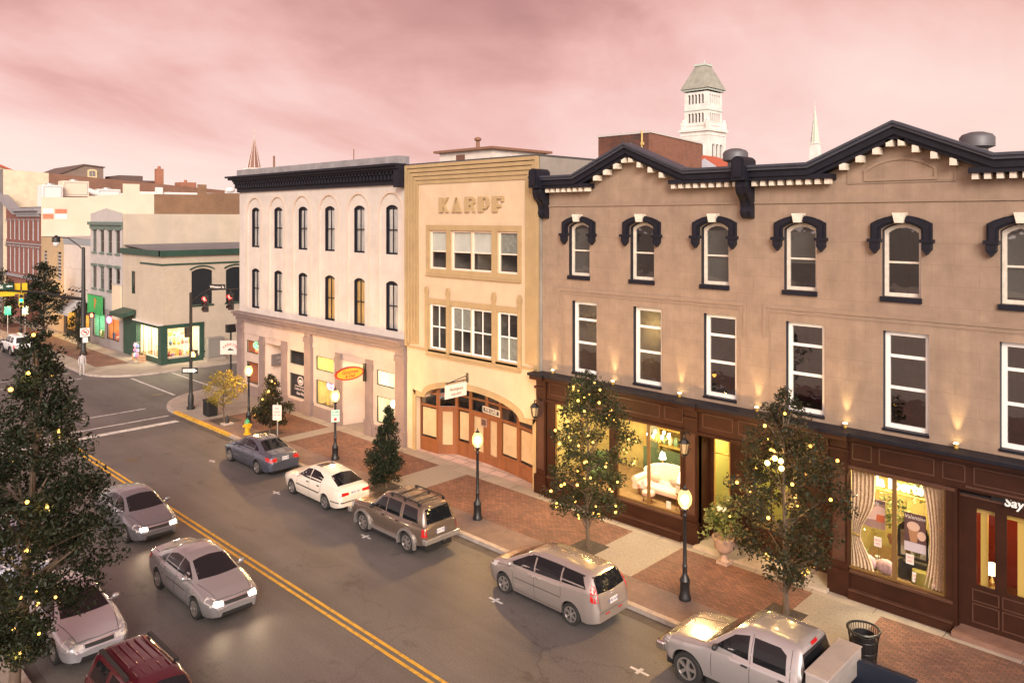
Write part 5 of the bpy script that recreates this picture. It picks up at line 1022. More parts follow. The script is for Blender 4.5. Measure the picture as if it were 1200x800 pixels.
def loft(sp):
    top, belt, hw = curve(sp['top'], sp.get('ts', .05)), curve(sp['belt'], .1), curve(sp['hw'], .06)
    x0, x1 = sp['x0'], sp['x1']; zr = sp['zr']; zs0 = sp['sill']; ra = sp['ra']; r = sp['r']
    xs = set(x0 + (x1 - x0) * k / 70 for k in range(71)) | {x0 + d for d in (.015, .04, .08, .13, .2)} | {x1 - d for d in (.015, .04, .08, .13, .2)}
    for xw in sp['axles']:
        for k in range(17): xs.add(xw + ra * cos(pi * k / 16) * .9999)
        xs |= {xw + ra + .004, xw - ra - .004}
    xs = sorted(x for x in xs if x0 <= x <= x1)
    keep = [xs[0]]
    for x in xs[1:]:
        if x - keep[-1] > .0035: keep.append(x)
    xs = keep
    bot = curve(sp.get('bot', [(x0, zs0 + .1), (x0 + .35, zs0), (x1 - .35, zs0), (x1, zs0 + .08)]), .04)
    rings = []
    for x in xs:
        zt = top(x); zb = min(belt(x), zt - .015); w_ = hw(x); zs = bot(x)
        for xw in sp['axles']:
            dx = x - xw
            if abs(dx) < ra: zs = max(zs, r + sqrt(ra * ra - dx * dx))
        zs = min(zs, zb - .04); zm = sp['zm']
        def side(z):
            if z < zm: return w_ - sp.get('tuck', .07) * ((zm - z) / max(.05, zm - zs0)) ** 2
            return w_ - sp.get('shoulder', .06) * ((z - zm) / max(.05, zb - zm)) ** 2 if zb > zm else w_
        P = [(side(zs) - .09, zs + .0)] + [(side(zs + (zb - zs) * t), zs + (zb - zs) * t) for t in (0, .12, .3, .5, .7, .88, 1)]
        wb = P[-1][0]; f = max(0, min(1, (zt - zb) / max(.05, zr - belt(x))))
        ins = sp.get('inset', .07); wt = (wb - ins) * (1 - f) + min(sp['wr'], wb - .02) * f; rr = .11 * f + .02
        ztop = zt - rr
        bulge = .025 * f
        P += [(wb - ins * .35 * (1 - f) - .012, zb + .012)]
        for t in (.33, .66): P.append((wb + (wt - wb) * t + bulge * 4 * t * (1 - t), zb + .012 + (ztop - zb - .012) * t))
        P += [(wt, ztop), (wt - .03 - .03 * f, zt - rr * .35), (wt - .10 - .05 * f, zt - .004 * f), (wt * .5, zt + .018), (0, zt + .026)]
        rings.append([(x, y, z) for y, z in P])
    n = len(rings[0]); vs = []; fs = []
    for R_ in rings:
        vs += R_ + [(x, -y, z) for x, y, z in R_[:-1][::-1]]
    m = 2 * n - 1
    for i in range(len(rings) - 1):
        for k in range(m - 1): fs.append((i*m + k, i*m + k + 1, (i+1)*m + k + 1, (i+1)*m + k))
    fs.append(list(range(m))); fs.append(list(range((len(rings)-1)*m, len(rings)*m))[::-1])
    return vs, fs
class Car:
    def __init__(s, name, label, cat, sp, pm, group=None):
        s.root = thing(name, label, cat, (0, 0, 0), group); s.sp = sp; s.pm = pm
        vs, fs = loft(sp); b = MB(); b.add(vs, fs); s.body = b.build('body', pm, s.root, 38)
        s.bvh = BVHTree.FromPolygons([Vector(v) for v in vs], [tuple(f) for f in fs])
        u = MB(); w_ = sp['W'] / 2 - .27
        u.box(sp['x0'] + .15, sp['x1'] - .15, -w_, w_, .2, .62); a0, a1 = sorted(sp['axles']); wf = sp['W'] / 2 - .10; u.box(a0 + sp['ra'] + .05, a1 - sp['ra'] - .05, -wf, wf, .15, .45)  # wide low box between the axles added to deepen the shadow underneath
        u.build('underbody_shade_block', M['blk'], s.root)
        for xw in sp['axles']:
            pass
    def pt(s, a, b, ax, sg, off):
        if ax == 'y': o, d = Vector((a, sg * 3, b)), Vector((0, -sg, 0))
        elif ax == 'x': o, d = Vector((sg * 5, a, b)), Vector((-sg, 0, 0))
        else: o, d = Vector((a, b, 5)), Vector((0, 0, -1))
        h, nrm, _, _ = s.bvh.ray_cast(o, d)
        if h is None:
            h, nrm, _, _ = s.bvh.find_nearest(o + d * 2)
        return h - d * off
    def patch(s, mb, poly, ax, sg, off=.004, step=.09, mi=0):
        bm = bmesh.new(); bm.faces.new([bm.verts.new((p, q, 0)) for p, q in poly])
        for i in (0, 1):
            lo = min(p[i] for p in poly); hi = max(p[i] for p in poly); k = lo + step * .5
            while k < hi:
                no = Vector((0, 0, 0)); no[i] = 1; co = Vector((0, 0, 0)); co[i] = k
                bmesh.ops.bisect_plane(bm, geom=bm.verts[:] + bm.edges[:] + bm.faces[:], plane_co=co, plane_no=no); k += step
        bm.verts.index_update()
        pts = [s.pt(v.co.x, v.co.y, ax, sg, off) for v in bm.verts]; fs = [[v.index for v in f.verts] for f in bm.faces]
        bm.free(); mb.add(pts, fs, mi)
    def line(s, mb, path, ax, sg, w_=.012, off=.0025, mi=0):
        mb.marks.append(len(mb.f))
        for (a, b), (c, d) in zip(path, path[1:]):
            L_ = sqrt((c-a)**2 + (d-b)**2); nx, ny = -(d-b) / L_ * w_ / 2, (c-a) / L_ * w_ / 2
            s.patch(mb, [(a+nx, b+ny), (c+nx, d+ny), (c-nx, d-ny), (a-nx, b-ny)], ax, sg, off, .1, mi)
    def wheels(s, spokes=6, rim=None, r=None):
        sp = s.sp; r = r or sp['r']; wd = sp.get('tw', .21); yo = sp['W'] / 2 - .02
        first = None
        for xw in sp['axles']:
            for sg in (1, -1):
                if first is None:
                    t = MB(); prof = [(r*.66, 0), (r*.70, -.012), (r*.93, 0.005), (r*.985, -.025), (r, -.06), (r, -wd+.05), (r*.97, -wd+.01), (r*.7, -wd)]
                    n = 32; vv = [(q * cos(2*pi*k/n), y_, q * sin(2*pi*k/n)) for q, y_ in prof for k in range(n)]
                    t.add(vv, [(i*n+k, i*n+(k+1) % n, (i+1)*n+(k+1) % n, (i+1)*n+k) for i in range(len(prof)-1) for k in range(n)]); t.add([(r*.68*cos(2*pi*k/n), -.1, r*.68*sin(2*pi*k/n)) for k in range(n)], [list(range(n))])
                    wo = t.build('wheel', M['tyre'], None, 40, loc=(0, 0, 0)); ro = MB()
                    ro.ring([(r*.69*cos(2*pi*k/n), r*.69*sin(2*pi*k/n)) for k in range(n)], [(r*.60*cos(2*pi*k/n), r*.60*sin(2*pi*k/n)) for k in range(n)], lambda p, q, w_: (p, w_, q), -.06, .004)
                    ro.cyl((0, -.07, 0), (0, .0, 0), r*.2, r*.14, 16)
                    for k in range(spokes):
                        a = 2*pi*k/spokes; c_, s_ = cos(a), sin(a)
                        q = [(r*.12, -r*.085), (r*.62, -r*.11), (r*.62, r*.11), (r*.12, r*.085)]
                        ro.prism([(p*c_ - t_*s_, p*s_ + t_*c_) for p, t_ in q], lambda p, q_, w_: (p, w_, q_), -.05, -.004)
                    rr = ro.build('rim', rim or M['rim'], wo, 40); first = (wo, rr); w1, r1 = first
                else:
                    w1 = first[0].copy(); COL.objects.link(w1); r1 = first[1].copy(); COL.objects.link(r1); r1.parent = w1
                w1.parent = s.root; w1.location = (xw, sg * yo, r); w1.rotation_euler = (0, .37 * xw, 0) if sg > 0 else (0, .2, pi)
    def put(s, x, y, rot): s.root.location = (x, y, 0); s.root.rotation_euler = (0, 0, rot); return s.root
    def both(s, name, fn, mat, **k):
        """A named part on each side of the car."""
        o = []
        for sg in (1, -1):
            b = MB(); fn(b, sg); o.append(b.build(name, mat, s.root, **k))
        return o
    def mirror(s, x, z, mat, col=None):
        def m_(b, sg):
            p = s.pt(x, z, 'y', sg, 0); b.ball((x + .02, p.y + sg * .14, z + .05), .11, 12, sz=.75, sx=.62, sy=1.05); b.cyl((x + .05, p.y - sg * .02, z), (x + .02, p.y + sg * .08, z + .03), .03, n=6)
        s.both('wing_mirror', m_, mat, smooth=50)
    def handles(s, pts, mat):
        for x, z in pts:
            def h_(b, sg):
                p = s.pt(x, z, 'y', sg, 0); b.box(x - .085, x + .085, p.y - .01, p.y + .03, z - .018, z + .018) if sg > 0 else b.box(x - .085, x + .085, p.y - .03, p.y + .01, z - .018, z + .018)
            s.both('door_handle', h_, mat, bevel=.008)
    def plate_rear(s, y, z, txt='PDX 482', sg=-1):
        b = MB(); p = s.pt(y, z, 'x', sg, .012); b.box(p.x - .012, p.x + .004, y - .17, y + .17, z - .08, z + .08) if True else 0
        o = b.build('number_plate', M['plate'], s.root)
        b = MB(); text(b, txt, .12, (p.x + sg * .014, y, z), (0, -1 if sg < 0 else 1, 0), (0, 0, 1), extrude=.002); b.build('plate_lettering', pbr('plate_ink', (.1, .1, .25), .6), o)
def slanted(p, q, w_): return p
# ---- saloon shared by four cars
SED = dict(x0=-2.40, x1=2.40, W=1.80, zr=1.43, r=.325, ra=.375, axles=(1.42, -1.32), sill=.22, zm=.58, wr=.60, inset=.10, shoulder=.09,
    top=[(-2.40, .55), (-2.38, .86), (-2.30, .99), (-1.80, 1.035), (-1.62, 1.06), (-.85, 1.38), (-.45, 1.425), (0.05, 1.425), (.42, 1.36), (1.22, .985), (1.9, .84), (2.26, .70), (2.40, .50)],
    belt=[(-2.4, .88), (-1.6, .955), (0, .93), (1.2, .88), (2.4, .66)],
    hw=[(-2.40, .64), (-2.32, .78), (-2.0, .86), (-1.2, .90), (1.2, .90), (1.9, .85), (2.25, .74), (2.40, .56)])
def saloon(label, pm, headlit=False, rim=None, group=None, name='parked_car'):
    c = Car(name, label, 'car', SED, pm, group); c.wheels(6, rim)
    c.both('side_window', lambda b, sg: (c.patch(b, [(.98, .99), (.42, 1.30), (.08, 1.345), (.05, .985)], 'y', sg), c.patch(b, [(.0, .985), (.02, 1.345), (-.45, 1.34), (-.80, 1.25), (-.88, 1.0)], 'y', sg), c.patch(b, [(-.93, 1.0), (-.86, 1.235), (-1.12, 1.13), (-1.28, 1.035)], 'y', sg)), M['cglass'])
    b = MB(); c.patch(b, [(1.16, .62), (.46, .5), (.42, 0), (.46, -.5), (1.16, -.62), (1.22, -.3), (1.24, 0), (1.22, .3)], 'z', 1); b.build('windscreen', M['cglass'], c.root)
    b = MB(); c.patch(b, [(-1.60, .60), (-.92, .48), (-.88, 0), (-.92, -.48), (-1.60, -.60), (-1.64, 0)], 'z', 1); b.build('rear_window', M['cglass'], c.root)
    b = MB()
    for sg in (1, -1):
        for pth in ([(.98, .97), (.92, .55), (.88, .3)], [(.03, 1.37), (.03, .95), (.0, .55), (-.02, .28)], [(-.9, 1.0), (-1.0, .78), (-.93, .6)], [(.9, .3), (-.9, .3)]): c.line(b, pth, 'y', sg)
        c.line(b, [(1.22, sg * .70), (2.2, sg * .52)], 'z', 1, .012); c.line(b, [(-1.68, sg * .66), (-2.3, sg * .6)], 'z', 1, .012)
    c.line(b, [(2.2, .52), (2.24, 0), (2.2, -.52)], 'z', 1, .014); c.line(b, [(-.6, .66), (.8, .66)], 'y', 1, .02); c.line(b, [(-.6, .66), (.8, .66)], 'y', -1, .02)
    b.build_each('panel_gap', M['shut_line'], c.root)
    c.both('headlight', lambda b, sg: c.patch(b, [(2.34, .60), (2.30, .71), (1.92, .78), (1.95, .66)], 'y', sg, .008), M['hl'])
    c.both('tail_light', lambda b, sg: (c.patch(b, [(-2.37, .70), (-2.34, .90), (-1.95, .90), (-2.05, .76)], 'y', sg, .008), c.patch(b, [(sg * .42, .74), (sg * .42, .88), (sg * .72, .90), (sg * .72, .70)][::sg], 'x', -1, .008)), M['tail'])
    if headlit: c.both('headlight_front', lambda b, sg: c.patch(b, [(sg * .40, .585), (sg * .40, .68), (sg * .64, .70), (sg * .64, .585)][::sg], 'x', 1, .01), M['hl_on'])
    else: c.both('headlight_front', lambda b, sg: c.patch(b, [(sg * .40, .585), (sg * .40, .68), (sg * .64, .70), (sg * .64, .585)][::sg], 'x', 1, .01), M['hl'])
    b = MB(); c.patch(b, [(-.36, .58), (.36, .58), (.36, .67), (-.36, .67)], 'x', 1, .006); c.patch(b, [(-.5, .28), (.5, .28), (.45, .4), (-.45, .4)], 'x', 1, .006); b.build('grille', M['blk'], c.root)
    b = MB(); c.patch(b, [(-.38, .665), (.38, .665), (.38, .69), (-.38, .69)], 'x', 1, .012); b.build('grille_bar', M['chrome'], c.root)
    c.handles([(.14, .86), (-.75, .875)], pm); c.mirror(.80, .98, pm); c.plate_rear(0, .82); 
    return c
def hl_spots(c, x, z, y, e):
    for sg in (1, -1):
        l = lamp('headlight_beam', 'SPOT', (x, sg * y, z), e, (1, .74, .46), .1, (0, radians(-74), 0), c.root, cone=radians(125), blend=1)
P90 = pi / 2
acc = saloon('blue-grey saloon parked at the kerb beside the first lamp post', paint('blue_grey_paint', (.115, .13, .175))); acc.put(18.4, 35.1, P90)
c_ = saloon('silver saloon parked behind the maroon car under the large near tree', paint('silver_paint', (.5, .5, .54)), group=None); c_.put(7.12, 24.7, -P90)
m1 = saloon('pale grey saloon driving with lit headlights beside the yellow centre line, nearer of two', paint('pale_grey_paint', (.36, .35, .36)), True, name='moving_car', group='cars driving towards the camera'); hl_spots(m1, 2.42, .66, .58, 34); m1.put(10.75, 24.3, -P90)
m2 = saloon('grey saloon driving with lit headlights behind the pale grey one', paint('mid_grey_paint', (.22, .225, .25)), True, name='moving_car', group='cars driving towards the camera'); hl_spots(m2, 2.42, .66, .58, 34); m2.put(11.3, 31.5, -P90)
c_ = saloon('light blue-grey saloon half hidden behind the large near tree', paint('light_blue_paint', (.36, .40, .50))); c_.put(7.0, 31.2, -P90)
c_ = saloon('dark saloon farthest along the left kerb behind the large near tree', paint('charcoal_paint', (.05, .05, .055))); c_.put(7.0, 37.6, -P90)
# ---- white hatchback
HAT = dict(x0=-2.30, x1=2.28, W=1.71, zr=1.42, r=.315, ra=.362, axles=(1.33, -1.27), sill=.21, zm=.58, wr=.58, inset=.10, shoulder=.07,
    top=[(-2.30, .52), (-2.28, .86), (-2.20, .99), (-1.98, 1.03), (-1.15, 1.34), (-.55, 1.415), (0.0, 1.42), (.36, 1.37), (1.12, .97), (1.8, .86), (2.15, .74), (2.28, .5)],
    belt=[(-2.3, .90), (-1.5, .955), (0, .91), (1.2, .87), (2.28, .68)], hw=[(-2.30, .62), (-2.22, .76), (-1.9, .83), (-1.0, .855), (1.1, .855), (1.8, .81), (2.15, .70), (2.28, .55)])
wp = paint('cream_white_paint', (.66, .59, .50), 0, .3); c = Car('parked_car', 'white hatchback with a sunroof parked between the blue-grey saloon and the brown off-roader', 'car', HAT, wp); c.wheels(5)
c.both('side_window', lambda b, sg: (c.patch(b, [(.86, .97), (.36, 1.29), (.0, 1.345), (-.05, .965)], 'y', sg), c.patch(b, [(-.10, .965), (-.06, 1.345), (-.55, 1.325), (-.95, 1.20), (-.90, 1.0)], 'y', sg)), M['cglass'])
b = MB(); c.patch(b, [(1.06, .60), (.40, .48), (.36, 0), (.40, -.48), (1.06, -.60), (1.13, 0)], 'z', 1); b.build('windscreen', M['cglass'], c.root)
b = MB(); c.patch(b, [(-1.92, .60), (-1.25, .50), (-1.2, 0), (-1.25, -.50), (-1.92, -.60), (-1.97, 0)], 'z', 1); b.build('rear_window', M['cglass'], c.root)
b = MB(); c.patch(b, [(.1, .36), (.1, -.36), (-.32, -.36), (-.32, .36)], 'z', 1, .006); b.build('sunroof', pbr('sunroof_glass', (.06, .03, .02), .05), c.root)
b = MB()
for sg in (1, -1):
    for pth in ([(.9, .95), (.86, .55), (.82, .28)], [(-.07, 1.36), (-.08, .9), (-.1, .27)], [(-.92, 1.0), (-.95, .75), (-.88, .62)]): c.line(b, pth, 'y', sg)
    c.line(b, [(.9, .60), (-.86, .60)], 'y', sg, .045, .006); c.line(b, [(-1.68, .48), (-2.2, .48)], 'y', sg, .04, .006); c.line(b, [(1.12, sg * .68), (2.05, sg * .5)], 'z', 1)
c.line(b, [(-.7, .48), (.7, .48)], 'x', -1, .045, .008); b.build_each('panel_gap', M['shut_line'], c.root)
c.both('tail_light', lambda b, sg: c.patch(b, [(sg * .32, .74), (sg * .32, .84), (sg * .72, .86), (sg * .72, .72)][::sg], 'x', -1, .008), M['tail'])
c.both('headlight', lambda b, sg: c.patch(b, [(2.22, .62), (2.2, .72), (1.85, .78), (1.9, .66)], 'y', sg, .008), M['hl'])
c.handles([(.06, .85), (-.75, .86)], M['blk']); c.mirror(.72, .96, wp); c.plate_rear(0, .80, 'BKR 207'); c.put(18.15, 28.95, P90)
# ---- brown off-roader
SUV = dict(x0=-2.33, x1=2.33, W=1.72, zr=1.73, r=.365, ra=.43, axles=(1.30, -1.37), sill=.40, zm=.75, wr=.60, inset=.07, shoulder=.05, ts=.035, tuck=.05,
    top=[(-2.33, .62), (-2.31, 1.06), (-2.22, 1.13), (-2.02, 1.66), (-1.85, 1.71), (-.6, 1.74), (.05, 1.73), (.32, 1.68), (.95, 1.14), (1.05, 1.12), (1.9, 1.03), (2.2, .94), (2.33, .65)],
    belt=[(-2.33, 1.05), (0, 1.04), (1.0, 1.02), (2.33, .90)], hw=[(-2.33, .70), (-2.26, .79), (-2.0, .83), (1.6, .83), (2.1, .78), (2.33, .66)])
tp = paint('brown_grey_paint', (.19, .145, .115)); lp = paint('pewter_paint', (.36, .33, .31)); c = Car('parked_car', 'brown off-roader with pewter wheel arches and a roof rack parked behind the white hatchback', 'car', SUV, tp); c.wheels(6)
def suv_body(c, trim):
    c.both('side_window', lambda b, sg: (c.patch(b, [(.72, 1.15), (.30, 1.55), (-.02, 1.60), (-.05, 1.12)], 'y', sg), c.patch(b, [(-.12, 1.12), (-.09, 1.60), (-.85, 1.60), (-.88, 1.12)], 'y', sg), c.patch(b, [(-1.05, 1.13), (-1.03, 1.60), (-1.75, 1.58), (-1.92, 1.17)], 'y', sg)), M['cglass'])
    b = MB(); c.patch(b, [(.93, .64), (.36, .52), (.33, 0), (.36, -.52), (.93, -.64), (.97, 0)], 'z', 1); b.build('windscreen', M['cglass'], c.root)
    b = MB(); c.patch(b, [(-.58, 1.15), (.58, 1.15), (.52, 1.60), (-.52, 1.60)], 'x', -1, .006); b.build('rear_window', M['cglass'], c.root)
    b = MB()
    for sg in (1, -1):
        for pth in ([(.82, 1.1), (.8, .45)], [(-.09, 1.64), (-.085, 1.1), (-.1, .43)], [(-.95, 1.64), (-.95, 1.1), (-.92, .85)]): c.line(b, pth, 'y', sg)
        c.line(b, [(.95, sg * .70), (2.15, sg * .62)], 'z', 1)
    c.line(b, [(-.66, .68), (-.66, 1.1)], 'x', -1); c.line(b, [(.66, .68), (.66, 1.1)], 'x', -1); b.build_each('panel_gap', M['shut_line'], c.root)
    def flare(b, sg):
        for xw in SUV['axles']:
            ra = .43; pts = [(xw + (ra + d) * cos(a), .365 + (ra + d) * sin(a)) for d, rng in ((.085, range(-1, 14)), (-.004, range(13, -2, -1))) for a in [pi * k / 12 for k in rng]]
            y_ = c.sp['W'] / 2
            n_ = 15
            o, i = pts[:n_], pts[n_:][::-1]
            for k in range(n_ - 1): b.prism([o[k], o[k+1], i[k+1], i[k]], lambda p, q, w_: (p, w_, q), sg * (y_ - .07), sg * (y_ + .035))
        b.box(-.90, .84, sg * (y_ - .1), sg * (y_ + .05), .38, .46)
    c.both('wheel_arch', flare, trim)
    b = MB(); b.box(-2.42, -2.2, -.80, .80, .50, .70); b.build('rear_bumper', trim, c.root, bevel=.04); b = MB(); b.box(2.2, 2.42, -.78, .78, .48, .68); b.build('front_bumper', trim, c.root, bevel=.04)
    c.both('tail_light', lambda b, sg: (c.patch(b, [(sg * .67, .76), (sg * .67, 1.05), (sg * .79, 1.05), (sg * .79, .76)][::sg], 'x', -1, .008), c.patch(b, [(-2.31, .76), (-2.31, 1.05), (-2.17, 1.05), (-2.17, .76)], 'y', sg, .008)), M['tail'])
    c.both('headlight', lambda b, sg: c.patch(b, [(2.28, .74), (2.24, .92), (1.98, .95), (1.98, .78)], 'y', sg, .008), M['hl'])
    c.handles([(.05, .98), (-.78, .98)], M['blk']); c.mirror(.62, 1.14, M['blk']); c.plate_rear(.05, .86, 'ALN 3358')
suv_body(c, lp)
def rack(b, sg):
    for x in (-1.75, -.95, -.2): b.box(x - .05, x + .05, sg * .56 - .02, sg * .56 + .02, 1.66, 1.765)
    b.tube([(-1.85, sg * .56, 1.73), (-1.7, sg * .56, 1.77), (-.25, sg * .56, 1.785), (-.1, sg * .56, 1.74)], .022, 6)
c.both('roof_rail', rack, M['blk'])
for x in (-1.6, -1.05, -.45): b = MB(); b.box(x - .03, x + .03, -.56, .56, 1.775, 1.795); b.build('roof_bar', M['blk'], c.root)
b = MB(); b.box(-2.55, -2.35, -.04, .04, .42, .5); b.ball((-2.52, 0, .55), .04, 8); b.build('tow_bar', M['blk'], c.root); c.put(17.98, 23.42, P90)
# ---- silver people carrier
MPV = dict(x0=-2.28, x1=2.32, W=1.755, zr=1.60, r=.325, ra=.375, axles=(1.42, -1.34), sill=.22, zm=.62, wr=.60, inset=.05, shoulder=.04, ts=.04,
    top=[(-2.28, .50), (-2.26, .86), (-2.20, 1.04), (-1.95, 1.50), (-1.78, 1.575), (-.6, 1.615), (.1, 1.60), (.55, 1.50), (1.45, 1.06), (1.9, .93), (2.2, .78), (2.32, .5)],
    belt=[(-2.28, 1.10), (-1.4, 1.09), (0, 1.03), (1.2, .93), (2.32, .70)], hw=[(-2.28, .66), (-2.2, .79), (-1.9, .86), (-1, .878), (1.2, .878), (1.9, .82), (2.2, .72), (2.32, .55)])
sp_ = paint('champagne_silver_paint', (.42, .37, .345)); c = Car('parked_car', 'champagne silver people carrier with tall red corner lights parked behind the brown off-roader', 'car', MPV, sp_); c.wheels(6)
c.both('side_window', lambda b, sg: (c.patch(b, [(1.22, 1.04), (.55, 1.40), (.22, 1.485), (.16, 1.07)], 'y', sg), c.patch(b, [(.10, 1.075), (.16, 1.49), (-.85, 1.50), (-.9, 1.13)], 'y', sg), c.patch(b, [(-.96, 1.135), (-.91, 1.50), (-1.62, 1.47), (-1.86, 1.19)], 'y', sg)), M['cglass'])
b = MB(); c.patch(b, [(1.36, .66), (.62, .52), (.56, 0), (.62, -.52), (1.36, -.66), (1.43, 0)], 'z', 1); b.build('windscreen', M['cglass'], c.root)
b = MB(); c.patch(b, [(-.62, 1.10), (0, 1.06), (.62, 1.10), (.56, 1.49), (-.56, 1.49)], 'x', -1, .006); b.build('rear_window', M['cglass'], c.root)
b = MB()
for sg in (1, -1):
    for pth in ([(1.18, 1.0), (1.02, .8), (.98, .3)], [(.13, 1.53), (.13, 1.05), (.08, .28)], [(-.92, 1.53), (-.93, 1.1), (-.97, .74)], [(1, .3), (-.96, .3)]): c.line(b, pth, 'y', sg)
    c.line(b, [(1.45, sg * .7), (2.15, sg * .55)], 'z', 1); c.line(b, [(-1.7, sg * .60), (.4, sg * .60)], 'z', 1, .03, .004); c.line(b, [(.95, .68), (-.94, .70)], 'y', sg, .018)
c.line(b, [(-.62, .62), (-.62, 1.02)], 'x', -1); c.line(b, [(.62, .62), (.62, 1.02)], 'x', -1); c.line(b, [(-.7, .58), (.7, .58)], 'x', -1, .014); b.build_each('panel_gap', M['shut_line'], c.root)
c.both('tail_light', lambda b, sg: (c.patch(b, [(sg * .66, .88), (sg * .62, 1.32), (sg * .74, 1.34), (sg * .80, .88)][::sg], 'x', -1, .009), c.patch(b, [(-2.22, .88), (-2.06, 1.33), (-1.98, 1.33), (-2.05, .90)], 'y', sg, .009)), M['tail'])
c.both('headlight', lambda b, sg: c.patch(b, [(2.25, .70), (2.16, .82), (1.72, .92), (1.82, .76)], 'y', sg, .008), M['hl'])
c.handles([(.24, .94), (-.02, .95)], sp_); c.mirror(1.02, 1.05, sp_); c.plate_rear(0, .80, 'AAS 6091')
b = MB(); p = c.pt(0, .98, 'x', -1, .01); b.tube([(p.x, -.07, .96), (p.x, -.05, 1.0), (p.x, 0, .97), (p.x, .05, 1.0), (p.x, .07, .96)], .01, 5); b.build('badge', M['chrome'], c.root)
b = MB()
for k, (y_, z_) in enumerate([(-.3, .70), (.3, .70)]): c.patch(b, [(y_ - .1, z_ - .22), (y_ + .1, z_ - .22), (y_ + .1, z_ - .18), (y_ - .1, z_ - .18)], 'x', -1, .008)
b.build('reflector', M['tail'], c.root); c.put(18.3, 16.02, P90)
# ---- silver pick-up with tool chest
TRK = dict(x0=-1.12, x1=2.74, W=1.98, zr=1.90, r=.40, ra=.47, axles=(1.85, -1.95), sill=.42, zm=.85, wr=.70, inset=.06, shoulder=.05, ts=.05, tuck=.05, bot=[(-1.12, .42), (2.3, .42), (2.74, .55)],
    top=[(-1.12, 1.25), (-1.10, 1.72), (-1.02, 1.85), (-.9, 1.89), (-.1, 1.91), (.35, 1.88), (.62, 1.78), (1.35, 1.22), (1.5, 1.19), (2.3, 1.08), (2.6, .95), (2.74, .70)],
    belt=[(-1.12, 1.20), (0, 1.19), (1.3, 1.14), (2.74, .92)], hw=[(-1.12, .93), (-1.0, .965), (0, .985), (2.0, .985), (2.45, .92), (2.74, .74)])
tk = paint('silver_truck_paint', (.47, .45, .45)); c = Car('pickup_truck', 'silver pick-up with a metal tool chest across its black bed', 'pickup truck', TRK, tk); c.wheels(5)
c.both('side_window', lambda b, sg: (c.patch(b, [(1.08, 1.28), (.60, 1.66), (.22, 1.76), (.18, 1.25)], 'y', sg), c.patch(b, [(.06, 1.25), (.10, 1.76), (-.55, 1.76), (-.72, 1.66), (-.76, 1.25)], 'y', sg)), M['cglass'])
b = MB(); c.patch(b, [(1.28, .76), (.64, .62), (.58, 0), (.64, -.62), (1.28, -.76), (1.36, 0)], 'z', 1); b.build('windscreen', M['cglass'], c.root)
b = MB(); c.patch(b, [(-.72, 1.30), (.72, 1.30), (.64, 1.76), (-.64, 1.76)], 'x', -1, .006); b.build('rear_window', M['cglass'], c.root)
b = MB(); c.line(b, [(-.16, 1.83), (.16, 1.83)], 'x', -1, .07, .012); b.build('brake_light', M['tail'], c.root)
b = MB()
for sg in (1, -1):
    for pth in ([(1.15, 1.2), (1.15, .5)], [(.13, 1.82), (.13, 1.2), (.12, .48)], [(-.84, 1.8), (-.86, 1.2), (-.86, .48)]): c.line(b, pth, 'y', sg)
    c.line(b, [(1.42, sg * .82), (2.55, sg * .66)], 'z', 1); c.line(b, [(1.4, sg * .35), (2.5, sg * .3)], 'z', 1, .025, .003)
b.build_each('panel_gap', M['shut_line'], c.root)
c.both('headlight', lambda b, sg: (c.patch(b, [(2.68, .82), (2.62, .98), (2.36, 1.02), (2.4, .86)], 'y', sg, .008), c.patch(b, [(sg * .5, .82), (sg * .5, .95), (sg * .78, .95), (sg * .78, .82)][::sg], 'x', 1, .008)), M['hl'])
b = MB(); b.box(2.6, 2.86, -.86, .86, .50, .74); b.build('front_bumper', M['chrome'], c.root, bevel=.05); b = MB(); c.patch(b, [(-.45, .76), (.45, .76), (.45, .92), (-.45, .92)], 'x', 1, .01); b.build('grille', M['blk'], c.root)
c.handles([(.26, 1.10), (-.68, 1.10)], M['blk']); c.mirror(.98, 1.26, M['blk'])
b = MB()
for sg in (1, -1):
    y_ = sg * .985; n_ = 14; xw = -1.95; ra = .47
    arcp = [(xw + ra * cos(pi * k / n_), .40 + ra * sin(pi * k / n_)) for k in range(n_ + 1)]
    prev = [(-1.18, .5)] + [(p, max(q, .5)) for p, q in arcp] + [(-3.02, .5)]
    for (p, q), (r_, s_) in zip(prev, prev[1:]): b.prism([(p, q), (r_, s_), (r_, 1.28), (p, 1.28)], lambda u, v, w_: (u, w_, v), y_ - sg * .06, y_)
b.box(-1.22, -1.18, -.92, .92, .5, 1.28); b.box(-3.06, -3.0, -.98, .98, .55, 1.26); bo = b.build('bed', tk, c.root)
b = MB(); lin = pbr('dark_bed_liner', (.012, .016, .03), .55); b.box(-3.0, -1.22, -.925, .925, .62, .70); b.box(-3.0, -1.22, -.926, -.88, .70, 1.27); b.box(-3.0, -1.22, .88, .926, .70, 1.27); b.box(-3.0, -2.96, -.9, .9, .7, 1.24); b.box(-3.04, -1.2, .86, 1.0, 1.281, 1.32); b.box(-3.04, -1.2, -1.0, -.86, 1.281, 1.32); b.build('bed_liner', lin, c.root, bevel=.012)
for x in (-1.75, -2.5): 
    b = MB(); b.box(x - .07, x + .07, -.93, -.88, 1.322, 1.34); b.build('tie_down', M['chrome'], c.root)
b = MB(); b.box(-1.78, -1.26, -.99, .99, 1.33, 1.58); b.box(-1.72, -1.30, -.88, .88, .9, 1.33); tb = b.build('tool_chest', pbr('brushed_aluminium', (.62, .56, .52), .38, .55, var=(3, .1)), c.root, bevel=.02)
b = MB(); b.box(-1.80, -1.24, -1.0, 1.0, 1.582, 1.61); b.build('chest_lid', pbr('brushed_aluminium', (.62, .56, .52), .38, .55, var=(3, .1)), tb, bevel=.012)
c.put(18.28, 8.85, P90)
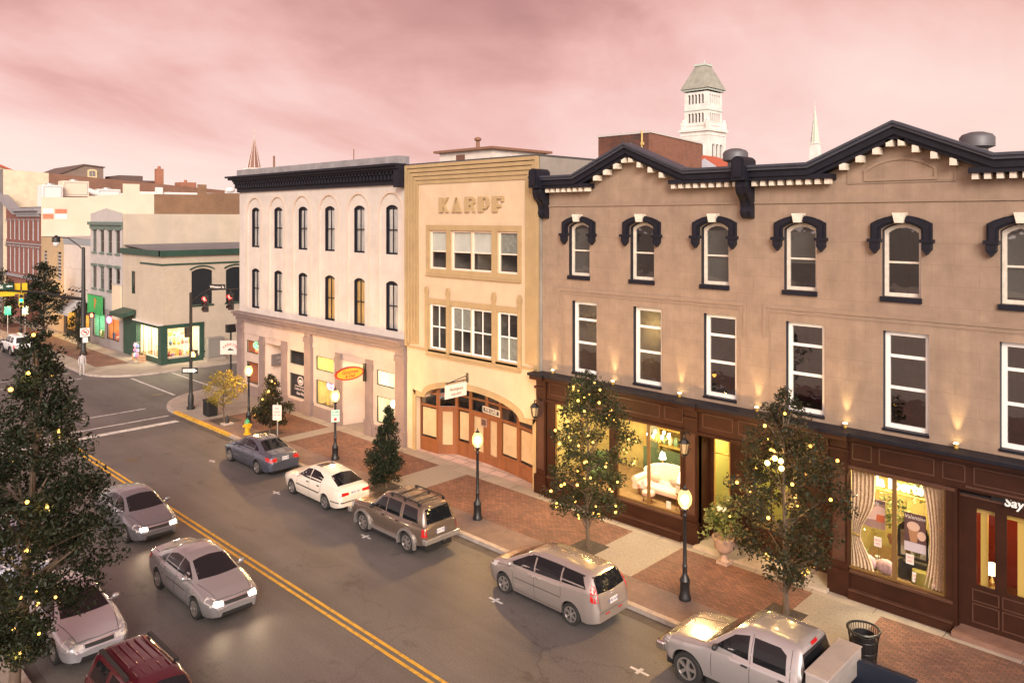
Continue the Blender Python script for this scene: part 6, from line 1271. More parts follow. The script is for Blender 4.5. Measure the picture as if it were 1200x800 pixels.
# ---- maroon off-roader on the left, roof ribs and rails
mp_ = paint('maroon_paint', (.062, .004, .011), .2, .3); c = Car('parked_car', 'maroon off-roader with ribbed roof at the lower left', 'car', SUV, mp_); c.wheels(6); suv_body(c, M['blk'])
c.both('roof_rail', lambda b, sg: (b.box(-1.8, -.15, sg * .55 - .045, sg * .55 + .045, 1.745, 1.775), b.box(-1.8, -1.7, sg * .55 - .045, sg * .55 + .045, 1.7, 1.75), b.box(-.25, -.15, sg * .55 - .045, sg * .55 + .045, 1.7, 1.75)), M['blk'])
for y_ in (-.36, -.18, 0, .18, .36): b = MB(); b.box(-1.75, -.55, y_ - .02, y_ + .02, 1.745, 1.772); b.box(-.35, -.05, y_ - .02, y_ + .02, 1.745, 1.768); b.build('roof_rib', mp_, c.root, bevel=.008)
c.put(6.85, 17.9, -P90)
c = Car('parked_car', 'white off-roader parked far off beyond the crossing at the left edge', 'car', SUV, paint('white_far_paint', (.68, .66, .66), 0, .35)); c.wheels(6); suv_body(c, M['blk']); c.put(18.5, 79.5, P90)
# ================================================================== trees and plants
import numpy as np
def leafmat(name, cols, rough=.5, trans=.15):
    m = bpy.data.materials.new(name); m.use_nodes = True; n, l = _links(m); b = n['Principled BSDF']; b.inputs['Roughness'].default_value = rough; b.inputs['Specular IOR Level'].default_value = .2
    gm = n.new('ShaderNodeNewGeometry'); r = n.new('ShaderNodeValToRGB'); l.new(gm.outputs['Random Per Island'], r.inputs[0]); e = r.color_ramp.elements
    while len(e) < len(cols): e.new(.5)
    for i, c in enumerate(cols): e[i].position = i / (len(cols) - 1); e[i].color = (*c, 1)
    l.new(r.outputs[0], b.inputs['Base Color'])
    t = n.new('ShaderNodeBsdfTranslucent'); l.new(r.outputs[0], t.inputs[0]); x = n.new('ShaderNodeMixShader'); x.inputs[0].default_value = trans
    l.new(b.outputs[0], x.inputs[1]); l.new(t.outputs[0], x.inputs[2]); l.new(x.outputs[0], n['Material Output'].inputs[0]); return m
OAK = leafmat('evergreen_leaf', [(.014, .023, .009), (.022, .032, .013), (.034, .043, .019), (.040, .030, .016), (.02, .028, .015)])
OAK2 = leafmat('dark_evergreen_leaf', [(.009, .015, .008), (.014, .022, .011), (.022, .03, .015), (.025, .021, .014)])
MAG = leafmat('rusty_evergreen_leaf', [(.013, .02, .01), (.02, .028, .013), (.032, .035, .018), (.062, .032, .015), (.018, .024, .013)])
GOLDL = leafmat('yellow_green_leaf', [(.20, .17, .03), (.28, .22, .035), (.15, .15, .03), (.34, .22, .04)], .6, .3)
PALE = leafmat('pale_green_leaf', [(.16, .20, .07), (.24, .27, .11), (.10, .15, .05), (.20, .19, .08)], .5, .25)
BARK = pbr('grey_brown_bark', (.10, .07, .05), .9, var=(12, .35), bump=(25, .8), stretch=(1, 1, .25))
def crown(name, mat, parent, clumps, per, leaf, rs, flatk=.6, droop=0.):
    rg = np.random.default_rng(rs); P = []
    for (cx, cy, cz, cr) in clumps:
        k = max(4, int(per * (cr ** 2)))
        d = rg.normal(size=(k, 3)); d /= np.linalg.norm(d, axis=1)[:, None]; rad = cr * rg.random(k) ** .45
        p = d * rad[:, None]; p[:, 2] *= flatk; P.append(p + (cx, cy, cz))
    P = np.concatenate(P); n = len(P)
    a = rg.normal(size=(n, 3)); a /= np.linalg.norm(a, axis=1)[:, None]; b = rg.normal(size=(n, 3)); b[:, 2] += .6; b = np.cross(a, b); b /= np.linalg.norm(b, axis=1)[:, None]
    s = leaf * rg.uniform(.6, 1.3, n)[:, None]; up = np.cross(a, b) * s * .18
    v = np.empty((n, 6, 3)); v[:, 0] = P - a * s; v[:, 1] = P - b * s * .42 + up - a * s * .2; v[:, 2] = P + a * s * .25 - b * s * .4 + up; v[:, 3] = P + a * s; v[:, 4] = P + a * s * .25 + b * s * .4 + up; v[:, 5] = P + b * s * .42 + up - a * s * .2
    org = np.array(ORG[parent]); v = (v - org).reshape(-1, 3)
    me = bpy.data.meshes.new(name); me.vertices.add(n * 6); me.vertices.foreach_set('co', v.ravel())
    base = np.arange(n) * 6; q = np.stack([base, base + 1, base + 2, base + 3, base, base + 3, base + 4, base + 5], 1).ravel()
    me.loops.add(n * 8); me.loops.foreach_set('vertex_index', q); me.polygons.add(n * 2); me.polygons.foreach_set('loop_start', np.arange(n * 2) * 4); me.update(calc_edges=True)
    me.materials.append(mat); o = bpy.data.objects.new(name, me); COL.objects.link(o); o.parent = parent; ORG[o] = ORG[parent]; return o
def tree(nm, label, base, top, prof, nclump, per, leaf, mat, rs, lean=(0, 0), trunk_r=.09, stem_to=.55, cr=(.28, .55), flatk=.6, fork=1, group=None):
    """prof: list of (height fraction, radius in metres) of the crown."""
    rg = random.Random(rs); t = thing(nm, label, 'tree', base, group); bx, by, bz = base; Ht = top - bz
    pf = curve(prof, .02)
    ax = lambda h: (bx + lean[0] * h + .05 * sin(5 * h + rs), by + lean[1] * h + .05 * sin(4 * h + rs * 2))
    cl = []; h0, h1 = prof[0][0], prof[-1][0]; tries = 0
    while len(cl) < nclump and tries < nclump * 20:
        tries += 1; h = h0 + (h1 - h0) * rg.random(); R_ = pf(h)
        if rg.random() > .25 + .75 * R_ / max(p[1] for p in prof): continue
        a = rg.uniform(0, 2 * pi); lump = 1 + .20 * sin(3 * a + h * 9 + rs) + .12 * sin(5 * a - h * 17)
        r_ = R_ * lump * (rg.random() ** .42); x, y = ax(h); c_ = rg.uniform(*cr) * (.55 + .45 * min(1, R_ / .8)); cl.append((x + r_ * cos(a), y + r_ * sin(a), bz + h * Ht, c_))
    tb = MB()
    pts = [(*ax(h), bz + h * Ht) for h in (0, .04, .15, .3, .45, stem_to, min(.95, stem_to + .3))]; tb.tube(pts, [trunk_r * k for k in (1.35, 1.05, .95, .8, .62, .45, .15)], 9)
    for (x, y, z, c_) in cl[::max(1, len(cl) // 34)]:
        h = max(.08, (z - bz) / Ht - rg.uniform(.08, .2)); h = min(h, stem_to + .2); s_ = (*ax(h), bz + h * Ht); mid = ((s_[0] + x) / 2, (s_[1] + y) / 2, (s_[2] + z) / 2 + .05)
        tb.tube([s_, mid, (x, y, z)], [trunk_r * .38, trunk_r * .25, trunk_r * .08], 5)
    tb.build('trunk', BARK, t, 60); crown('crown', mat, t, cl, per, leaf, rs, flatk); return t, cl
BULB = emit('warm_bulb', (1, .46, .08), 5, sample=False)
def string_lights(label, tr, cl, n, rs, hide=None, size=.035, glow=0, centre=None, big=()):
    """Small bulbs wired through a crown, mostly towards the street side."""
    rg = random.Random(rs); t = thing('string_lights', label, 'string lights', tr.location, 'string lights in the pavement trees'); base = tr.location
    cl2 = [c for c in cl]; pts = []
    for k in range(n):
        x, y, z, c_ = rg.choice(cl2); d = Vector((-.72, -.69, .12)); p = Vector((x, y, z)) + d * c_ * rg.uniform(.35, 1.0) + Vector((rg.uniform(-.3, .3), rg.uniform(-.3, .3), rg.uniform(-.3, .3))) * c_
        pts.append(p)
    pts.sort(key=lambda p: p.z)
    c = MB()
    for k in range(0, len(pts) - 1):
        if (pts[k+1] - pts[k])  .length < 6: c.tube([pts[k], (pts[k] + pts[k+1]) / 2 - Vector((0, 0, .06)), pts[k+1]], .004, 3)
    c.build('wire', M['black'], t)
    m_ = MB(); m_.ball((0, 0, 0), 1, 8); proto = None
    for k, p in enumerate(pts):
        if proto is None: proto = m_.build('bulb', BULB, None, 60, loc=(0, 0, 0)); o = proto
        else: o = proto.copy(); COL.objects.link(o)
        s = size * rg.choice((.6, .75, 1, 1, 1.25)); o.parent = t; o.location = p - base; o.scale = (s, s, s)
    rg2 = rg.sample(pts, min(9, len(pts)))
    for p in rg2: lamp('bulb_glow', 'POINT', p + Vector((-.1, -.1, 0)), glow, (1, .6, .18), .05)
    return t
T1, c1 = tree('street_tree', 'large dark evergreen tree in the near left foreground hung with a few lights', (5.15, 22.2, .15), 9.1,
    [(.13, .6), (.2, 1.3), (.30, 1.75), (.42, 1.75), (.55, 1.4), (.68, 1.05), (.80, .8), (.90, .5), (.99, .12)], 340, 480, .062, OAK2, 11, (.55, .05), .13, .7, (.25, .55), .55)
string_lights('sparse warm bulbs in the large near left tree', T1, c1, 26, 5, size=.045, glow=6)
T2, c2 = tree('street_tree', 'bushy evergreen tree with many lights in front of the sofa window', (21.85, 17.48, .15), 6.55,
    [(.17, .45), (.26, 1.15), (.42, 1.55), (.58, 1.5), (.72, 1.15), (.85, .8), (.95, .42), (1, .1)], 160, 520, .062, OAK, 23, (-.2, .1), .07, .6, (.24, .46), .62)
string_lights('dense warm bulbs in the tree before the sofa window', T2, c2, 60, 8, size=.04, glow=16)
T3, c3 = tree('street_tree', 'tall rusty evergreen tree with lights beside the pick-up', (22.23, 10.37, .15), 6.75,
    [(.16, .4), (.24, 1.05), (.36, 1.5), (.50, 1.62), (.64, 1.5), (.76, 1.1), (.88, .7), (.97, .3), (1, .1)], 195, 560, .06, MAG, 31, (.0, .0), .085, .62, (.24, .46), .62)
string_lights('warm bulbs in the rusty tree beside the pick-up', T3, c3, 32, 9, size=.04, glow=14)
m_ = MB()
t = thing('light_cluster', 'bright cluster of four bulbs high in the rusty tree', 'string lights', (21.5, 9.9, 5.0)); 
for dy, dz in ((-.18, .12), (.0, .16), (.22, -.02), (-.2, -.08)): MB().ball((21.0, 10.1 + dy, 4.93 + dz), .075, 10).build('bulb', emit('cluster_bulb', (1, .62, .2), 9, False), t, 60)
MB().tube([(21.0, 9.9, 5.05), (21.0, 10.1, 5.1), (21.0, 10.32, 4.91), (21.6, 10.3, 4.6)], .006, 4).build('wire', M['black'], t); lamp('bulb_glow', 'POINT', (20.85, 10.1, 5.0), 8, (1, .65, .2), .08)
T4, c4 = tree('cone_tree', 'small cone shaped evergreen behind the white hatchback', (20.36, 27.57, .15), 3.75,
    [(.08, .45), (.18, .7), (.35, .68), (.55, .52), (.75, .34), (.92, .15), (1, .04)], 210, 1500, .05, OAK2, 41, (0, 0), .045, .8, (.16, .3), .8)
T5, c5 = tree('young_tree', 'small ragged evergreen with lights behind the blue-grey saloon', (21.15, 39.26, .15), 3.3,
    [(.15, .4), (.25, 1.0), (.4, 1.0), (.5, .75), (.62, .5), (.8, .42), (.95, .22), (1, .05)], 150, 900, .06, MAG, 43, (.1, 0), .05, .75, (.2, .36), .7)
string_lights('few warm bulbs in the small ragged evergreen', T5, c5, 12, 4, size=.05, glow=3)
T6, c6 = tree('yellow_tree', 'small vase shaped tree with yellow leaves at the street corner', (20.55, 43.5, .15), 3.1,
    [(.32, .35), (.45, .8), (.6, 1.1), (.75, 1.15), (.88, .85), (.98, .35)], 90, 330, .06, GOLDL, 47, (0, 0), .04, .42, (.18, .36), .7)
T7, c7 = tree('street_tree', 'dark tree on the far pavement beyond the crossing behind the green signal', (21.8, 84, .15), 7.6,
    [(.2, .9), (.32, 1.7), (.5, 1.9), (.68, 1.5), (.84, 1.2), (1, .3)], 110, 130, .13, OAK2, 53, (0, 0), .12, .6, (.4, .75), .55)
T8, c8 = tree('cone_tree', 'dark clipped cone shaped evergreen behind the far signal pole', (22.6, 76.8, .15), 4.5,
    [(.05, .6), (.2, .85), (.5, .7), (.8, .4), (1, .08)], 80, 330, .08, OAK2, 59, (0, 0), .06, .8, (.25, .4), .9)
tree('cone_tree', 'dark bushy evergreen beyond the far pavement lamps at left edge', (21.5, 98, .15), 6.5, [(.1, .9), (.3, 1.5), (.6, 1.2), (.9, .6), (1, .1)], 70, 120, .13, OAK2, 61, (0, 0), .1, .7, (.4, .7), .7)

# ================================================================== street lamps
def globe_mat():
    m = emit('street_globe', (1, .50, .13), 3.2); n, l = _links(m); e = n['Emission']; tr = n.new('ShaderNodeBsdfTransparent'); x = n.new('ShaderNodeMixShader'); x.inputs[0].default_value = .55
    l.new(tr.outputs[0], x.inputs[1]); l.new(e.outputs[0], x.inputs[2]); l.new(x.outputs[0], n['Material Output'].inputs[0]); return m
GLOBE = globe_mat()
def street_lamp(label):
    t = thing('street_lamp', label, 'street lamp', (0, 0, .15), 'globe street lamps along the pavement')
    b = MB(); b.lathe([(.19, 0), (.19, .10), (.15, .16), (.15, .55), (.17, .60), (.12, .70), (.075, .78), (.07, 1.0), (.085, 1.04), (.06, 1.10), (.05, 2.55), (.075, 2.60), (.05, 2.66), (.06, 2.72), (.13, 2.80), (.11, 2.84)], (0, 0, .15), 16); b.build('post', M['black'], t, 40)
    b = MB(); b.lathe([(.11, 2.84), (.19, 2.95), (.215, 3.08), (.205, 3.2), (.15, 3.32), (.10, 3.38)], (0, 0, .15), 20); b.build('globe', GLOBE, t, 60)
    b = MB(); b.ball((0, 0, 3.22), .115, 14, sz=1.25); b.build('bulb', emit('street_bulb', (1, .56, .19), 2000), t, 60)
    b = MB(); b.lathe([(.10, 3.38), (.07, 3.42), (.03, 3.47), (.012, 3.56)], (0, 0, .15), 14); b.build('finial', M['black'], t, 40); return t
lampl = ['globe lamp post in front of the lit entry recess nearest the pick-up', 'globe lamp post in front of the arched wooden shopfront', 'globe lamp post carrying a small teal parking sign', 'globe lamp post by the fire hydrant at the corner end']
l0 = street_lamp(lampl[0])
for k, (x, y) in enumerate(((20.88, 12.96), (20.78, 22.22), (21.06, 32.68), (21.1, 41.6))):
    r_ = l0 if k == 0 else dup(l0, label=lampl[k]); r_.location = (x, y, .15)
r_ = dup(l0, label='globe lamp post far beyond the crossing below the tan building'); r_.location = (21.3, 90, .15)

# ================================================================== signals, signs, small street things
sgb = pbr('signal_black', (.014, .014, .014), .5); red_on = emit('signal_red', (1, .04, .03), 14); grn_on = emit('signal_green', (.01, .85, .42), 5); red_off = pbr('lens_off', (.05, .02, .015), .3)
def head(parent_label, pos, face, col, lit, group, yellow=False, attach=None):
    """A three-lens signal head hung at pos (top centre), facing the unit vector face (x, y)."""
    t = thing('traffic_signal', parent_label, 'traffic signal', pos, group); F_ = Vector((face[0], face[1], 0)).normalized(); R_ = Vector((-F_.y, F_.x, 0)); P_ = Vector(pos)
    fm = lambda u, v, d: tuple(P_ + R_ * u + Vector((0, 0, v)) + F_ * d)
    b = MB(); b.fbox(fm, -.17, .17, -1.02, 0, -.16, 0); b.fbox(fm, -.03, .03, 0, .25, -.1, -.04); b.build('housing', pbr('signal_yellow', (.5, .33, .03), .5) if yellow else sgb, t, bevel=.02)
    for k in range(3):
        z = -.19 - .32 * k; on = k == lit
        b = MB(); b.prism([(.13 * cos(2*pi*i/18), z + .13 * sin(2*pi*i/18)) for i in range(18)], fm, .0, .02); ln = b.build('lens', col if on else red_off, t)
        b = MB(); n_ = 12; o = [(.14 * cos(-.5 + (pi + 1) * i / n_), z + .14 * sin(-.5 + (pi + 1) * i / n_)) for i in range(n_ + 1)]; i_ = [(.125 * cos(-.5 + (pi + 1) * i / n_), z + .125 * sin(-.5 + (pi + 1) * i / n_)) for i in range(n_ + 1)]
        for q in range(n_): b.prism([o[q], o[q+1], i_[q+1], i_[q]], fm, 0, .22)
        b.build('visor', sgb, t)
    lamp('signal_glow', 'POINT', P_ + F_ * .3 + Vector((0, 0, -.19 - .32 * lit)), 14 if yellow else 5, (.05, 1, .5) if yellow else (1, .06, .04), .1)
    return t
def ped(label, pos, face, pts_col, arm):
    t = thing('pedestrian_signal', label, 'pedestrian signal', pos, 'pedestrian signals at the crossing'); F_ = Vector((face[0], face[1], 0)).normalized(); R_ = Vector((-F_.y, F_.x, 0)); P_ = Vector(pos); fm = lambda u, v, d: tuple(P_ + R_ * u + Vector((0, 0, v)) + F_ * d)
    b = MB(); b.fbox(fm, -.22, .22, 0, .44, -.2, 0); b.fbox(fm, -.24, .24, .44, .46, -.2, .12); b.tube([P_ + Vector((0, 0, .22)), arm], .035, 6); b.build('housing', sgb, t)
    b = MB(); b.prism([(-.1, .06), (.08, .06), (.13, .22), (.09, .24), (.06, .18), (.06, .36), (.02, .36), (.0, .38), (-.04, .36), (-.1, .34)], fm, .003, .01); b.build('hand_symbol', pts_col, t); return t
SP = (20.4, 47.7)
t = thing('signal_pole', 'black signal pole at the near street corner with short upswept arm', 'signal pole', (*SP, .15)); b = MB(); b.lathe([(.24, 0), (.24, .12), (.17, .2), (.17, .8), (.11, .95), (.10, 1.2), (.085, 7.05), (.1, 7.1), (.04, 7.2)], (*SP, .15), 16); b.build('pole', sgb, t, 40)
dv = Vector((.5, -.87, 0)); a0 = Vector((*SP, 6.75)); b = MB(); b.tube([a0, a0 + dv * .5 + Vector((0, 0, .35)), a0 + dv * 1.2 + Vector((0, 0, .78)), a0 + dv * 3.3 + Vector((0, 0, .88))], [.06, .055, .05, .035], 8); b.build('mast_arm', sgb, t, 50)
b = MB(); b.box(SP[0] - .35, SP[0] - .08, SP[1] - .14, SP[1] + .14, 4.6, 5.2); b.build('control_box', sgb, t)
head('signal head showing red nearest the pole on the near corner arm', a0 + dv * 1.0 + Vector((0, 0, .42)), (-.75, -.66), red_on, 0, 'red signals on the near corner arm'); head('signal head showing red at the outer end of the near corner arm', a0 + dv * 2.75 + Vector((0, 0, .6)), (-.85, -.5), red_on, 0, 'red signals on the near corner arm')
t = thing('street_sign', 'black street name plate between the two red signals', 'street sign', tuple(a0 + dv * 1.9)); fm = (lambda P_, R_, F_: (lambda u, v, d: tuple(P_ + R_ * u + Vector((0, 0, v)) + F_ * d)))(a0 + dv * 1.9 + Vector((0, 0, .82)), dv, Vector((-.87, -.5, 0)))
b = MB(); b.fbox(fm, -.55, .55, -.02, .32, .04, .07); b.build('plate', sgb, t); b = MB(); P_ = Vector(fm(0, .15, .075)); text(b, 'Whitaker St', .2, P_, dv, (0, 0, 1)); b.build('lettering', M['white'], t)
ped('pedestrian signal with glowing orange hand on the near corner pole', (SP[0] + .0, SP[1] - .35, 3.35), (-.6, -.8), emit('hand_orange', (1, .42, .05), 14), (SP[0], SP[1], 3.5))
ow = thing('one_way_sign', 'black and white ONE WAY arrow plate on the near corner signal pole', 'street sign', (SP[0], SP[1], 2.45)); R_ = Vector((.70, -.71, 0)); F_ = Vector((-.71, -.70, 0)); P_ = Vector((SP[0], SP[1], 2.55)) + F_ * .16; fm = lambda u, v, d: tuple(P_ + R_ * u + Vector((0, 0, v)) + F_ * d)
b = MB(); b.fbox(fm, -.5, .5, -.18, .18, -.02, 0); b.build('plate', sgb, ow); b = MB(); b.prism([(-.42, -.09), (.2, -.09), (.2, -.15), (.45, 0), (.2, .15), (.2, .09), (-.42, .09)], fm, .002, .006); b.build('arrow', M['white'], ow); b = MB(); text(b, 'ONE WAY', .135, fm(-.06, -.005, .008), R_, (0, 0, 1), extrude=.002, bold=.003); b.build('lettering', sgb, ow)
# far pole with the long arm, green light and street-name sign
FP = (22.0, 73.2); t = thing('signal_pole', 'tall black signal pole on the far corner with a long arm over the street', 'signal pole', (*FP, .15)); b = MB(); b.lathe([(.3, 0), (.3, .2), (.2, .4), (.2, 4.6), (.17, 4.8), (.13, 9.2), (.05, 9.3)], (*FP, .15), 14); b.build('pole', sgb, t, 40)
b = MB(); b.tube([(22, 73.2, 4.95), (20.5, 73.2, 5.25), (18.6, 73.2, 5.8), (14.5, 73.2, 6.3)], [.14, .12, .1, .06], 8); b.build('mast_arm', sgb, t, 50)
b = MB(); b.tube([(22, 73.2, 9.2), (21.7, 73.6, 9.6), (21.2, 74.5, 10.2), (20.6, 75.3, 10.3)], .05, 6); b.build('lamp_arm', sgb, t, 50); b = MB(); b.lathe([(.05, .55), (.3, .35), (.34, .0), (.3, -.05)], (20.5, 75.4, 9.9), 14); b.build('lamp_hood', sgb, t, 40); b = MB(); b.lathe([(.28, -.05), (.22, -.35), (.05, -.45)], (20.5, 75.4, 9.9), 12); b.build('lamp_glass', pbr('white_lamp_glass', (.75, .72, .7), .3), t, 50)
head('yellow backed signal head glowing green at the far left', (17.3, 73.0, 5.75), (-.25, -.97), grn_on, 1, None, True)
b = MB(); 
t = thing('street_sign', 'dark green street name sign hung on the far arm at the left edge', 'street sign', (16.3, 73.1, 6.2)); h = FY(73.05); b.fbox(h, 14.6, 16.75, 6.15, 6.65, .0, .04); b.build('plate', pbr('sign_dark_green', (.01, .05, .03), .5), t); b = MB(); text(b, 'aker St', .4, (15.45, 72.99, 6.4), (1, 0, 0), (0, 0, 1), bold=.006); b.prism([(16.2, 6.42), (16.45, 6.52), (16.45, 6.32)], h, .045, .05); b.fbox(h, 16.45, 16.68, 6.38, 6.46, .045, .05); b.build('lettering', M['white'], t)
t = thing('caution_sign', 'yellow sign board behind the green signal', 'street sign', (17.5, 73.3, 6.1)); b = MB(); b.box(16.9, 17.8, 73.28, 73.32, 5.75, 6.6); b.box(14.6, 16.9, 73.28, 73.32, 5.6, 6.0); b.build('plate', pbr('sign_yellow_paint', (.7, .45, .02), .5), t); b = MB(); b.box(17.3, 17.4, 73.27, 73.36, 5.4, 6.6); b.build('bracket', sgb, t)
ped('pedestrian signal with red hand beside the far corner pole', (22.5, 72.7, 3.35), (-.45, -.9), emit('hand_red', (1, .12, .05), 10), (22.0, 73.2, 3.6))
t = thing('no_turn_sign', 'white no left turn sign on the far corner pole', 'street sign', (22, 72.9, 1.6)); h = FY(72.9); b = MB(); b.fbox(h, 21.65, 22.4, 1.75, 2.5, .0, .03); b.fbox(h, 21.85, 22.25, 1.25, 1.7, .0, .03); b.build('plate', M['white'], t)
b = MB(); b.ring([(22.03 + .3*cos(2*pi*k/24), 2.13 + .3*sin(2*pi*k/24)) for k in range(24)], [(22.03 + .24*cos(2*pi*k/24), 2.13 + .24*sin(2*pi*k/24)) for k in range(24)], h, .032, .038); b.prism([(21.82, 2.31), (21.86, 2.35), (22.24, 1.95), (22.2, 1.91)], h, .039, .043); b.build('red_ring', pbr('sign_red_paint', (.6, .04, .03), .5), t)
b = MB(); b.prism([(22.1, 1.98), (22.16, 1.98), (22.16, 2.2), (22.0, 2.2), (22.0, 2.28), (21.88, 2.17), (22.0, 2.06), (22.0, 2.14), (22.1, 2.14)], h, .032, .036); b.build('arrow', sgb, t)
for x, y, lb in ((20.6, 92, 'teal parking sign on the far pavement, left of the pair'), (21.9, 91, 'pale green parking sign on the far pavement, right of the pair')):
    t = thing('parking_sign', lb, 'street sign', (x, y, .15), 'parking signs on the far pavement'); b = MB(); b.cyl((x, y, .15), (x, y, 3.0), .04, n=8); b.build('post', M['steel'], t); b = MB(); b.box(x - .28, x + .28, y - .06, y - .04, 2.1, 2.95); b.build('plate', pbr('teal_sign' if x < 21 else 'pale_teal_sign', (.02, .5, .36) if x < 21 else (.3, .6, .48), .5), t)
# parking sign on the third lamp, white sign by the ragged tree, restaurant pole sign
t = thing('parking_sign', 'small teal and white parking sign strapped to the third lamp post', 'street sign', (21.06, 32.5, 2.2)); fm = (lambda P_, R_, F_: (lambda u, v, d: tuple(P_ + R_ * u + Vector((0, 0, v)) + F_ * d)))(Vector((21.06, 32.68, 2.0)) + Vector((-.5, -.87, 0)) * .1, Vector((.87, -.5, 0)), Vector((-.5, -.87, 0)))
b = MB(); b.fbox(fm, -.2, .2, 0, .6, 0, .02); b.build('plate', pbr('sign_pale_teal', (.45, .6, .52), .5), t); b = MB(); text(b, '2 HR', .15, fm(0, .48, .022), (.87, -.5, 0), (0, 0, 1)); text(b, 'PARKING', .085, fm(0, .33, .022), (.87, -.5, 0), (0, 0, 1)); b.build('lettering', pbr('sign_green_ink', (.02, .25, .14), .5), t); b = MB(); b.fbox(fm, -.06, .06, .07, .2, .021, .026); b.build('red_mark', pbr('sign_red_paint', (.6, .04, .03), .5), t)
t = thing('notice_sign', 'pinkish white sign on a thin post beside the ragged evergreen', 'street sign', (20.3, 36.9, .15)); b = MB(); b.cyl((20.3, 36.9, .15), (20.3, 36.9, 2.35), .03, n=8); b.build('post', M['steel'], t); b = MB(); fm = (lambda P_: (lambda u, v, d: tuple(P_ + Vector((.6, -.8, 0)) * u + Vector((0, 0, v)) + Vector((-.8, -.6, 0)) * d)))(Vector((20.3, 36.9, 1.45))); b.fbox(fm, -.24, .24, 0, .78, .03, .05); b.build('plate', pbr('sign_pinkish', (.66, .56, .50), .5), t); b = MB(); text(b, 'NO', .15, fm(0, .6, .052), (.6, -.8, 0), (0, 0, 1)); text(b, 'PARKING', .09, fm(0, .42, .052), (.6, -.8, 0), (0, 0, 1)); text(b, 'ANY TIME', .08, fm(0, .27, .052), (.6, -.8, 0), (0, 0, 1)); b.build('lettering', pbr('sign_red_paint', (.6, .04, .03), .5), t)
t = thing('pole_sign', 'white advertising sign on a post with a black box on top by the flank wall', 'street sign', (26.2, 55.0, .15)); x, y = 26.2, 54.4; b = MB(); b.cyl((x, y, 0), (x, y, 3.6), .07, n=8); b.build('post', sgb, t); b = MB(); b.box(x - .32, x + .32, y - .2, y + .2, 3.6, 4.15); b.build('lamp_box', sgb, t)
fm = (lambda P_: (lambda u, v, d: tuple(P_ + Vector((.8, -.6, 0)) * u + Vector((0, 0, v)) + Vector((-.6, -.8, 0)) * d)))(Vector((x, y, 2.0))); b = MB(); b.fbox(fm, -.72, .72, 0, 1.0, .06, .1); b.build('plate', pbr('sign_pinkish', (.66, .56, .50), .5), t)
b = MB(); 
for k, ch in enumerate('PARKING'): 
    a = radians(140 - k * 17); text(b, ch, .26, fm(.62 * cos(a) * .95, .1 + .62 * sin(a), .102), Vector((.8, -.6, 0)) * sin(a) + Vector((0, 0, 1)) * -cos(a), Vector((.8, -.6, 0)) * cos(a) + Vector((0, 0, 1)) * sin(a), bold=.006)
b.build('lettering', pbr('sign_red_ink', (.55, .10, .08), .5), t); b = MB(); b.prism([(-.22, .28), (.22, .28), (.16, .38), (.08, .36), (.04, .43), (-.1, .43), (-.14, .38)], fm, .101, .105); b.build('emblem', sgb, t)
# hydrant, bins, bollard
t = thing('fire_hydrant', 'yellow fire hydrant with green cap at the kerb near the corner lamp', 'fire hydrant', (20.15, 39.9, .15)); b = MB(); b.lathe([(.2, 0), (.2, .06), (.13, .08), (.13, .52), (.17, .54), (.17, .6), (.13, .62)], (20.15, 39.9, .15), 14); b.cyl((19.9, 39.9, .62), (20.4, 39.9, .62), .07, n=10); b.cyl((20.15, 39.65, .6), (20.15, 39.9, .6), .09, n=10); b.build('barrel', pbr('hydrant_yellow', (.62, .36, .02), .4), t, 40)
b = MB(); b.lathe([(.15, .62), (.13, .72), (.07, .8), (.03, .82), (.03, .88)], (20.15, 39.9, .15), 12); b.build('cap', pbr('hydrant_green', (.05, .3, .12), .4), t, 40)
t = thing('litter_bin', 'dark square litter bin beside the yellow leaved tree', 'litter bin', (20.5, 45.2, .15)); b = MB(); b.box(20.2, 20.8, 44.9, 45.5, .2, 1.05); b.build('body', sgb, t, bevel=.03); b = MB(); b.box(20.15, 20.85, 44.85, 45.55, 1.05, 1.15); b.build('rim', sgb, t, bevel=.02); b = MB(); 
for k in range(6): b.box(20.18, 20.2, 44.95 + k * .1, 45.0 + k * .1, .25, 1.02); b.box(20.25 + k * .1, 20.3 + k * .1, 44.88, 44.9, .25, 1.02)
b.build('slats', M['blk'], t)
t = thing('wire_bin', 'round black wire litter bin on the pavement beside the pick-up bed', 'litter bin', (21.25, 7.74, .15)); b = MB()
for k in range(36): a = 2*pi*k/36; b.tube([(21.25 + .30*cos(a), 7.74 + .30*sin(a), .18), (21.25 + .36*cos(a), 7.74 + .36*sin(a), .8), (21.25 + .40*cos(a), 7.74 + .40*sin(a), 1.02)], .009, 4)
for z, r in ((.2, .305), (.5, .335), (.8, .362)): b.tube([(21.25 + r*cos(2*pi*k/28), 7.74 + r*sin(2*pi*k/28), z) for k in range(29)], .012, 5)
b.build('wires', M['black'], t); b = MB(); b.tube([(21.25 + .405*cos(2*pi*k/28), 7.74 + .405*sin(2*pi*k/28), 1.03) for k in range(29)], .03, 6); b.build('rim', M['black'], t, 50); b = MB(); b.lathe([(.24, .05), (.29, .75), (.27, .75), (.22, .08)], (21.25, 7.74, .15), 20); b.build('liner', M['blk'], t, 40)
t = thing('planter_stone', 'low stone stub with a dark spike in the gravel by the yellow tree', 'bollard', (20.3, 42.6, .15)); b = MB(); b.lathe([(.12, 0), (.1, .25), (.06, .5), (.02, .55)], (20.3, 42.6, .15), 10); b.build('spike', sgb, t, 40); b = MB(); b.box(20.0, 20.6, 42.35, 42.85, .15, .26); b.build('stone', M['kerb'], t, bevel=.03)
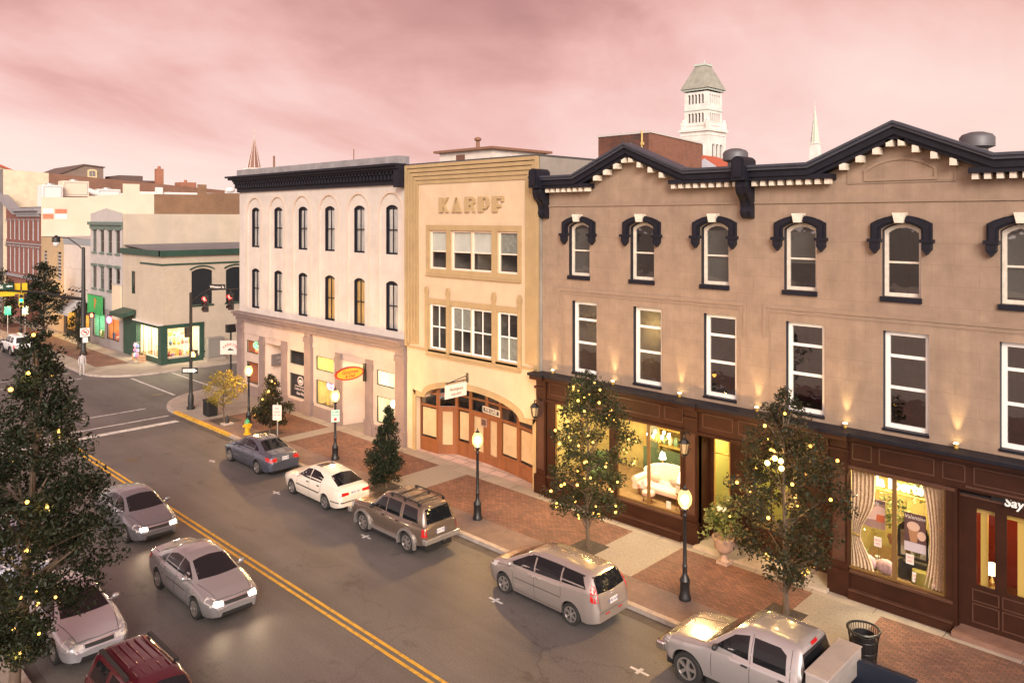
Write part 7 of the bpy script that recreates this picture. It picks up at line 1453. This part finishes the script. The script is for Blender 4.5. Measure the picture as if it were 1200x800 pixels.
# flower urn by the entry
t = thing('flower_urn', 'pale stone urn overflowing with leaves and a white bloom by the shop entry', 'planter', (24.0, 13.4, .16)); ux, uy = 24.0, 13.35
b = MB(); b.box(ux - .2, ux + .2, uy - .2, uy + .2, .15, .25); b.lathe([(.17, .1), (.1, .18), (.08, .32), (.2, .4), (.34, .55), (.36, .78), (.42, .86), (.42, .92), (.34, .92), (.3, .8)], (ux, uy, .15), 22); b.build('urn', pbr('urn_stone', (.42, .30, .24), .8, var=(3, .2)), t, 40)
rg = random.Random(2); crown('foliage', PALE, t, [(ux + rg.uniform(-.45, .45), uy + rg.uniform(-.5, .5), 1.15 + rg.random() * 1.1, rg.uniform(.2, .4)) for _ in range(36)], 260, .085, 4, .9)
b = MB(); 
for k in range(9): a = 2*pi*k/9; b.ball((ux - .35 + .1*cos(a), uy - .1 + .1*sin(a), 2.12 + .03 * (k % 2)), .075, 7)
b.build('bloom', pbr('white_bloom', (.78, .74, .66), .7), t, 50)
b = MB()
for k in range(7): a = 2*pi*k/7; b.tube([(ux, uy, 1.0), (ux + .2*cos(a), uy + .2*sin(a), 1.5), (ux + .5*cos(a), uy + .5*sin(a), 1.9)], .012, 4)
b.build('stems', pbr('green_stem', (.07, .12, .03), .7), t)
# wall lanterns
def lantern(label, x, y, z):
    t = thing('wall_lantern', label, 'lantern', (x, y, z), 'lanterns on the shopfront piers'); b = MB(); b.tube([(x, y, z + .55), (x - .2, y, z + .75), (x - .42, y, z + .6), (x - .42, y, z + .45)], .02, 6); b.tube([(x, y, z + .1), (x - .2, y, z - .1), (x - .42, y, z - .05)], .018, 6); b.build('bracket', M['black'], t)
    cx_ = x - .42; b = MB()
    for k in range(6): a = 2*pi*k/6; b.tube([(cx_ + .11*cos(a), y + .11*sin(a), z), (cx_ + .18*cos(a), y + .18*sin(a), z + .38)], .012, 4)
    b.lathe([(.21, .38), (.12, .5), (.03, .56), (.02, .68)], (cx_, y, z), 6); b.lathe([(.03, -.14), (.1, -.05), (.12, 0)], (cx_, y, z), 6); b.build('cage', M['black'], t); b = MB(); b.lathe([(.1, .01), (.165, .37)], (cx_, y, z), 6); b.build('lantern_glass', pbr('lantern_glass', (.35, .28, .18), .15), t); return t
lantern('black iron wall lantern on the pier beside the cream building', 24.58, 22.3, 3.55)
t = lantern('black iron wall lantern hung with a wreath right of the sofa window', 24.58, 15.03, 3.5)
# uplights on the ledge
for k, y in enumerate((21.9, 18.72, 15.66, 12.6, 9.62, 6.48, 3.5)):
    t = thing('wall_uplight', 'small brass uplight on the ledge throwing a warm cone between tall windows', 'uplight', (24.86, y, 5.31), 'uplights along the shopfront ledge'); b = MB(); b.lathe([(.05, 0), (.06, .03), (.05, .08), (.075, .10), (.075, .14)], (24.86, y, 5.305), 12); b.build('fitting', M['gold'], t, 40)
    MB().lathe([(.065, .141), (.05, .15), (1e-3, .155)], (24.86, y, 5.305), 12).build('lens', emit('uplight_lens', (1, .72, .3), 30, False), t)
    lamp('uplight_beam', 'SPOT', (24.86, y, 5.50), 120, (1, .70, .30), .03, (0, radians(180 + 5), 0), t, cone=radians(40), blend=.95)

# ================================================================== shop window displays
cl_ = lambda n_, c_, r_=.8: pbr(n_, c_, r_, var=(4, .15))
t = thing('sofa', 'cream and pink curved sofa in the large lit shop window', 'sofa', (26.2, 17.2, .86)); fl = .86
b = MB(); n_ = 18
for k in range(n_):                                                   # curved back
    a0, a1 = pi * k / n_, pi * (k + 1) / n_; hgt = lambda a: .78 + .32 * sin(a)
    q = [(26.5 + .35 * sin(a), 17.2 - 1.15 * cos(a)) for a in (a0, a1)]; q2 = [(26.62 + .42 * sin(a), 17.2 - 1.27 * cos(a)) for a in (a0, a1)]
    b.add([(q[0][0], q[0][1], fl+.35), (q[1][0], q[1][1], fl+.35), (q[1][0], q[1][1], fl+hgt(a1)), (q[0][0], q[0][1], fl+hgt(a0)), (q2[0][0], q2[0][1], fl+.35), (q2[1][0], q2[1][1], fl+.35), (q2[1][0], q2[1][1], fl+hgt(a1)), (q2[0][0], q2[0][1], fl+hgt(a0))], [(0,1,2,3), (4,5,6,7), (3,2,6,7), (0,3,7,4), (1,2,6,5)])
b.build('backrest', cl_('sofa_cream', (.74, .62, .48)), t, 40); b = MB(); b.box(25.75, 26.75, 16.15, 18.25, fl+.22, fl+.48); b.build('seat', cl_('sofa_pink', (.72, .46, .36)), t, bevel=.08)
for y in (16.1, 18.3): b = MB(); b.cyl((25.7, y, fl+.6), (26.6, y, fl+.6), .12, n=14); b.box(25.75, 26.6, y-.1, y+.1, fl+.2, fl+.6); b.build('armrest', cl_('sofa_cream', (.74, .62, .48)), t, 40)
for x in (25.85, 26.65):
    for y in (16.25, 18.15): b = MB(); b.cyl((x, y, fl), (x, y, fl+.24), .03, .045, 8); b.build('leg', M['oak'], t)
for y, cc, lb in ((17.7, (.78, .42, .30), 'salmon cushion on the cream sofa'), (16.75, (.35, .30, .25), 'dark patterned cushion on the cream sofa')):
    b = MB(); b.ball((26.3, y, fl+.68), .24, 14, sz=.85, sx=.45, sy=1.1); tag(b.build('cushion', cl_('cushion_' + lb.split()[0], cc), None, 60, loc=(26.3, y, fl+.48)), lb, 'cushion')
def table_lamp(label, x, y, z, s, hgt, group=None):
    t = thing('table_lamp', label, 'lamp', (x, y, z), group); b = MB(); b.lathe([(.09*s, 0), (.1*s, .03*s), (.03*s, .06*s), (.09*s, .2*s), (.03*s, .36*s), (.02*s, hgt - .1*s)], (x, y, z), 12); b.build('base', M['gold'], t, 40)
    b = MB(); b.lathe([(.22*s, hgt - .12*s), (.13*s, hgt + .24*s)], (x, y, z), 18); b.build('lamp_shade', emit('lamp_shade_glow', (1, .80, .48), 4.5), t, 40); return t
t = thing('side_table', 'dark side table with thin legs at the right of the sofa', 'table', (25.6, 15.95, fl)); b = MB(); b.cyl((25.55, 15.95, fl+.62), (25.55, 15.95, fl+.66), .28, n=20); b.build('tabletop', M['oak'], t, 40)
for k in range(3): a = 2*pi*k/3; b = MB(); b.tube([(25.55 + .2*cos(a), 15.95 + .2*sin(a), fl+.62), (25.55 + .25*cos(a), 15.95 + .25*sin(a), fl)], .018, 6); b.build('leg', M['oak'], t)
table_lamp('cream shaded lamp on the side table right of the sofa', 25.55, 15.95, fl+.66, 1.0, .52); 
t = thing('console_table', 'narrow dark console behind the left end of the sofa', 'table', (27.3, 17.9, fl)); b = MB(); b.box(27.1, 27.5, 17.4, 18.6, fl+.72, fl+.78); b.build('tabletop', M['oak'], t)
for x in (27.14, 27.46):
    for y in (17.45, 18.55): b = MB(); b.box(x-.025, x+.025, y-.025, y+.025, fl, fl+.72); b.build('leg', M['oak'], t)
table_lamp('small glowing lamp on the console behind the sofa', 27.3, 18.0, fl+.78, .7, .42)
def picture(label, y0, y1, z0, z1, x, c1_, c2_):
    t = thing('framed_picture', label, 'picture', (x, (y0+y1)/2, z0), 'pictures on the shop back wall'); f_ = FX(x); b = MB(); b.ring([(y0, z0), (y1, z0), (y1, z1), (y0, z1)], [(y0+.08, z0+.08), (y1-.08, z0+.08), (y1-.08, z1-.08), (y0+.08, z1-.08)], f_, .0, .05); b.build('frame', M['gold'], t)
    b = MB(); b.fbox(f_, y0+.06, y1-.06, z0+.06, z1-.06, .0, .02, 0); ym, zm = (y0+y1)/2, (z0+z1)/2; b.prism([(y0+.1, z0+.1), (y1-.1, z0+.1), (y1-.1, zm), (ym+.1, zm+.12), (ym-.15, zm-.05), (y0+.1, zm+.05)], f_, .021, .026, 1); b.build('canvas', [pbr('canvas_%s' % label[:6], c1_, .7), pbr('canvas2_%s' % label[:6], c2_, .7)], t)
picture('large gilt framed picture high behind the right half of the sofa window', 15.9, 17.2, 1.95, 2.8, 28.5, (.55, .48, .25), (.2, .15, .06)); picture('smaller gilt framed picture beside the large one', 15.3, 15.8, 1.9, 2.5, 28.5, (.4, .32, .2), (.25, .12, .08)); picture('tall gilt framed picture at left of the sofa window back wall', 18.9, 19.7, 1.8, 3.2, 28.5, (.3, .33, .25), (.12, .15, .08))
t = thing('wall_shelf', 'gilt two tier wall shelf with china behind the sofa window', 'shelf', (28.2, 18.3, 2.2))
for z in (2.25, 2.95, 3.6): b = MB(); b.box(28.0, 28.5, 17.5, 18.7, z, z+.05); b.build('shelf_board', M['gold'], t)
for y in (17.5, 18.68): b = MB(); b.box(28.0, 28.5, y-.02, y+.02, 2.25, 3.65); b.build('upright', M['gold'], t)
for k in range(8):
    y = 17.65 + (k % 4) * .28; z = 2.30 if k < 4 else 3.0; b = MB(); b.lathe([(.06, 0), (.11, .12), (.1, .24), (.04, .32), (.05, .38)], (28.2, y, z), 12); tag(b.build('vase', cl_(('vase_white', 'vase_green')[k % 2], ((.72, .66, .5), (.18, .3, .16))[k % 2], .3), None, 50, loc=(28.2, y, z)), ('white' if k % 2 == 0 else 'green') + ' china vase on the gilt shelf', 'vase', 'china on the gilt shelf')
CX = 25.5; CZ = -.33; t = thing('chandelier', 'sparkling chandelier hung high in the sofa window', 'chandelier', (CX, 17.0, 3.6)); b = MB(); b.cyl((CX, 17.0, 3.9 + CZ), (CX, 17.0, 4.6), .015, n=6); 
for k in range(8): a = 2*pi*k/8; b.tube([(CX, 17, 3.75 + CZ), (CX + .2*cos(a), 17 + .25*sin(a), 3.62 + CZ), (CX + .36*cos(a), 17 + .45*sin(a), 3.78 + CZ)], .012, 5)
b.lathe([(.02, -.15), (.07, 0), (.03, .2)], (CX, 17, 3.7 + CZ), 10); b.build('arms', M['gold'], t, 50)
for k in range(8): a = 2*pi*k/8; b = MB(); b.ball((CX + .36*cos(a), 17 + .45*sin(a), 3.86 + CZ), .05, 8, sz=1.4); b.build('bulb', emit('chandelier_bulb', (1, .78, .35), 60, False), t, 60)
lamp('chandelier_light', 'POINT', (CX, 17, 3.2), 14, (1, .75, .38), .3)
t = thing('armchair', 'green velvet armchair in the far left bay behind the lit tree', 'armchair', (26, 20.3, fl)); b = MB(); b.box(25.6, 26.4, 19.9, 20.7, fl+.2, fl+.5); b.build('seat', cl_('velvet_green', (.07, .12, .04)), t, bevel=.06); b = MB(); b.box(26.3, 26.5, 19.85, 20.75, fl+.4, fl+1.1); b.build('backrest', cl_('velvet_green', (.07, .12, .04)), t, bevel=.06)
for y in (19.85, 20.65): b = MB(); b.box(25.6, 26.35, y, y+.12, fl+.45, fl+.72); b.build('armrest', cl_('velvet_green', (.07, .12, .04)), t, bevel=.04)
for x in (25.65, 26.4):
    for y in (19.95, 20.65): b = MB(); b.cyl((x, y, fl), (x, y, fl+.22), .03, n=6); b.build('leg', M['oak'], t)
t = thing('potted_fern', 'leafy green pot plant in the corner of the sofa window', 'plant', (26.9, 15.6, fl)); b = MB(); b.lathe([(.16, 0), (.22, .35), (.2, .35), (.16, .3)], (26.9, 15.7, fl), 14); b.build('pot', cl_('plant_pot', (.3, .14, .08)), t, 40); crown('foliage', PALE, t, [(26.9 + rg.uniform(-.3, .3), 15.8 + rg.uniform(-.3, .3), fl + .6 + rg.random() * 1.0, .25) for _ in range(14)], 300, .08, 7, 1.)
for y, z, lb in ((17.6, 1.35, 'white price card leaning on the front of the sofa'), (16.0, 1.55, 'white price card by the side table'), (16.4, .87, 'white price card on the floor of the sofa window')):
    t = thing('price_card', lb, 'card', (25.3, y, z), 'price cards in the sofa window'); b = MB(); b.box(25.28, 25.29, y-.1, y+.1, z, z+.28); b.build('card', pbr('white_card', (.8, .74, .66), .6), t); b = MB(); b.tube([(25.29, y, z+.25), (25.4, y, .86)], .006, 4); b.build('easel_leg', M['black'], t)
t = thing('folding_screen', 'dark green folding screen behind the left half of the sofa', 'screen', (27.9, 18.2, .86))
for k in range(4):
    y = 17.3 + k * .5; dx = .12 * (k % 2); b = MB(); b.add([(27.8 + dx, y, .9), (27.92 - dx, y + .5, .9), (27.92 - dx, y + .5, 2.15), (27.8 + dx, y, 2.15)], [(0, 1, 2, 3)]); b.build('screen_leaf', cl_('screen_green', (.05, .08, .035)), t)
t = thing('footstool', 'small round pink footstool in front of the sofa', 'stool', (25.35, 17.3, .86)); b = MB(); b.lathe([(.24, .26), (.27, .32), (.24, .4), (1e-3, .42)], (25.4, 17.4, .86), 18); b.build('seat', cl_('sofa_pink', (.72, .46, .36)), t, 50)
for k in range(3): a = 2*pi*k/3; b = MB(); b.tube([(25.4 + .16*cos(a), 17.4 + .16*sin(a), 1.13), (25.4 + .2*cos(a), 17.4 + .2*sin(a), .86)], .02, 6); b.build('leg', M['oak'], t)
# right-hand window: drapes, posters, pillows, mirror, lettering
fl = .92
cm = pbr('patterned_drape', (.58, .42, .27), .85, var=(22, .4))
def drape(label, y0, y1, zt, zb, gather):
    t = thing('drape', label, 'curtain', (24.95, (y0+y1)/2, zb), 'drapes in the right shop window'); b = MB(); nf = 40; nz = 14; vs = []
    for i in range(nz + 1):
        s_ = i / nz; z = zt + (zb - zt) * s_; pin = 1 - .62 * math.exp(-((s_ - .66) / .22) ** 2) if gather else 1
        for k in range(nf + 1):
            u = k / nf; y = (y1 - (y1 - y0) * u * pin) if gather > 0 else (y0 + (y1 - y0) * u * (1 - .35 * sin(pi * min(1, s_ * .9)) ))
            vs.append((25.0 + .045 * sin(u * 2 * pi * 6) + .1 * s_ * 0, y, z))
    b.add(vs, [(i*(nf+1)+k, i*(nf+1)+k+1, (i+1)*(nf+1)+k+1, (i+1)*(nf+1)+k) for i in range(nz) for k in range(nf)]); b.build('cloth', cm, t, 80)
    if gather: b = MB(); zz_ = zt + (zb - zt) * .66; b.tube([(24.93, y1, zz_), (24.93, y1 - (y1-y0)*.4, zz_ - .05)], .03, 6); b.build('tie_back', M['gold'], t)
drape('patterned drape tied back at the left of the right shop window', 8.75, 9.48, 4.1, 1.0, 1); drape('patterned drape hanging at the right of the right shop window', 6.78, 7.45, 4.1, 1.0, 0)
def poster(label, y0, y1, z0, z1, x, cols, kind, tx):
    t = thing('poster', label, 'poster', (x, (y0+y1)/2, z0), 'posters in the right shop window'); f_ = FX(x); b = MB(); b.fbox(f_, y0, y1, z0, z1, .0, .01); b.build('sheet', pbr('poster_%s' % kind, cols[0], .5), t)
    w_, h_ = y1 - y0, z1 - z0; P_ = lambda u, v: (y1 - u * w_, z0 + v * h_); b = MB()
    if kind == 'hand':
        b.prism([P_(*q) for q in ((.0, .25), (.6, .3), (1, .55), (1, .75), (.6, .8), (.3, .62), (0, .6))], f_, .011, .013, 0); b.prism([P_(*q) for q in ((.55, .25), (.95, .25), (.95, .5), (.6, .5))], f_, .014, .016, 1); b.prism([P_(*q) for q in ((0, .85), (.5, .8), (1, .9), (1, 1), (0, 1))], f_, .014, .016, 2)
    else:
        b.prism([P_(.42 + .3*cos(2*pi*k/20), .66 + .12*sin(2*pi*k/20)) for k in range(20)], f_, .011, .014, 0); b.prism([P_(*q) for q in ((.16, .64), (.68, .64), (.58, .25), (.28, .25))], f_, .010, .0125, 1); b.prism([P_(.8 + .2*cos(2*pi*k/16), .45 + .12*sin(2*pi*k/16)) for k in range(16)], f_, .011, .013, 0); b.prism([P_(*q) for q in ((.0, 0), (1, 0), (1, .24), (0, .24))], f_, .012, .0135, 2)
    b.build('printed_shapes', [pbr('poster_a_' + kind, cols[1], .5), pbr('poster_b_' + kind, cols[2], .5), pbr('poster_c_' + kind, cols[3], .5)], t)
    b = MB(); text(b, tx, .16, (x - .018, (y0+y1)/2, z1 - .12), (0, -1, 0), (0, 0, 1), extrude=.001, shear=.2); b.build('lettering', pbr('poster_ink', (.75, .68, .62), .5), t)
    b = MB(); b.cyl((x + .005, y0 + .05, z1), (x + .005, y0 + .05, 4.3), .004, n=4); b.cyl((x + .005, y1 - .05, z1), (x + .005, y1 - .05, 4.3), .004, n=4); b.build('cord', M['black'], t)
poster('poster of pink and brown shapes hung left in the right shop window', 8.5, 9.12, 2.3, 3.2, 25.12, [(.32, .2, .17), (.62, .42, .35), (.5, .12, .05), (.12, .08, .09)], 'hand', 'Sale'); poster('poster of a brown cup hung right in the right shop window', 7.35, 7.95, 1.9, 3.05, 25.12, [(.10, .05, .05), (.62, .42, .32), (.40, .2, .10), (.55, .48, .52)], 'cup', 'Valentine')
t = thing('shop_lettering', 'glowing white letters on a shelf across the top of the right shop window', 'sign', (25.6, 8.2, 3.4)); b = MB(); b.box(25.5, 25.7, 7.3, 9.0, 3.36, 3.4); b.build('shelf_board', M['gold'], t); b = MB(); text(b, 'la liberte', .46, (25.6, 8.25, 3.62), (0, -1, 0), (0, 0, 1), extrude=.03, bold=.012, sx=.85); b.build('lettering', emit('white_letters', (1, .95, .75), 2.2), t)
for k, (y, lb) in enumerate(((9.05, 'mauve patterned pillow at the left of the pair in the right shop window'), (8.5, 'mauve patterned pillow at the right of the pair in the right shop window'))):
    b = MB(); b.ball((25.15, y, fl+.26), .29, 14, sz=.85, sx=.4, sy=1.0); tag(b.build('pillow', pbr('mauve_damask', (.42, .27, .27), .85, var=(14, .35)), None, 60, loc=(25.15, y, fl)), lb, 'pillow')
for y, z, x, lb in ((8.72, 1.75, 25.1, 'white price card at the left of the right shop window'), (7.78, 1.52, 25.05, 'white price card below the cup poster'), (7.6, 1.02, 25.05, 'white price card lowest near the round ornament')):
    t = thing('price_card', lb, 'card', (x, y, z), 'price cards in the right shop window'); b = MB(); b.box(x, x+.008, y-.11, y+.11, z, z+.3); b.build('card', pbr('white_card', (.8, .74, .66), .6), t); b = MB(); text(b, 'SALE', .085, (x-.002, y, z+.2), (0, -1, 0), (0, 0, 1), extrude=.001); text(b, '50%', .085, (x-.002, y, z+.09), (0, -1, 0), (0, 0, 1), extrude=.001); b.build('lettering', pbr('sign_red_paint', (.6, .04, .03), .5), t)
    b = MB(); b.tube([(x+.01, y, z+.28), (x+.12, y, fl)], .006, 4); b.build('easel_leg', M['black'], t)
t = thing('arched_mirror', 'black framed arched mirror behind the cup poster', 'mirror', (25.35, 7.75, 1.6)); f_ = FX(25.4); b = MB(); b.ring(outline(7.35, 8.22, 1.55, 2.75, .38), outline(7.42, 8.15, 1.62, 2.68, .33), f_, 0, .05); b.build('frame', M['black'], t); MB().poly([f_(p, q, .02) for p, q in outline(7.42, 8.15, 1.62, 2.68, .33)]).build('glass', pbr('mirror_glass', (.75, .8, .75), .05, 1.0), t)
b = MB(); b.box(25.3, 25.9, 7.4, 8.2, fl, 1.5); b.build('drawer_stand', M['black'], t, bevel=.02)
t = thing('round_table', 'low table under an olive fringed cloth in the right shop window', 'table', (25.5, 7.5, fl)); b = MB(); b.lathe([(.5, .0), (.47, .4), (.45, .42), (1e-3, .43)], (25.45, 7.35, fl), 24); b.build('cloth', cl_('olive_cloth', (.16, .13, .02)), t, 50)
b = MB(); b.ball((25.1, 7.12, fl+.17), .13, 14); tag(b.build('ornament', pbr('pinkish_ball', (.5, .33, .26), .4), None, 60, loc=(25.1, 7.12, fl)), 'round pinkish ornament low at the right of the right shop window', 'ornament')
t = thing('potted_plant', 'trailing plant hung high in the right half of the right shop window', 'plant', (25.7, 7.6, 3.6)); b = MB(); b.lathe([(.1, 0), (.2, .25), (.18, .25)], (25.9, 7.6, 3.5), 14); b.cyl((25.9, 7.6, 3.7), (25.9, 7.6, 4.6), .01, n=4); b.build('pot', cl_('plant_pot', (.3, .14, .08)), t, 40); crown('foliage', PALE, t, [(25.9 + rg.uniform(-.3, .3), 7.6 + rg.uniform(-.45, .45), 3.3 + rg.random() * .7, .2) for _ in range(16)], 320, .07, 9, 1.)
for k, (y, z, hh, cc, lb) in enumerate(((9.2, fl, .5, (.12, .2, .08), 'green tall vase at the far left of the right shop window'), (8.15, fl, .62, (.5, .36, .12), 'gold tall vase by the mullion of the right shop window'), (8.0, fl, .35, (.2, .05, .03), 'dark red vase by the mullion of the right shop window'), (8.85, fl + .0, .4, (.6, .55, .42), 'cream vase behind the mauve pillows'))):
    b = MB(); b.lathe([(.07, 0), (.13, hh*.3), (.12, hh*.6), (.05, hh*.85), (.08, hh)], (25.45, y, z), 14); tag(b.build('vase', pbr('vase_tone_%d' % k, cc, .3), None, 50, loc=(25.45, y, z)), lb, 'vase')
t = thing('potted_plant', 'bushy plant on a stand between the posters of the right shop window', 'plant', (25.8, 8.5, fl)); b = MB(); b.cyl((25.8, 8.5, fl), (25.8, 8.5, 1.7), .05, n=8); b.lathe([(.1, 0), (.18, .25), (.16, .25)], (25.8, 8.5, 1.7), 12); b.build('pot', cl_('plant_pot', (.3, .14, .08)), t, 40); crown('foliage', PALE, t, [(25.8 + rg.uniform(-.3, .2), 8.5 + rg.uniform(-.4, .4), 2.0 + rg.random() * 1.1, .22) for _ in range(18)], 320, .07, 19, 1.)
t = table_lamp('gold shaded lamp on the olive cloth of the right shop window', 25.6, 7.2, fl + .43, .8, .45)
# bench lamp glimpsed through the restaurant door
t = table_lamp('small glowing lamp behind the restaurant door glass', 25.6, 5.75, 1.3, .8, .5); b = MB(); b.box(25.4, 25.9, 5.5, 6.1, .3, 1.3); tag(b.build('host_stand', M['oak'], None, loc=(25.6, 5.75, .3), bevel=.02), 'dark wooden host stand behind the restaurant door glass', 'stand')

# ================================================================== the pedestrian at the far crossing
t = thing('person', 'person in pale grey clothes standing at the far end of the crossing', 'person', (19.3, 64.5, 0))
def figure(t, ox, oy, oz, pts, edges, rad, mat, name):
    me = bpy.data.meshes.new(name); me.from_pydata([p for p in pts], edges, []); o = bpy.data.objects.new(name, me); COL.objects.link(o); o.parent = t
    md = o.modifiers.new('skin', 'SKIN'); 
    for k, r in enumerate(rad): me.skin_vertices[0].data[k].radius = (r, r * .8)
    me.skin_vertices[0].data[0].use_root = True; s_ = o.modifiers.new('sub', 'SUBSURF'); s_.levels = 1; s_.render_levels = 2; me.materials.append(mat); return o
J = [(0, 0, .95), (0, 0, 1.15), (0, 0, 1.38), (0, 0, 1.5), (0, -.01, 1.58), (0, -.02, 1.68), (0, -.01, 1.76), (.09, 0, .9), (.11, -.05, .5), (.11, 0, .1), (.11, -.12, .04), (-.09, 0, .9), (-.11, .06, .5), (-.12, .14, .1), (-.12, .03, .04), (.19, 0, 1.42), (.24, .02, 1.14), (.24, -.06, .88), (.24, -.09, .8), (-.19, 0, 1.42), (-.25, .01, 1.14), (-.24, -.1, .9), (-.24, -.14, .82)]
E_ = [(0, 1), (1, 2), (2, 3), (3, 4), (4, 5), (5, 6), (0, 7), (7, 8), (8, 9), (9, 10), (0, 11), (11, 12), (12, 13), (13, 14), (2, 15), (15, 16), (16, 17), (17, 18), (2, 19), (19, 20), (20, 21), (21, 22)]
Rr = [.15, .15, .17, .07, .06, .1, .07, .09, .065, .045, .045, .09, .065, .045, .045, .07, .05, .035, .04, .07, .05, .035, .04]
figure(t, 0, 0, 0, J, E_, Rr, pbr('pale_grey_clothes', (.45, .42, .42), .85), 'body')
b = MB(); b.ball((19.3, 64.49, 1.70), .115, 14, sz=1.12); b.build('hair', pbr('dark_hair', (.04, .025, .018), .7), t, 60)
